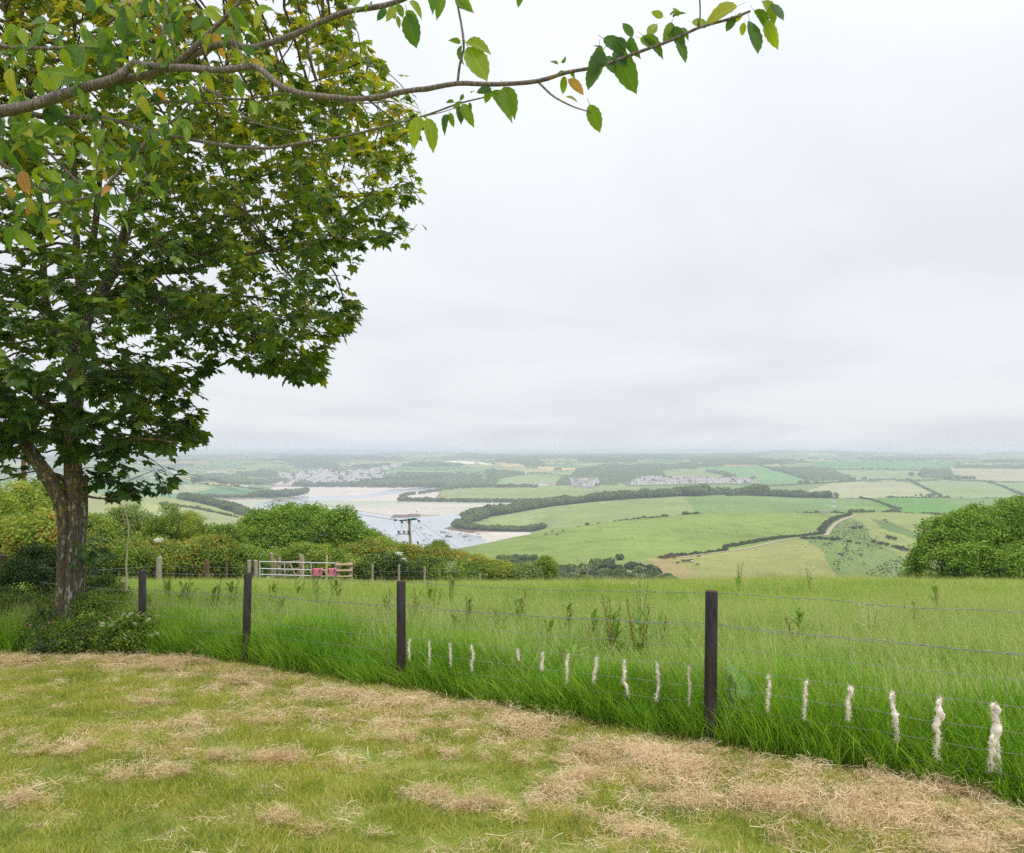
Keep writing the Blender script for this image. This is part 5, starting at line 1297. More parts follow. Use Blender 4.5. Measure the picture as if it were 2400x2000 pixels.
def head_part(n, R, h0, h1, seed):
    """thin stalks with a drooping feathery head"""
    r = np.random.default_rng(seed); V, Q, T, ti, hh = [], [], [], [], []; c = 0
    for k in range(n):
        a = r.uniform(0, 6.283); q = R * math.sqrt(r.uniform()); p = np.array([q * math.cos(a), q * math.sin(a), 0]); h = r.uniform(h0, h1); az = r.uniform(-.9, .9) + .2; d = np.array([math.cos(az), math.sin(az), 0]); s = np.array([-d[1], d[0], 0]) * .0014
        b = h * r.uniform(.12, .32); t0 = r.uniform()
        pts = [p, p + d * b * .35 + (0, 0, h * .55), p + d * b + (0, 0, h * .84)]
        for i in range(2):
            V += [pts[i] - s, pts[i] + s, pts[i + 1] + s, pts[i + 1] - s]; Q.append((c, c + 1, c + 2, c + 3)); c += 4; ti += [t0] * 4; hh += [.6] * 4
        m = 9
        for i in range(m):
            f = i / m; o = pts[2] + d * b * .55 * f + (0, 0, h * .16 * f); w = .006 * (1 - f * .7) * r.uniform(.6, 1.4); e = r.normal(0, 1, 3) * w * 1.5
            V += [o - s * 1.2, o + s * 1.2 + e * .3, o + e + (0, 0, .014)]; T.append((c, c + 1, c + 2)); c += 3; ti += [t0] * 3; hh += [1] * 3
    return np.array(V), np.array(Q), np.array(T), np.array(ti), np.array(hh)
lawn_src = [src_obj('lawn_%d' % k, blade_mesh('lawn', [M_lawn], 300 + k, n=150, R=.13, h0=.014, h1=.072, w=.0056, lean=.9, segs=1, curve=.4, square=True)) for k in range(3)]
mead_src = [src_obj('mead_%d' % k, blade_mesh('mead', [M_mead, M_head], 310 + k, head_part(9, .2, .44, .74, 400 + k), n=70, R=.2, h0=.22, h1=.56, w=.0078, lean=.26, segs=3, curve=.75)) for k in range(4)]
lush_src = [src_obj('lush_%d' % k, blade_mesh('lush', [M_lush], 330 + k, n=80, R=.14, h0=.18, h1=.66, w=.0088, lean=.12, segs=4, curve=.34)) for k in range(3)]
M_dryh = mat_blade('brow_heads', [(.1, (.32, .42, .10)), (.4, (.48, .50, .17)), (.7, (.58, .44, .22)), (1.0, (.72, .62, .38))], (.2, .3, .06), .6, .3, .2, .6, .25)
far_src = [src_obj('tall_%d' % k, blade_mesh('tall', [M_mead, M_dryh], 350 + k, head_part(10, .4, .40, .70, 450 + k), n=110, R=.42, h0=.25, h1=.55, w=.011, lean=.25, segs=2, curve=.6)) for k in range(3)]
def hay_mesh(name, seed, n=75, R=.11, L0=.015, L1=.085, th=.035):
    r = np.random.default_rng(seed); V, T, ti = [], [], []
    for k in range(n):
        c = np.array([r.normal(0, R * .5), r.normal(0, R * .5), abs(r.normal(0, th * .5)) + .004]); az = r.uniform(0, 6.283); L = r.uniform(L0, L1); tl = r.normal(0, .22); d = np.array([math.cos(az) * math.cos(tl), math.sin(az) * math.cos(tl), math.sin(tl)])
        s = np.array([-d[1], d[0], r.normal(0, .4)]) * r.uniform(.0006, .0016); bend = np.array([r.normal(0, .012), r.normal(0, .012), r.normal(0, .01)])
        a, b, e = c - d * L / 2, c + bend, c + d * L / 2
        for q in (a, b, e): q[2] = max(q[2], .002)
        i = len(V); V += [a - s, a + s, b + s, b - s, e]; T += [(i, i + 1, i + 2), (i, i + 2, i + 3), (i + 3, i + 2, i + 4)]; ti += [r.uniform()] * 5
    return mesh_np(name, np.array(V), np.array(T), [M_hay], False, {'tint': ('FLOAT', np.array(ti)), 'hh': ('FLOAT', np.ones(len(V)))})
hay_src = [src_obj('hay_%d' % k, hay_mesh('hay', 500 + k, 75, .12, .02, .085 + .03 * k)) for k in range(4)] + [src_obj('haz_%d' % k, hay_mesh('haz', 520 + k, 110, .10, .012, .07, .07)) for k in range(2)]

def field_pts(n, y0, y1, xl=1.08, power=1.0):
    """points spread evenly over the visible wedge of ground"""
    out = []; 
    y = np.sqrt(rng.uniform(y0 ** 2, y1 ** 2, n)) if power == 1.0 else y0 * (y1 / y0) ** rng.uniform(0, 1, n)
    x = rng.uniform(-.66, .66, n) * y * xl + rng.uniform(-1.2, 1.2, n)
    return x, y
def zs(x, y): return gz(x, y)
# mown lawn
x, y = field_pts(5200, 3.2, 12.2); d = edge_d(x, y); hay = hay_density(x, y)
k = (d > -.15) & (rng.uniform(size=len(x)) > hay * .5)
x, y = x[k], y[k]
scl = rng.uniform(.7, 1.3, len(x)) * (1 + .9 * (fbm(x, y, .5, 77, 2) - .5))
o = scatter('mown_grass', lawn_src, np.column_stack([x, y, zs(x, y)]), np.column_stack([np.full(len(x), -.1 * 0), np.zeros(len(x)), rng.uniform(0, 6.28, len(x))]), np.column_stack([np.ones(len(x)) * 1.0, np.ones(len(x)), scl]))
tag(o, 'short mown yellow green lawn grass', 'grass', None, 'stuff')
# hay : windrow along the fence plus loose clumps
x, y = field_pts(30000, 3.2, 12.6); h = hay_density(x, y)
k = rng.uniform(size=len(x)) < (h ** 1.2 * .62 * np.clip((vnoise(x, y, .21, 88) - .22) * 2.6, .12, 1) + .03); x, y, h = x[k], y[k], h[k]
lift = np.clip(h - .45, 0, 1) * .09 * vnoise(x, y, .3, 9)
idx = np.where((h > .6) & (rng.uniform(size=len(x)) < .5), rng.integers(4, 6, len(x)), rng.integers(0, 4, len(x)))
o = scatter('cut_hay', hay_src, np.column_stack([x, y, zs(x, y) + lift]), up_rots(len(x), .1), rng.uniform(.6, 1.35, len(x)), idx); tag(o, 'windrow of dry beige hay cuttings along the fence and wisps over the lawn', 'hay', None, 'stuff')
# small ragged heaps
hx, hy = [], []
HEAPS = [(60, 1770, .30), (150, 1765, .28), (365, 1655, .10), (560, 1785, .2), (680, 1790, .16), (650, 1800, .14), (940, 1735, .18), (1030, 1775, .14), (1270, 1795, .16), (1370, 1870, .12), (1100, 1880, .2), (1030, 1905, .18), (1680, 1890, .25), (1560, 1850, .16), (930, 1700, .2), (1220, 1900, .1), (1300, 1930, .12), (700, 1950, .2), (80, 1890, .12), (350, 1830, .18), (1990, 1770, .3), (1850, 1800, .22), (2100, 1830, .25), (2250, 1860, .25), (1700, 1760, .2), (1380, 1830, .15), (600, 1700, .12), (440, 1700, .12), (820, 1630, .1), (1480, 1960, .15), (2050, 1930, .25), (2300, 1930, .22)]
for u, v, s in HEAPS:
    yy = 1.7 / ((v - V0) / F - .1); xx = (u - U0) / F * yy; n = int(44 * s / .2); sk = rng.uniform(-.35, .35); q_ = rng.normal(0, s * 1.1, n)
    xa, ya = xx + q_, yy + rng.normal(0, s * .30, n) + q_ * sk; kk = vnoise(xa, ya, .13, 66) > .5; hx += list(xa[kk]); hy += list(ya[kk])
hx, hy = np.array(hx), np.array(hy)
o = scatter('hay_wisps', hay_src, np.column_stack([hx, hy, zs(hx, hy) + rng.uniform(0, .05, len(hx))]), up_rots(len(hx), .3), rng.uniform(.5, 1.0, len(hx)), rng.integers(2, 6, len(hx))); tag(o, 'ragged little heaps of pale hay left on the mown lawn', 'hay', None, 'stuff')
# lush fringe at the fence
n = 9000; t = rng.uniform(0, 1, n); seg_i = rng.choice(len(EDGE) - 1, n, p=(lambda L: L / L.sum())(np.hypot(*np.diff(EDGE[:, :], axis=0).T)))
a = EDGE[seg_i]; b_ = EDGE[seg_i + 1]; p = a + (b_ - a) * t[:, None]; dd = np.abs(rng.normal(0, .5, n)) - .06; nrm = np.column_stack([-(b_ - a)[:, 1], (b_ - a)[:, 0]]); nrm /= np.linalg.norm(nrm, axis=1, keepdims=True); nrm *= -np.sign(nrm[:, 1:2]) * -1
p = p + nrm * dd[:, None]; k = (p[:, 0] > -11) & (edge_d(p[:, 0], p[:, 1]) < rng.uniform(-.06, .10, n)) & ~((p[:, 0] < -5.4) & (rng.uniform(size=n) < .75)); p = p[k]; dd = dd[k]
hs = np.clip(.62 + dd * .7, .5, 1.0) * rng.uniform(.75, 1.2, len(p)) * (.58 + .6 * vnoise(p[:, 0], p[:, 1], .7, 31) + .25 * vnoise(p[:, 0], p[:, 1], .22, 32))
o = scatter('fringe_grass', lush_src, np.column_stack([p, zs(p[:, 0], p[:, 1])]), up_rots(len(p), .08), np.column_stack([np.ones(len(p)), np.ones(len(p)), hs])); tag(o, 'lush bright green grass growing through the wire fence', 'grass', None, 'stuff')
# meadow
def meadow(n, y0, y1, src, hs, name, lab, extra=None):
    x, y = field_pts(n, y0, y1, 1.12); d = edge_d(x, y); k = d < -.25; x, y = x[k], y[k]
    h = hs * rng.uniform(.75, 1.2, len(x)) * (.66 + .34 * fbm(x, y, 2.2, 51, 2) + .38 * vnoise(x, y, .55, 52)) * np.where(x < -4, .95, 1)
    r = up_rots(len(x), .07); r[:, 1] += .05 + .2 * vnoise(x, y, 1.7, 53); r[:, 0] += .25 * (vnoise(x, y, 1.3, 54) - .5)
    rz_ = r[:, 2].copy(); c_, s_ = np.cos(rz_), np.sin(rz_); r[:, 0], r[:, 1] = r[:, 0], r[:, 1]
    o = scatter(name, src, np.column_stack([x, y, zs(x, y)]), r, np.column_stack([np.ones(len(x)), np.ones(len(x)), h])); tag(o, lab, 'grass', None, 'stuff'); return o
meadow(9500, 4.6, 15, mead_src, 1.0, 'meadow_grass', 'long meadow grass just behind the wire fence')
meadow(9000, 14, 27, far_src, .72, 'tall_grass', 'long seeding meadow grass in the middle of the field')
meadow(9000, 26, 47, far_src, .55, 'brow_grass', 'feathery grass heads along the brow of the meadow')

# ------------------------------------------------------------------ broad leaved weeds
M_dock = mat_leafy('dock_leaf', [(0, (.10, .22, .025)), (.5, (.19, .34, .04)), (.8, (.29, .43, .07)), (1, (.44, .40, .08))], .35, .4, .4)
M_stem = mat_leafy('dock_stem', [(0, (.14, .12, .04)), (.5, (.22, .12, .05)), (1, (.30, .13, .07))], .1, .6, .2)
def broad_leaf(name, L, Wd, mat, n=6, wave=.08, fold=.25, droop=.35, tint=.5, shape='dock', serr=False):
    t = np.linspace(0, 1, n + 1); V = []
    for i, q in enumerate(t):
        if shape == 'dock': w = Wd * math.sin(math.pi * min(1, q * .93 + .07)) ** .7 * (1 - .35 * q)
        else: w = Wd * max(.02, math.sin(math.pi * min(1, q * .80 + .20)) ** .55)
        z = -droop * L * q ** 2 + L * .25 * q; y = L * q * (1 - .1 * q)
        wv = wave * L * .3 * math.sin(q * 11)
        sgn = (1.0 + (.12 if serr and i % 2 else 0))
        V += [(-w / 2 * sgn, y, z + fold * w * .5 + wv), (0, y, z), (w / 2 * sgn, y, z + fold * w * .5 - wv)]
    Fc = []
    for i in range(n): Fc += [(i * 3, i * 3 + 1, i * 3 + 4, i * 3 + 3), (i * 3 + 1, i * 3 + 2, i * 3 + 5, i * 3 + 4)]
    return mesh_np(name, np.array(V), np.array(Fc), [mat], True, {'tint': ('FLOAT', np.full(len(V), tint))})
dock_leaf = [broad_leaf('leaf', .30, .10, M_dock, tint=.3), broad_leaf('leaf', .26, .09, M_dock, tint=.6, droop=.6), broad_leaf('leaf', .2, .06, M_dock, tint=.9)]
def dock(u, y, h, lab, stalks=2, leaves=9):
    p = at_ground(u, y); e = empty('dock_plant', p, rng.uniform(0, 6))
    for s in range(stalks):
        az = rng.uniform(0, 6.28); hh = h * rng.uniform(.75, 1.05); ln = rng.uniform(.05, .2)
        top = np.array([math.cos(az) * ln, math.sin(az) * ln, hh]); b = MB()
        b.tube([(0, 0, 0), top * (.45, .45, .5), top], [.006, .005, .002], 5)
        for k in range(7):
            q = top * (.5 + .07 * k); d2 = rng.uniform(0, 6.28); r_ = .10 * (1 - k * .09)
            tip = q + (math.cos(d2) * r_ * .6, math.sin(d2) * r_ * .6, r_ * 1.3); b.tube([q, tip], [.003, .0015], 4)
            for m_ in range(9):
                o = q + (tip - q) * (m_ + 1) / 9 + rng.normal(0, .006, 3); b.add([o, o + rng.normal(0, .009, 3), o + rng.normal(0, .009, 3)], [(0, 1, 2)])
        b.build('seed_stalk', [M_stem], e)
    for k in range(leaves):
        az = k * 2.4; z = rng.uniform(.18, .85) * h; s = 1.35 - z / h * .7
        obj('leaf', dock_leaf[int(rng.integers(0, 3))], e, (0, 0, z), (rng.uniform(.35, 1.25), 0, az), s)
    tag(e, lab, 'plant')
for u, y, h, lab, st, lv in (
        (1440, 9.2, 1.0, 'tallest dock with red stalks left of the nearest post', 4, 16), (1500, 8.9, .95, 'big leafy dock with red seed stalks close left of the nearest post', 4, 16), (1390, 9.6, .8, 'leafy dock beside the two tall red stalked docks', 2, 14), (1345, 8.3, .55, 'low dock with pale leaves behind the wool row', 1, 12),
        (1180, 10.6, .75, 'upright dock in the meadow midway between the two front posts', 2, 10), (1215, 12.5, .9, 'dark seeding dock behind the midway dock', 2, 9), (1330, 11.5, .75, 'dock with bright broad leaves left of the red stalks', 2, 10), (1010, 14.5, .95, 'dock with brown plumes behind the middle post', 3, 8), (980, 12.5, .9, 'narrow dock right behind the middle post', 2, 9),
        (1060, 17, 1.0, 'brown plumed dock far behind the middle post', 3, 7), (1070, 11.2, .6, 'low broad dock right of the middle post', 1, 9), (745, 17, .95, 'dock with tall leaves below the pink tubs', 3, 12), (790, 16.2, 1.0, 'red stemmed dock below the post and rail panel', 3, 12), (700, 19, .9, 'dock in the meadow under the metal gate', 2, 8), (640, 16, .9, 'dock beyond the brown fence post', 2, 10),
        (540, 14.5, 1.0, 'tall dock left of the brown fence post', 3, 12), (500, 13.6, .95, 'leafy dock between the two left posts', 2, 12), (425, 14.5, 1.0, 'broad leaved dock behind the black post', 2, 12), (395, 16, .9, 'bright dock under the lone pale post', 2, 12), (450, 15.5, .9, 'dock with pale leaf backs near the black post', 2, 10), (350, 14.2, .7, 'low leafy dock just behind the black post', 1, 12), (280, 14.6, .8, 'dock behind the dangling branch', 1, 12), (255, 13.6, .7, 'dock by the right side of the tree foot', 1, 12),
        (1100, 12.0, .8, 'leafy dock between the middle post and the big docks', 2, 14), (905, 13.0, .8, 'leafy dock left behind the middle post', 2, 12), (660, 13.2, .8, 'leafy dock between the brown and the middle post', 2, 12), (760, 13.8, .85, 'broad dock halfway between the two middle posts', 2, 12), (600, 12.8, .7, 'low leafy dock just behind the brown post', 1, 12), (1290, 10.0, .6, 'low spreading dock left of the big pair', 1, 14), (1545, 9.6, .7, 'leafy dock nearest the left side of the nearest post', 1, 14),
        (1875, 10.2, .75, 'dark leaved dock in the meadow right of the nearest post', 2, 9), (2190, 13.5, 1.0, 'orange stalked dock in the right of the meadow', 3, 5), (2150, 11.5, .8, 'slim dock with reddish plume near the right', 2, 6), (2120, 7.6, .4, 'low broad dock behind the wool tufts on the right', 0, 8), (1730, 20, 1.0, 'rusty dock plume on the brow above the nearest post', 3, 5)):
    dock(u, y, h, lab, st, lv)
def mat_bur():
    m, t, o = new_mat('burdock_leaf'); g = N(t, 'ShaderNodeTexCoord').outputs['Object']
    sp = N(t, 'ShaderNodeSeparateXYZ'); t.links.new(g, sp.inputs[0]); ax = math_(t, 'ABSOLUTE', sp.outputs[0])
    ph = math_(t, 'SUBTRACT', math_(t, 'MULTIPLY', sp.outputs[1], 75.0), math_(t, 'MULTIPLY', ax, 70.0)); rb = math_(t, 'POWER', math_(t, 'ABSOLUTE', math_(t, 'COSINE', ph)), 9.0)
    vein = math_(t, 'MAXIMUM', math_(t, 'LESS_THAN', ax, .004), math_(t, 'MULTIPLY', rb, .55)); n = tnoise(t, 22, 4, .6, g)
    c = ramp(t, [(.3, (.09, .22, .03)), (.6, (.17, .34, .05)), (.75, (.28, .40, .08))], n); c = mixc(t, c, (.36, .46, .17), vein)
    bsdf(t, o, c, .45, .4, bump=vein, bump_s=.6, bump_d=.004, transl=.35, transl_col=mixc(t, c, (1.3, 1.3, .5), 1.0, 'MULTIPLY')); return m
M_bur = mat_bur()
def burdock():
    p = at_ground(1735, 6.6); e = empty('broad_leaved_plant', p)
    for u, v, L, Wd, ang, rx in ((1722, 1600, .24, .09, .35, 1.3), (1742, 1640, .27, .17, -.35, 1.35), (1765, 1640, .2, .12, -.9, 1.0), (1708, 1610, .2, .07, .8, 1.2), (1690, 1640, .15, .08, 1.4, .8), (1722, 1660, .16, .10, .1, 1.0)):
        q = P(u, v, 6.55) - p; o = obj('leaf', broad_leaf('leaf', L, Wd, M_bur, 14, .10, .22, .3, rng.uniform(.1, .9), 'bur'), e, q, (rx * .75, ang * .8, ang + .25)); 
        b = MB(); b.tube([(0, 0, 0), q * .5 + (0, 0, .02), q], [.008, .006, .004], 5); b.build('stem', [M_stem], e)
    tag(e, 'clump of big pale burdock leaves just right of the nearest post', 'plant')
burdock()
# pale seeding thistles and grey plumes on the brow
M_fluff = mat_leafy('thistle_fluff', [(0, (.42, .45, .36)), (1, (.66, .66, .58))], .3, .8, .1)
for u, y, h, lab in ((1355, 23, 1.05, 'silvery plumed thistle on the brow before the dark scrub'), (1378, 24, 1.1, 'tall silvery thistle right of its twin on the brow'), (1502, 12.2, 1.15, 'white seeding thistle above the red stalked docks'), (1900, 20, 1.0, 'pale thistle standing on the brow right of centre'), (2040, 10.5, .75, 'pale fluffy thistle in the right of the meadow'), (1050, 36, 1.2, 'silvery willowherb clump at the foot of the flowering hedge'), (1065, 37, 1.2, 'second silvery willowherb by the flowering hedge'), (2190, 30, 1.1, 'tall pale weed on the brow before the oak')):
    p = at_ground(u, y); e = empty('thistle', p); b = MB()
    for s in range(3):
        a = rng.uniform(0, 6.28); tp = np.array([math.cos(a) * .12, math.sin(a) * .12, h * rng.uniform(.8, 1)]); b.tube([(0, 0, 0), tp * (.4, .4, .55), tp], [.006, .005, .003], 4)
    b.build('stem', [M_stem], e)
    V, Fc = [], []
    for q in range(90):
        c = np.array([rng.normal(0, .1), rng.normal(0, .1), h * rng.uniform(.6, 1.02)]); i = len(V); s = .011 if y < 15 else .02; V += [c + rng.normal(0, s, 3) for _ in range(3)]; Fc.append((i, i + 1, i + 2))
    m_ = mesh_np('plume', np.array(V), np.array(Fc), [M_fluff], False, {'tint': ('FLOAT', np.repeat(rng.uniform(0, 1, 90), 3))}); o = obj('plume', m_, e); o['kind'] = 'stuff'
    for k in range(6): obj('leaf', dock_leaf[2], e, (0, 0, rng.uniform(.1, h * .6)), (rng.uniform(.3, 1), 0, rng.uniform(0, 6)), .7)
    tag(e, lab, 'plant')

# ------------------------------------------------------------------ shrubs of the middle ground
def bush(name, lab, cat, u, y, lobes, srcs, step=.42, scl=(.38, .62), base_z=None, trunk=True, group=None, inner=.35, seed=0):
    """lobes: (du metres, dy, z centre above base, rx, ry, rz); foliage pieces cover the lobes' outsides"""
    r = np.random.default_rng(abs(seed * 31 + int(u))); p = at_ground(u, y)
    if base_z is not None: p[2] = base_z
    L = np.array(lobes, float); e = empty(name, p); pts = []; nr = []
    for i, l in enumerate(L):
        # the lobe's skin is made of many small puffs of leaf, with dark gaps between them
        area = 4 * math.pi * ((l[3] * l[4]) ** 1.6 / 3 + (l[3] * l[5]) ** 1.6 / 3 + (l[4] * l[5]) ** 1.6 / 3) ** (1 / 1.6)
        pr = step * r.uniform(1.15, 1.9); npf = max(5, int(area / (pr * 1.55) ** 2)); dc = r.normal(size=(npf, 3)); dc /= np.linalg.norm(dc, axis=1, keepdims=True)
        pc = dc * l[3:6] * r.uniform(.70, .95, npf)[:, None]; k = r.uniform(size=npf) < inner * .6; pc[k] *= r.uniform(.6, .85, (k.sum(), 1)); pR = pr * r.uniform(.6, 1.25, npf)
        m_ = max(5, int(4.2 * (pr / step) ** 2)); d = r.normal(size=(npf, m_, 3)); d /= np.linalg.norm(d, axis=2, keepdims=True); d = d + dc[:, None] * .75 + np.array([0, 0, .35]); d /= np.linalg.norm(d, axis=2, keepdims=True)
        q = (pc[:, None] + d * pR[:, None, None] * np.array([1, 1, .75])).reshape(-1, 3) + l[:3]; d = (d * .6 + dc[:, None] * .4).reshape(-1, 3)
        keep = q[:, 2] > .1
        for j, m in enumerate(L):
            if j != i: keep &= (((q - m[:3]) / m[3:6]) ** 2).sum(1) > .62
        pts.append(q[keep]); nr.append(d[keep])
    pts = np.concatenate(pts); nr = np.concatenate(nr); n = len(pts)
    rot = np.column_stack([-nr[:, 1] * .7 + r.normal(0, .25, n), nr[:, 0] * .7 + r.normal(0, .25, n), r.uniform(0, 6.28, n)])
    o = scatter('foliage', srcs, pts, rot, r.uniform(scl[0], scl[1], n), r.integers(0, len(srcs), n), parent=e); o['kind'] = 'stuff'
    if trunk:
        top = L[np.argmax(L[:, 2])]; b = MB(); cx = np.average(L[:, 0], weights=L[:, 3])
        for q in L[:6]:
            sp_ = spline([(cx * .6 + r.normal(0, .12), r.normal(0, .1), -.2), ((cx + q[0]) * .45, q[1] * .4, q[2] * .45), (q[0], q[1], q[2] + q[5] * .4)], .8)
            b.tube(sp_, np.linspace(.03 * p[1] / 20 + .03, .012, len(sp_)), 6)
        b.build('stem', [M_twig], e, True)
    tag(e, lab, cat, group); return e
M_twig = mat_wood('twig_bark', (.07, .055, .04), (.17, .14, .11), .9)
def foliage(name, stops, transl=.4): return mat_leafy(name, stops, transl, .45, .45, tcol=1.3, world_var=.25, wscale=.45)
M_f1 = foliage('hawthorn_leaf', [(0, (.07, .14, .02)), (.4, (.16, .27, .03)), (.75, (.28, .39, .05)), (1, (.42, .48, .09))]) #[(0, (0.078, 0.182, 0.023)), (.45, (0.156, 0.312, 0.036)), (.8, (0.260, 0.429, 0.052)), (1, (0.429, 0.520, 0.091))])
M_f2 = foliage('rusty_leaf', [(0, (0.112, 0.157, 0.022)), (.3, (0.224, 0.269, 0.039)), (.55, (0.381, 0.347, 0.056)), (.8, (0.470, 0.291, 0.067)), (1, (0.538, 0.246, 0.101))])
M_f3 = foliage('maple_leaf', [(0, (0.134, 0.246, 0.022)), (.5, (0.269, 0.392, 0.045)), (.8, (0.448, 0.470, 0.067)), (1, (0.582, 0.470, 0.090))])
M_f4 = foliage('oak_leaf', [(0, (.055, .13, .014)), (.4, (.15, .30, .024)), (.75, (.27, .44, .04)), (1, (.42, .53, .08))]) #[(0, (0.065, 0.174, 0.017)), (.45, (0.145, 0.334, 0.026)), (.8, (0.246, 0.493, 0.041)), (1, (0.392, 0.609, 0.072))])
M_f5 = foliage('dark_leaf', [(0, (0.028, 0.070, 0.017)), (.5, (0.063, 0.126, 0.028)), (1, (0.140, 0.224, 0.056))], .3)
M_f6 = foliage('pale_leaf', [(0, (.15, .24, .06)), (.5, (.24, .34, .10)), (1, (.36, .44, .16))])
def cl(nm, mat, seed, n=46, ls=.30): return [src_obj('%s_%d' % (nm, k), leaf_cluster(nm, n, mat, ls, seed + k)) for k in range(3)]
K1, K2, K3, K4, K5, K6 = cl('haw', M_f1, 600), cl('rust', M_f2, 610), cl('mapl', M_f3, 620), cl('oakl', M_f4, 630, 44, .32), cl('dark', M_f5, 640), cl('pale', M_f6, 650)
def lob(u0, y0, items):
    """items: (u, v, y, r_u px, r_v px, ry m) seen on the photo -> lobes about the shrub's base"""
    p = at_ground(u0, y0); out = []
    for u, v, y, ru, rv, ryy in items:
        c = P(u, v, y) - p; out.append((c[0], c[1], c[2], ru / F * y, ryy, rv / F * y))
    return out
# the round bush and its neighbours
bush('rounded_bush', 'big rounded green bush standing before the estuary behind the gate', 'bush', 720, 60, lob(720, 60, [(700, 1262, 60, 105, 70, 3), (625, 1268, 60, 80, 66, 2.6), (780, 1270, 59, 75, 64, 2.4), (735, 1245, 61, 70, 46, 2.2), (670, 1240, 60, 62, 42, 2), (570, 1285, 59, 60, 55, 2), (830, 1292, 59, 45, 46, 2), (700, 1300, 59, 90, 45, 2.5), (800, 1310, 58, 70, 38, 2)]), K4 + K1[:1], .46, (.36, .70), seed=1)
bush('dark_shrub', 'dark twiggy shrub on the right shoulder of the round bush', 'bush', 845, 62, lob(845, 62, [(838, 1262, 62, 26, 26, 1), (862, 1275, 62, 26, 24, 1), (880, 1290, 62, 24, 22, 1)]), K5 + K1[:1], .4, (.3, .5), seed=2)
def hedge_shrub(u, vtop, y, wpx, srcs, lab, cat='shrub', name='hedge_shrub', vb=1352, seed=0, sc=(.28, .5)):
    r = np.random.default_rng(abs(seed * 31 + int(u))); it = []
    h = vb - vtop
    it.append((u, vtop + h * .62, y, wpx * .5, h * .42, wpx / F * y * .4))
    for k in range(5):
        a = r.uniform(-.42, .42); it.append((u + a * wpx, vtop + h * r.uniform(.28, .42) + abs(a) * h * .2, y + r.uniform(-.8, .5), wpx * r.uniform(.2, .3), h * r.uniform(.22, .3), .9))
    it.append((u + r.uniform(-.2, .2) * wpx, vtop + h * .16, y, wpx * .14, h * .17, .6)); it.append((u + r.uniform(-.4, .4) * wpx, vtop + h * .25, y, wpx * .09, h * .16, .5))
    return bush(name, lab, cat, u, y, lob(u, y, it), srcs, .34, sc, seed=seed)
HS = [(-60, 1120, 34, 170, K3, 'golden green shrub at the left edge of the photo'), (30, 1140, 36, 130, K3 + K1[:1], 'yellow green maple shrub behind the left limbs of the sycamore'), (110, 1130, 38, 130, K1 + K3[:1], 'bright green shrub just left of the sycamore trunk'), (60, 1230, 31, 160, K2 + K3 + K1, 'rusty tinged low shrub left of the sycamore trunk'),
      (215, 1215, 42, 110, K3 + K1, 'yellow green shrub just right of the sycamore trunk'), (300, 1190, 46, 110, K6 + K1[:1], 'airy pale sapling bush behind the dangling branch'), (395, 1232, 45, 110, K1 + K3[:1], 'green shrub behind the lone pale post'), (460, 1240, 46, 110, K1 + K2[:1], 'hedge shrub with rusty shoots left of the round bush'), (525, 1232, 48, 90, K1, 'upright green shrub against the left of the round bush'),
      (250, 1280, 38, 150, K2[:1] + K1, 'olive and rust low shrub behind the dangling branch'), (370, 1285, 40, 150, K2 + K1, 'rusty brown low shrub behind the thick pale post'), (480, 1285, 41, 140, K2 + K1 + K3[:1], 'orange tipped low shrub above the broad brown post'), (560, 1300, 41, 110, K1, 'fresh green bramble mound left of the gate posts'), (690, 1290, 50, 120, K1 + K3[:1], 'green shrub with yellow tips behind the timber gate'), (770, 1298, 49, 110, K3 + K1, 'yellow green shrub behind the pink tubs')]
HS2 = [(850, 1275, 52, 110, K2 + K3 + K1, 'yellow and orange hedge shrub right of the rail panel'), (905, 1270, 54, 90, K3 + K1[:1], 'leafy yellow green shrub left of the electricity pole'), (950, 1288, 52, 100, K2 + K3[:2], 'orange red hedge shrub at the foot of the electricity pole'), (1010, 1300, 52, 100, K2 + K1, 'rusty hedge shrub right of the electricity pole'), (1072, 1306, 52, 100, K2 + K3[:1], 'orange tinted hedge shrub in the middle of the flowering hedge'),
       (1118, 1322, 52, 90, K2 + K3, 'low yellow and rust shrub near the right end of the hedge'), (1165, 1332, 52, 80, K3 + K2[:1], 'last low golden shrub at the right end of the hedge'), (1225, 1343, 52, 60, K6 + K1[:1], 'low pale shoots where the hedge ends'), (905, 1312, 50, 110, K5 + K1, 'shadowy green base of the hedge behind the stakes'), (990, 1325, 50, 110, K5 + K1, 'green bramble at the hedge foot near the stakes'), (1060, 1335, 50, 90, K1, 'low green shrub at the hedge foot on the right')]
for k, (u, vt, y, w, src, lab) in enumerate(HS + HS2): hedge_shrub(u, vt, y, w, src, lab, seed=k * 7 + 3)
for u, vt, y, w, src, lab in ((1022, 1278, 55, 34, K1, 'young upright tree standing out of the hedge right of the pole'), (1003, 1284, 55, 18, K1, 'thin sapling beside the young upright tree'), (1060, 1296, 54, 14, K1, 'thin shoot rising from the hedge'), (1276, 1320, 52, 22, K1 + K3[:1], 'little upright oak seedling on the brow of the meadow'), (388, 1195, 44, 34, K1, 'tall thin shoot above the left hedge'), (445, 1212, 45, 22, K3, 'second thin shoot above the left hedge')):
    hedge_shrub(u, vt, y, w, src, lab, 'tree', 'young_tree', seed=int(u), sc=(.16, .3))
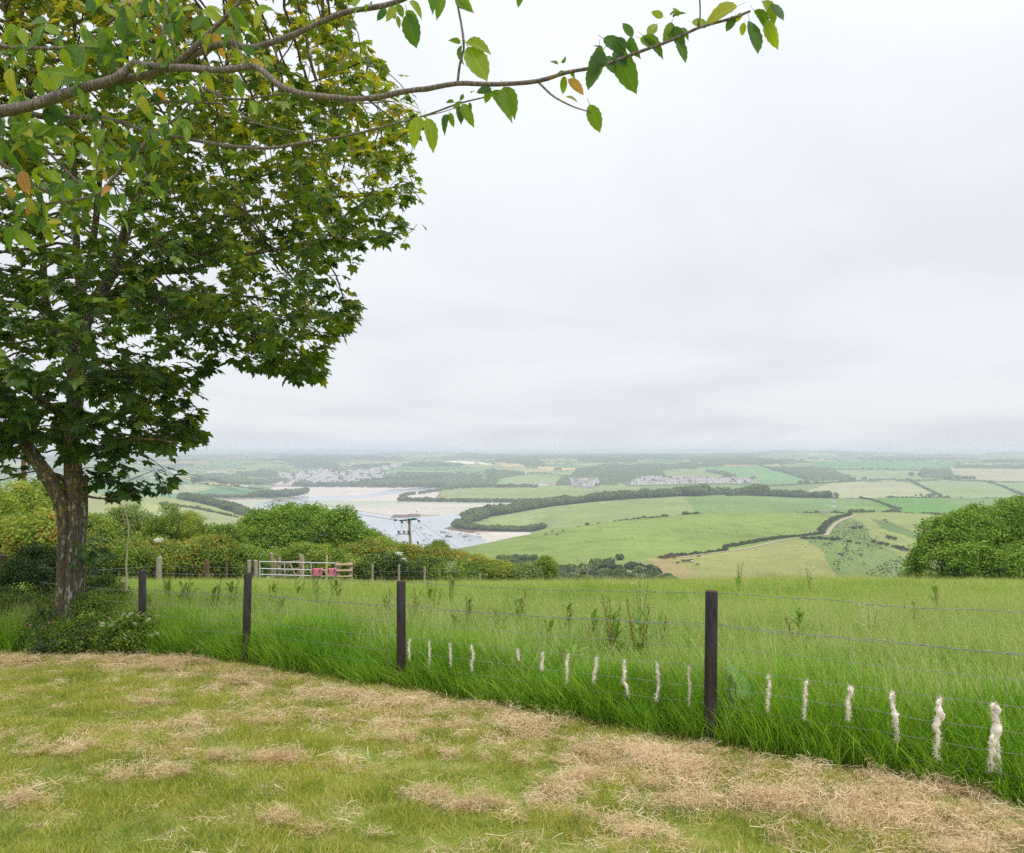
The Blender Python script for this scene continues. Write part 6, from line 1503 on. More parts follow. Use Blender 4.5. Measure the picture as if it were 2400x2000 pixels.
# the oak at the right edge
bush('oak_tree', 'broad bright green oak at the right edge behind the brow', 'tree', 2352, 56, lob(2330, 56, [(2330, 1285, 56, 95, 66, 3), (2250, 1262, 55, 68, 50, 2.4), (2290, 1232, 56, 62, 40, 2.2), (2370, 1238, 56, 70, 52, 2.6), (2205, 1295, 54, 58, 44, 2), (2160, 1330, 54, 34, 26, 1.4), (2240, 1320, 53, 80, 40, 2.2), (2310, 1320, 53, 70, 40, 2), (2390, 1300, 54, 60, 46, 2.2), (2425, 1222, 57, 60, 42, 2.6), (2480, 1250, 57, 90, 80, 3.5), (2180, 1258, 55, 22, 16, 1), (2404, 1198, 57, 26, 20, 1.2), (2222, 1228, 55, 26, 16, 1.2), (2180, 1352, 54, 60, 22, 2), (2300, 1358, 53, 110, 24, 2)]), K4, .44, (.36, .66), seed=5)
# white umbels in the hedge
M_umb = mat_leafy('white_umbel', [(0, (.70, .72, .62)), (1, (.85, .85, .80))], .3, .7, .1)
def umbel_mesh(name, R, n, seed):
    r = np.random.default_rng(seed); V, Fc = [], []
    for k in range(n):
        a = r.uniform(0, 6.28); q = R * math.sqrt(r.uniform()); c = np.array([q * math.cos(a), q * math.sin(a), -q * q / R * .25]); i = len(V); s = R * .13
        for j in range(4): V.append(c + (s * math.cos(j * 1.57 + a), s * math.sin(j * 1.57 + a), r.normal(0, s * .3)))
        Fc.append((i, i + 1, i + 2, i + 3))
    return mesh_np(name, np.array(V), np.array(Fc), [M_umb], False, {'tint': ('FLOAT', np.full(len(V), .5))})
UM = [umbel_mesh('flower', .035, 40, 1), umbel_mesh('flower', .09, 60, 2)]
for u, v, y, s, lab in ((935, 1297, 49.2, 2.0, 'white elder flower head in the hedge left of the pole, upper'), (944, 1311, 49, 1.8, 'white elder flower head in the hedge, lower'), (372, 1265, 37.5, 1.8, 'white elder flower head in the left hedge')):
    p = P(u, v, y); o = obj('elder_flower', UM[1], None, p, (.7, 0, .2), (s * 1.4, s, s)); tag(o, lab, 'flower')

# ------------------------------------------------------------------ sycamore
def mat_bark(name, c0, c1, lich=(.36, .25, .05), pale=(.42, .44, .38), sc=15.0, ln=(.55, .63), pn=(.56, .66), band=0):
    m, t, o = new_mat(name)
    g = N(t, 'ShaderNodeNewGeometry').outputs['Position']
    mp = N(t, 'ShaderNodeMapping'); mp.inputs['Scale'].default_value = (1, 1, .35); t.links.new(g, mp.inputs[0])
    n = tnoise(t, sc * 2.2, 7, .7, mp.outputs[0]); n2 = tnoise(t, sc * .8, 5, .65, g); n3 = tnoise(t, sc * 1.1, 6, .7, mp.outputs[0]); n3b = tnoise(t, 1.3, 3, .5, g)
    c = ramp(t, [(.32, c0), (.66, c1)], n)
    if band:
        vo = N(t, 'ShaderNodeTexWave', wave_type='BANDS', bands_direction='X'); vo.inputs['Scale'].default_value = band; vo.inputs['Distortion'].default_value = 6; vo.inputs['Detail'].default_value = 3; t.links.new(g, vo.inputs['Vector'])
        c = mixc(t, c, tuple(q * .5 for q in c0), ramp(t, [(.7, (0, 0, 0)), (.9, (.4, .4, .4))], vo.outputs[0]))
    a = ramp(t, [(ln[0], (0, 0, 0)), (ln[1], (.85, .85, .85))], math_(t, 'ADD', math_(t, 'MULTIPLY', n2, .6), math_(t, 'MULTIPLY', n3b, .4)))
    c = mixc(t, c, lich, a)
    c = mixc(t, c, pale, ramp(t, [(pn[0], (0, 0, 0)), (pn[1], (.8, .8, .8))], n3))
    bsdf(t, o, c, .9, .15, n, .9, .012); return m
M_bark = mat_bark('sycamore_bark', (.045, .036, .026), (.21, .175, .13), pale=(.46, .47, .42), ln=(.55, .62), pn=(.55, .61))
TY0 = 12.2
TG = float(gz(-6.66, TY0))
def tp(u, v, dy=0.0): return P(u, v, TY0 + dy)
def leaf_sycamore(name, seed, mat):
    r = np.random.default_rng(seed)
    ol = [(-165, .22), (-128, .52), (-112, .40), (-88, .72), (-74, .52), (-58, .66), (-44, .90), (-30, .62), (-20, .56), (-10, .80), (0, 1.0), (10, .80), (20, .56), (30, .62), (44, .90), (58, .66), (74, .52), (88, .72), (112, .40), (128, .52), (165, .22)]
    V = [(0, 0, 0)]
    for a, q in ol:
        q *= r.uniform(.93, 1.06); a = math.radians(a); x, y = q * math.sin(a), q * math.cos(a); V.append((x * .78, y * .78 + .18, -.10 * (x * x) - .16 * max(0, y) ** 2 + .05 * math.sin(a * 5)))
    V[0] = (0, .18, .03); n = len(ol)
    Fc = [(0, i + 2, i + 1) for i in range(n - 1)] + [(0, 1, n)]
    k = len(V); V += [(-.008, .12, .02), (.008, .12, .02), (.005, -.42, -.06), (-.005, -.42, -.06)]; Fc_q = [(k, k + 1, k + 2, k + 3)]
    V = np.array(V); V[:, 1] += .36
    return mesh_np(name, V, [np.array(Fc), np.array(Fc_q)], [mat], False, {'tint': ('FLOAT', np.full(len(V), r.uniform(.2, .8)))})
def mat_syc():
    m, t, o = new_mat('sycamore_leaf')
    oi = N(t, 'ShaderNodeObjectInfo').outputs['Random']; gp = N(t, 'ShaderNodeNewGeometry').outputs['Position']
    w = tnoise(t, .55, 3, .5, gp)
    f = math_(t, 'ADD', math_(t, 'MULTIPLY', oi, .5), math_(t, 'MULTIPLY', math_(t, 'SUBTRACT', w, .2), .7))
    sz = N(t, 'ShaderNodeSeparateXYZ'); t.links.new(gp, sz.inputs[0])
    f = math_(t, 'ADD', f, math_(t, 'MULTIPLY', math_(t, 'SUBTRACT', sz.outputs[2], 2.2), .055))   # more olive with height: backlit glow of upper leaves put into the colour
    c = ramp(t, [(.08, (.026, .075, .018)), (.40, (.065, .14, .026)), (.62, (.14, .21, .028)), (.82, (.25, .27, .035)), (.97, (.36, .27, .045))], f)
    tc = mixc(t, c, (3.0, 2.5, .7), 1.0, 'MULTIPLY')
    bsdf(t, o, c, .38, .5, transl=.42, transl_col=tc); return m
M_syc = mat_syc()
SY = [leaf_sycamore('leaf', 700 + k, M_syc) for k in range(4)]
CROWN = [(-450, -620), (100, -760), (560, -560), (800, -220), (822, -20), (850, 50), (872, 110), (895, 175), (960, 212), (1012, 246), (985, 290), (958, 345), (985, 400), (988, 470), (1000, 525), (930, 558), (925, 600), (860, 606), (800, 598), (792, 640), (856, 700), (852, 735), (812, 780), (748, 830), (775, 890), (700, 902), (640, 882), (585, 850), (515, 842), (470, 890), (440, 915), (480, 968), (500, 1018), (455, 1058), (428, 1105), (375, 1122), (382, 1178), (325, 1166), (268, 1158), (215, 1148), (120, 1105), (20, 1128), (-80, 1150), (-300, 1080), (-520, 850), (-640, 300)]
# dy bulge of the crown
def grow():
    """space colonisation from hand-set limbs; returns nodes, parents, radius of the set limbs"""
    limbs = [
        [(160, 1530, .20, 0), (163, 1480, .155, 0), (168, 1400, .14, 0), (172, 1310, .135, 0), (174, 1240, .135, 0), (175, 1180, .13, 0), (172, 1120, .12, .02)],
        [(156, 1225, .10, -.05), (140, 1170, .105, -.1), (105, 1108, .105, -.3), (66, 1046, .095, -.5), (44, 986, .09, -.6), (16, 930, .085, -.7), (-20, 860, .07, -.9), (-90, 700, .05, -1.2), (-160, 500, .03, -1.5)],
        [(174, 1190, .13, 0), (172, 1110, .125, .05), (170, 1046, .12, .1), (172, 985, .115, .1), (178, 897, .12, .2), (178, 820, .11, .3)],
        [(170, 985, .07, .0), (149, 975, .065, -.1), (119, 954, .055, -.3), (83, 927, .05, -.5), (45, 891, .045, -.7), (0, 838, .035, -.9), (-60, 760, .02, -1.1)],
        [(178, 830, .07, .2), (150, 815, .065, .2), (128, 784, .06, .1), (116, 734, .055, 0), (104, 683, .05, -.1), (101, 600, .045, -.2), (95, 480, .04, -.4), (82, 360, .03, -.6), (70, 200, .02, -.8)],
        [(178, 820, .10, .3), (190, 734, .085, .4), (190, 674, .08, .5), (180, 600, .065, .6), (178, 480, .05, .8), (170, 300, .035, .9), (160, 60, .02, 1.0)],
        [(190, 674, .06, .5), (208, 620, .055, .5), (222, 540, .05, .5), (235, 400, .035, .3), (245, 200, .02, .2)],
        [(188, 790, .10, .3), (214, 719, .10, .5), (253, 660, .095, .6), (276, 600, .085, .7), (310, 500, .07, .8), (350, 400, .055, .8), (420, 300, .04, .8), (520, 190, .02, .7)],
        [(276, 600, .05, .7), (300, 520, .045, .4), (340, 440, .035, .2), (400, 360, .028, 0), (500, 290, .018, -.2)],
        [(214, 719, .07, .4), (232, 704, .06, .2), (267, 686, .055, 0), (327, 656, .048, -.3), (371, 639, .045, -.5), (448, 632, .04, -.7), (520, 608, .034, -.9), (592, 594, .028, -1.0), (700, 576, .02, -1.1), (770, 552, .012, -1.2)],
        [(371, 639, .03, -.5), (420, 612, .028, -.3), (480, 590, .024, -.2), (568, 578, .018, 0), (640, 560, .012, .1)],
        [(253, 660, .06, .6), (320, 600, .05, .8), (400, 545, .042, 1.0), (480, 520, .034, 1.1), (580, 496, .026, 1.2), (660, 484, .02, 1.2), (790, 462, .012, 1.2)],
        [(310, 500, .04, .8), (400, 470, .034, 1.2), (504, 440, .028, 1.6), (624, 410, .02, 1.8), (760, 370, .012, 2.0), (880, 330, .008, 2.0)],
        [(350, 400, .035, .8), (430, 330, .03, .4), (540, 270, .024, .1), (680, 210, .016, -.2), (800, 170, .01, -.4)],
        [(267, 686, .04, 0), (330, 700, .035, -.5), (430, 720, .028, -1.0), (530, 760, .02, -1.3), (620, 810, .013, -1.5)],
        [(232, 704, .045, .3), (330, 690, .036, .9), (470, 690, .028, 1.4), (620, 700, .018, 1.7), (740, 730, .012, 1.8)],
        [(174, 900, .04, .1), (240, 880, .034, -.4), (310, 890, .026, -.9), (380, 920, .018, -1.3)],
        [(172, 1060, .04, .1), (205, 1050, .034, -.1), (261, 1050, .028, -.4), (300, 1032, .022, -.7), (360, 1030, .014, -1.0), (420, 1040, .009, -1.2)],
        [(190, 1150, .03, .0), (205, 1163, .02, .0), (230, 1168, .015, .0), (270, 1170, .01, -.1)],
        [(172, 1000, .035, .1), (230, 980, .03, .6), (300, 985, .022, 1.0), (380, 1000, .014, 1.3)],
        [(105, 1108, .035, -.3), (140, 1118, .04, -.1), (166, 1133, .045, 0)],
        [(44, 986, .04, -.6), (20, 1010, .03, -.9), (-40, 1040, .02, -1.2)]]
    nodes, par, rad = [], [], []; chains = []
    for li, L in enumerate(limbs):
        q = np.array([list(tp(a, b, d)) + [r] for a, b, r, d in L]); s = spline(q, .16)
        ch = []
        if li == 0: prev = -1
        else:
            N_ = np.array(nodes); prev = int(np.argmin(((N_ - s[0, :3]) ** 2).sum(1)))
        for k, w in enumerate(s):
            nodes.append(w[:3].copy()); par.append(prev); rad.append(w[3]); prev = len(nodes) - 1; ch.append(prev)
        chains.append((li, ch))
    return nodes, par, rad, chains, limbs
nodes, par, lrad, chains, limbs = grow()
n_set = len(nodes)
def attractors(n):
    out = []
    while len(out) < n:
        m = 4000; u = rng.uniform(-640, 1020, m); v = rng.uniform(-740, 1185, m); k = in_poly(u, v, CROWN)
        # thickness of the crown at that place shrinks toward its outline
        dmin = np.full(m, 1e9)
        for a, b in zip(CROWN, CROWN[1:] + CROWN[:1]):
            a, b = np.array(a, float), np.array(b, float); ab = b - a; t = np.clip(((u - a[0]) * ab[0] + (v - a[1]) * ab[1]) / (ab @ ab), 0, 1); dmin = np.minimum(dmin, np.hypot(u - a[0] - t * ab[0], v - a[1] - t * ab[1]))
        th = np.clip(dmin / 150, .12, 1) ** .6 * 3.1 * np.clip((1250 - v) / 420, .35, 1)
        dy = rng.uniform(-1, 1, m) * th
        k &= rng.uniform(size=m) < np.where(dmin < 120, 1.0, .62)
        # airy windows among the inner limbs
        k &= ~(in_poly(u, v, [(215, 640), (215, 430), (330, 400), (400, 500), (330, 620), (240, 690)]) & (rng.uniform(size=m) < .72))
        k &= ~(in_poly(u, v, [(-60, 1110), (-60, 980), (60, 1050), (140, 1150)]) & (rng.uniform(size=m) < .3))
        # the crown must not reach out over the camera
        for a, b, c in zip(u[k], v[k], dy[k]):
            p = P(a, b, TY0 + c * 1.0); s = TY0 / (TY0 + c); out.append(P(a, b, TY0 + c))
    return np.array(out[:n])
def colonize(A, nodes, par, D=.24, kill=.42, infl=2.6, iters=60):
    nodes = [np.array(q) for q in nodes]; Nn = np.array(nodes); best = np.full(len(A), 1e9); bi = np.zeros(len(A), int); alive = np.ones(len(A), bool)
    start = 0
    for it in range(iters):
        new = np.array(nodes[start:]); 
        if len(new) == 0: break
        for c in range(0, len(new), 400):
            d = np.linalg.norm(A[:, None] - new[None, c:c + 400], axis=2); j = d.argmin(1); dm = d[np.arange(len(A)), j]; up = dm < best; best[up] = dm[up]; bi[up] = start + c + j[up]
        alive &= best > kill; start = len(nodes)
        k = alive & (best < infl)
        if not k.any(): break
        ids = bi[k]; vec = A[k] - np.array(nodes)[ids]; vec /= np.linalg.norm(vec, axis=1, keepdims=True)
        acc = {}
        for i, w in zip(ids, vec):
            if i in acc: acc[i] += w
            else: acc[i] = w.copy()
        added = 0
        for i, w in acc.items():
            base = nodes[i] - nodes[par[i]] if par[i] >= 0 else np.array([0, 0, 1.0]); base = base / (np.linalg.norm(base) + 1e-9)
            w = w / (np.linalg.norm(w) + 1e-9) + base * .55 + rng.normal(0, .16, 3) + (0, 0, .04); w /= np.linalg.norm(w)
            q = nodes[i] + w * D
            nodes.append(q); par.append(i); added += 1
        if not added: break
    return nodes, par
A = attractors(10500)
nodes, par = colonize(A, nodes, par, D=.19, kill=.30, infl=2.2, iters=75)
NN = np.array(nodes); PP = np.array(par); kids = [[] for _ in range(len(NN))]
for i, p in enumerate(PP):
    if p >= 0: kids[p].append(i)
rad = np.zeros(len(NN))
for i in range(len(NN) - 1, -1, -1):
    r = (.0042 ** 2.35 + sum(rad[k] ** 2.35 for k in kids[i])) ** (1 / 2.35) if kids[i] else .0042
    rad[i] = r if i >= n_set else max(min(r, lrad[i] * 1.0), lrad[i])
    if i >= n_set: rad[i] = min(rad[i], .035)
syc = empty('sycamore_tree', (-6.66, TY0, TG)); so_ = np.array(syc.location)
def noise_tube(pts, r, sides, amp):
    V, Fq, Ft = tube_np(pts, r, sides); 
    n = len(pts) * sides
    ctr = np.repeat(np.asarray(pts), sides, 0)
    w = np.array([mn.noise(Vector((q[0] * 3.1, q[1] * 3.1, q[2] * .9))) + .5 * mn.noise(Vector((q[0] * 9, q[1] * 9, q[2] * 3))) for q in V[:n]])
    V[:n] = ctr + (V[:n] - ctr) * (1 + amp * w)[:, None]
    return V, Fq, Ft
# trunk and limbs
b = MB()
for li, ch in chains[:1]:
    pts = NN[ch]; r_ = np.array([lrad[i] for i in ch])
    V, Fq, Ft = noise_tube(pts, r_, 22, .28); b.add(V - so_, list(Fq) + [tuple(f) for f in Ft])
    # the stem is several fused ones: ribs up the trunk
    for off, sc_, top, rt in (((-.09, -.07), .62, tp(143, 1165, -.1), .085), ((.05, -.11), .50, tp(184, 1120), .05), ((.09, .02), .60, tp(196, 1120, .1), .06), ((.0, .08), .8, tp(178, 1110, .1), .08)):
        q = pts.copy(); tt = np.linspace(0, 1, len(q))[:, None]; q[:, 0] += off[0]; q[:, 1] += off[1]; q = q * (1 - tt ** 2.2) + (np.array(top) + (0, off[1] * .5, 0)) * tt ** 2.2
        rr_ = r_ * sc_; t1 = tt[:, 0] ** 3; rr_ = rr_ * (1 - t1) + rt * t1
        V, Fq, Ft = noise_tube(q, rr_, 14, .25); b.add(V - so_, list(Fq) + [tuple(f) for f in Ft])
b.build('trunk', [M_bark], syc, True)
for li, ch in chains[1:]:
    pts = NN[[PP[ch[0]]] + ch] if li not in (2,) else NN[ch]; r_ = np.array([rad[ch[0]]] * (len(pts) - len(ch)) + [rad[i] for i in ch])
    if li in (1, 2): pts = np.concatenate([[tp(166, 1290)], pts]); r_ = np.concatenate([[r_[0] * .8], r_])
    V, Fq, Ft = noise_tube(pts, r_, 12 if r_.max() > .05 else 8, .16); q = MB(); q.add(V - so_, list(Fq) + [tuple(f) for f in Ft]); q.build('limb', [M_bark], syc, True)
# everything thinner in one part
V_, Q_, n_ = [], [], 0
heads = [i for i in range(n_set, len(NN)) if PP[i] < n_set or kids[PP[i]][0] != i]
for h in heads:
    ch = [PP[h], h]; 
    while kids[ch[-1]]: ch.append(kids[ch[-1]][0])
    pts = NN[ch]; r_ = rad[ch].copy(); r_[0] = r_[1]
    V, Fq, Ft = tube_np(pts, np.maximum(r_, .0035), 6 if r_[0] > .012 else 3 + (r_[0] > .006), False); V_.append(V - so_); Q_.append(Fq + n_); n_ += len(V)
tw = obj('branches', mesh_np('branches', np.concatenate(V_), np.concatenate(Q_), [M_bark], True), syc); tw['kind'] = 'stuff'
# leaves
lp, lr, ls, lpos = [], [], [], []
r0 = np.random.default_rng(99)
for i in range(n_set, len(NN)):
    if rad[i] > .013: continue
    d = NN[i] - NN[PP[i]]; d /= np.linalg.norm(d); tip = not kids[i]
    for k in range(10 if tip else 5):
        az = math.atan2(d[1], d[0]) + r0.normal(0, 1.0 if tip else 1.5); pos = NN[i] + r0.normal(0, .03 if tip else .05, 3) + d * r0.uniform(-.12, .06)
        lr.append((r0.normal(-.42, .34), r0.normal(0, .32), az - math.pi / 2)); ls.append(r0.uniform(.11, .20) * (1.12 if pos[2] < 1.5 else .92)); lp.append(pos)
# low sprouts beside the trunk and its foot
for u, v, y, n, s in ((195, 1290, 11.9, 16, .10), (215, 1285, 11.8, 14, .14), (235, 1270, 11.8, 10, .14), (200, 1310, 11.8, 10, .08), (250, 1310, 11.9, 5, .08), (130, 1400, 11.5, 0, .1)):
    c = P(u, v, y)
    for k in range(n): lp.append(c + r0.normal(0, s, 3)); lr.append((r0.normal(-.6, .4), r0.normal(0, .4), r0.uniform(-2.5, -.5))); ls.append(r0.uniform(.1, .17))
lp = np.array(lp); lr = np.array(lr); ls = np.array(ls)
uu = U0 + F * lp[:, 0] / lp[:, 1]; vv = V0 - F * lp[:, 2] / lp[:, 1]
ok = in_poly(uu, vv, CROWN) | (vv > 1180) | (r0.uniform(size=len(lp)) < .25)
gap = np.array([mn.noise(Vector((q[0] * .85, q[1] * .6, q[2] * 1.9))) + .5 * mn.noise(Vector((q[0] * 2.3 + 7, q[1] * 1.6, q[2] * 4.6))) for q in lp])
ok &= (gap > -.20) | (r0.uniform(size=len(lp)) < .16) | (vv > 1180)
lp, lr, ls, uu, vv = lp[ok], lr[ok], ls[ok], uu[ok], vv[ok]
score = ls / lp[:, 1] * ((uu > 0) & (uu < 2400) & (vv > 0)) * (1 + .4 * (vv > 700)); order = np.argsort(-score)
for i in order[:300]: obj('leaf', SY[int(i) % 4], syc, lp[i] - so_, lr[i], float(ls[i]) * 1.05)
rest = order[300:]
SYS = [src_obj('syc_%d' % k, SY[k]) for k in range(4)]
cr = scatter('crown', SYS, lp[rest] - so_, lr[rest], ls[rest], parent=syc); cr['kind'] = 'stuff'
print('sycamore nodes', len(NN), 'leaves', len(lp))
# the dead branch dangling from the crown, and the little twig with shoots at the trunk
M_dead = mat_plain('dead_wood', (.50, .42, .28), .85, .15, .2, 12)
b = MB(); pts = spline([tp(297, 1180, -.5) - so_, tp(296, 1205, -.5) - so_, tp(302, 1236, -.5) - so_, tp(299, 1280, -.5) - so_, tp(296, 1330, -.5) - so_, tp(298, 1370, -.5) - so_, tp(295, 1388, -.5) - so_], .1); b.tube(pts, np.linspace(.010, .012, len(pts)), 7)
b.tube([tp(302, 1236, -.5) - so_, tp(290, 1218, -.5) - so_, tp(286, 1200, -.5) - so_], [.008, .005, .003], 5); o = b.build('dangling_branch', [M_dead], syc, True); o['label'] = 'thin pale broken branch dangling beside the trunk'
b = MB(); b.tube([tp(192, 1300, -.25) - so_, tp(215, 1287, -.35) - so_, tp(250, 1268, -.4) - so_], [.008, .006, .003], 5); b.build('twig', [M_bark], syc, True)
b = MB(); pts = spline([tp(183, 812, -.6) - so_, tp(190, 840, -.6) - so_, tp(194, 870, -.6) - so_, tp(195, 905, -.6) - so_], .1); b.tube(pts, .008, 6); b.build('dead_twig', [M_dead], syc, True)

# ------------------------------------------------------------------ plants at the foot of the tree
bush('bramble_thicket', 'dark bramble thicket behind the fence left of the trunk', 'bush', 70, 14.2, lob(70, 14.2, [(70, 1400, 14.2, 62, 90, .8), (110, 1380, 14.5, 42, 80, .6), (40, 1450, 14, 60, 60, .7), (95, 1330, 14.5, 34, 40, .4), (10, 1470, 13.6, 60, 50, .7)]), K5 + K1[:1], .15, (.10, .19), seed=9, trunk=False)
for u, v, y, ru, rv, src, lab, sd in ((-30, 1440, 12.9, 70, 60, K5 + K1[:1], 'shady nettles at the far left under the sycamore', 8), (60, 1440, 12.9, 60, 55, K5 + K1, 'shady undergrowth linking trunk and left post', 9), (225, 1385, 13.0, 55, 40, K1 + K5[:1], 'tangled weeds behind the tree foot reaching the fence', 10), (30, 1500, 12.4, 60, 40, K5 + K1[:1], 'dark nettle clump at the left edge of the verge', 1), (100, 1470, 11.8, 44, 44, K5 + K1, 'leafy bramble left of the tree foot', 2), (205, 1480, 11.5, 46, 48, K1 + K5[:2], 'bramble and cleavers right of the tree foot', 3), (265, 1490, 11.3, 48, 46, K1 + K5[:1], 'low bramble between tree foot and black post', 4), (320, 1470, 11.3, 36, 42, K1, 'green weeds round the foot of the black post', 5), (150, 1512, 11.3, 60, 26, K1 + K5, 'ground ivy in front of the trunk', 6), (235, 1420, 12.2, 50, 40, K1 + K6[:1], 'tall weeds behind the bramble right of the trunk', 7)):
    bush('bramble', lab, 'plant', u, y, lob(u, y, [(u, v + 12, y, ru * .9, rv * .78, .3), (u + 18, v + 20, y - .1, ru * .55, rv * .5, .25), (u - 20, v + 14, y, ru * .55, rv * .62, .25)]), src, .10, (.07, .13), seed=20 + sd, trunk=False)
M_camp = mat_leafy('pink_petal', [(0, (.55, .10, .32)), (1, (.70, .22, .48))], .3, .6, .2)
def camp_mesh():
    V, Fc = [], []
    for j in range(5):
        a = j * 1.2566; c = np.array([math.cos(a), math.sin(a), .1]); s = np.array([-math.sin(a), math.cos(a), 0]); i = len(V)
        V += [(0, 0, 0), tuple(c * .6 - s * .35), tuple(c * 1.0 - s * .2), tuple(c * .85), tuple(c * 1.0 + s * .2), tuple(c * .6 + s * .35)]; Fc.append(tuple(range(i, i + 6)))
    me = mesh('flower', V, Fc, M_camp); at = me.attributes.new('tint', 'FLOAT', 'POINT'); return me
CAMP = camp_mesh()
shoot_leaf = broad_leaf('leaf', .09, .05, M_f1, 4, .02, .2, .3, .5)
def flower_plant(name, lab, u, vtop, y, heads, fm, fs, leaves=8, spread=.08):
    p = at_ground(u, y); e = empty(name, p); h = -(vtop - V0) / F * y - p[2]; b = MB(); tips = []
    for k in range(heads):
        t_ = np.array([rng.normal(0, spread), rng.normal(0, spread * .6) - .03, h * rng.uniform(.8, 1.0)]); b.tube([(0, 0, 0), t_ * (.35, .35, .55), t_], [.004, .003, .002], 4); tips.append(t_)
    b.build('stem', [M_f1], e)
    for t_ in tips: obj('flower', fm, e, t_, (rng.uniform(.2, .9), rng.normal(0, .3), rng.uniform(0, 6)), fs * rng.uniform(.8, 1.2))
    for k in range(leaves): obj('leaf', shoot_leaf, e, (0, 0, rng.uniform(.05, h * .7)), (rng.uniform(.1, .8), 0, rng.uniform(0, 6)), rng.uniform(.7, 1.3))
    tag(e, lab, 'plant')
for k, (u, v, n_) in enumerate(((255, 1422, 4), (80, 1455, 5), (140, 1450, 4), (125, 1468, 3), (183, 1482, 2), (95, 1468, 3), (310, 1455, 2))):
    flower_plant('campion', ['pink campion highest beside the trunk on its right', 'pink campion farthest left at the tree foot', 'pink campion against the bottom of the trunk', 'pink campion low between trunk and left bramble', 'pink campion low right of the trunk', 'second pink campion from the left', 'pink campion by the white umbels near the black post'][k], u, v, 11.15, n_, CAMP, .014)
for k, (u, v, n_) in enumerate(((262, 1448, 7), (328, 1432, 9), (295, 1485, 8), (315, 1478, 8), (345, 1480, 7), (300, 1440, 5))):
    flower_plant('cow_parsley', ['white cow parsley nearest the trunk', 'white cow parsley in front of the black post, tallest', 'white cow parsley low in the bramble, left', 'white cow parsley low in the bramble, middle', 'white cow parsley low right of the black post', 'white cow parsley between trunk and black post'][k], u, v, 11.0, n_, UM[0], .85, 6, .10)
for k, (u, v, n_) in enumerate(((285, 1345, 4), (208, 1345, 3))):
    flower_plant('hogweed', ['white hogweed heads behind the dangling branch', 'white hogweed heads just right of the trunk behind the fence'][k], u, v, 13.2, n_, UM[0], 1.6, 8, .12)

# ------------------------------------------------------------------ cherry : overhanging branches close to the camera
M_cbark = mat_bark('cherry_bark', (.12, .085, .07), (.34, .30, .27), (.45, .27, .04), (.50, .50, .46), 38, (.60, .66), (.60, .70), band=22)
def mat_cherry():
    m, t, o = new_mat('cherry_leaf')
    oi = N(t, 'ShaderNodeObjectInfo').outputs['Random']; g = N(t, 'ShaderNodeTexCoord').outputs['Object']
    c = ramp(t, [(0, (.045, .115, .028)), (.35, (.085, .18, .025)), (.65, (.15, .26, .025)), (.88, (.25, .34, .03)), (.965, (.34, .32, .045)), (1, (.46, .24, .07))], oi)
    sp = N(t, 'ShaderNodeSeparateXYZ'); t.links.new(g, sp.inputs[0])
    ax = math_(t, 'ABSOLUTE', sp.outputs[0])
    ph = math_(t, 'SUBTRACT', math_(t, 'MULTIPLY', sp.outputs[1], 62.0), math_(t, 'MULTIPLY', ax, 48.0)); vn = math_(t, 'POWER', math_(t, 'ABSOLUTE', math_(t, 'SINE', ph)), 8.0)
    mid = math_(t, 'LESS_THAN', ax, .012); vv_ = math_(t, 'MAXIMUM', math_(t, 'SUBTRACT', 1.0, math_(t, 'MULTIPLY', vn, 0)), 0)
    vein = math_(t, 'MAXIMUM', mid, math_(t, 'MULTIPLY', math_(t, 'POWER', math_(t, 'ABSOLUTE', math_(t, 'COSINE', ph)), 14.0), .6))
    c2 = mixc(t, c, mixc(t, c, (1.5, 1.4, 1.3), 1.0, 'MULTIPLY'), vein)
    sn = tnoise(t, 7, 3, .6, g); spots = ramp(t, [(.70, (0, 0, 0)), (.73, (.9, .9, .9))], sn)
    c3 = mixc(t, c2, (.16, .06, .025), spots)
    tc = mixc(t, c3, (2.0, 1.9, .6), 1.0, 'MULTIPLY')
    b = bsdf(t, o, c3, .42, .45, bump=vein, bump_s=.5, bump_d=.02, transl=.45, transl_col=tc); return m
M_ch = mat_cherry()
def cherry_leaf(name, seed, fold=.22, droop=.22, wide=.5):
    """unit length leaf blade along +Y with toothed edge and a short stalk"""
    r = np.random.default_rng(seed); n = 11; V = []
    for i in range(n + 1):
        q = i / n; w = wide * (math.sin(math.pi * q ** .82) ** .75 if 0 < q < 1 else 0) * (1 + (.055 if i % 2 else -.045))
        if q > .86: w *= .75
        w = max(w, .012); z = -droop * q ** 2 + r.normal(0, .006); tw = .1 * math.sin(q * 5 + seed)
        V += [(-w / 2, q, z + fold * w * .55 + tw * .1), (0, q, z), (w / 2, q, z + fold * w * .55 - tw * .1)]
    Fq = []
    for i in range(n): Fq += [(i * 3, i * 3 + 1, i * 3 + 4, i * 3 + 3), (i * 3 + 1, i * 3 + 2, i * 3 + 5, i * 3 + 4)]
    k = len(V); V += [(-.012, 0, 0), (.012, 0, 0), (.009, -.24, .05), (-.009, -.24, .05)]; Fq.append((k, k + 1, k + 2, k + 3))
    V = np.array(V); V[:, 1] += .24
    return mesh_np(name, V, np.array(Fq), [M_ch], True)
CL = [cherry_leaf('leaf', 1, .25, .25, .52), cherry_leaf('leaf', 2, .45, .5, .48), cherry_leaf('leaf', 3, .7, .3, .5), cherry_leaf('leaf', 4, .15, .12, .56), cherry_leaf('leaf', 5, .5, .85, .5), cherry_leaf('leaf', 6, .35, .4, .44)]
cherry = empty('cherry_tree', (-3.9, 3.4, float(gz(-3.9, 3.4)))); co = np.array(cherry.location)
def dep(u): return float(np.interp(u, [-700, 0, 400, 1000, 1400, 1800], [3.5, 3.35, 3.1, 2.6, 2.3, 2.15]))
CB = []
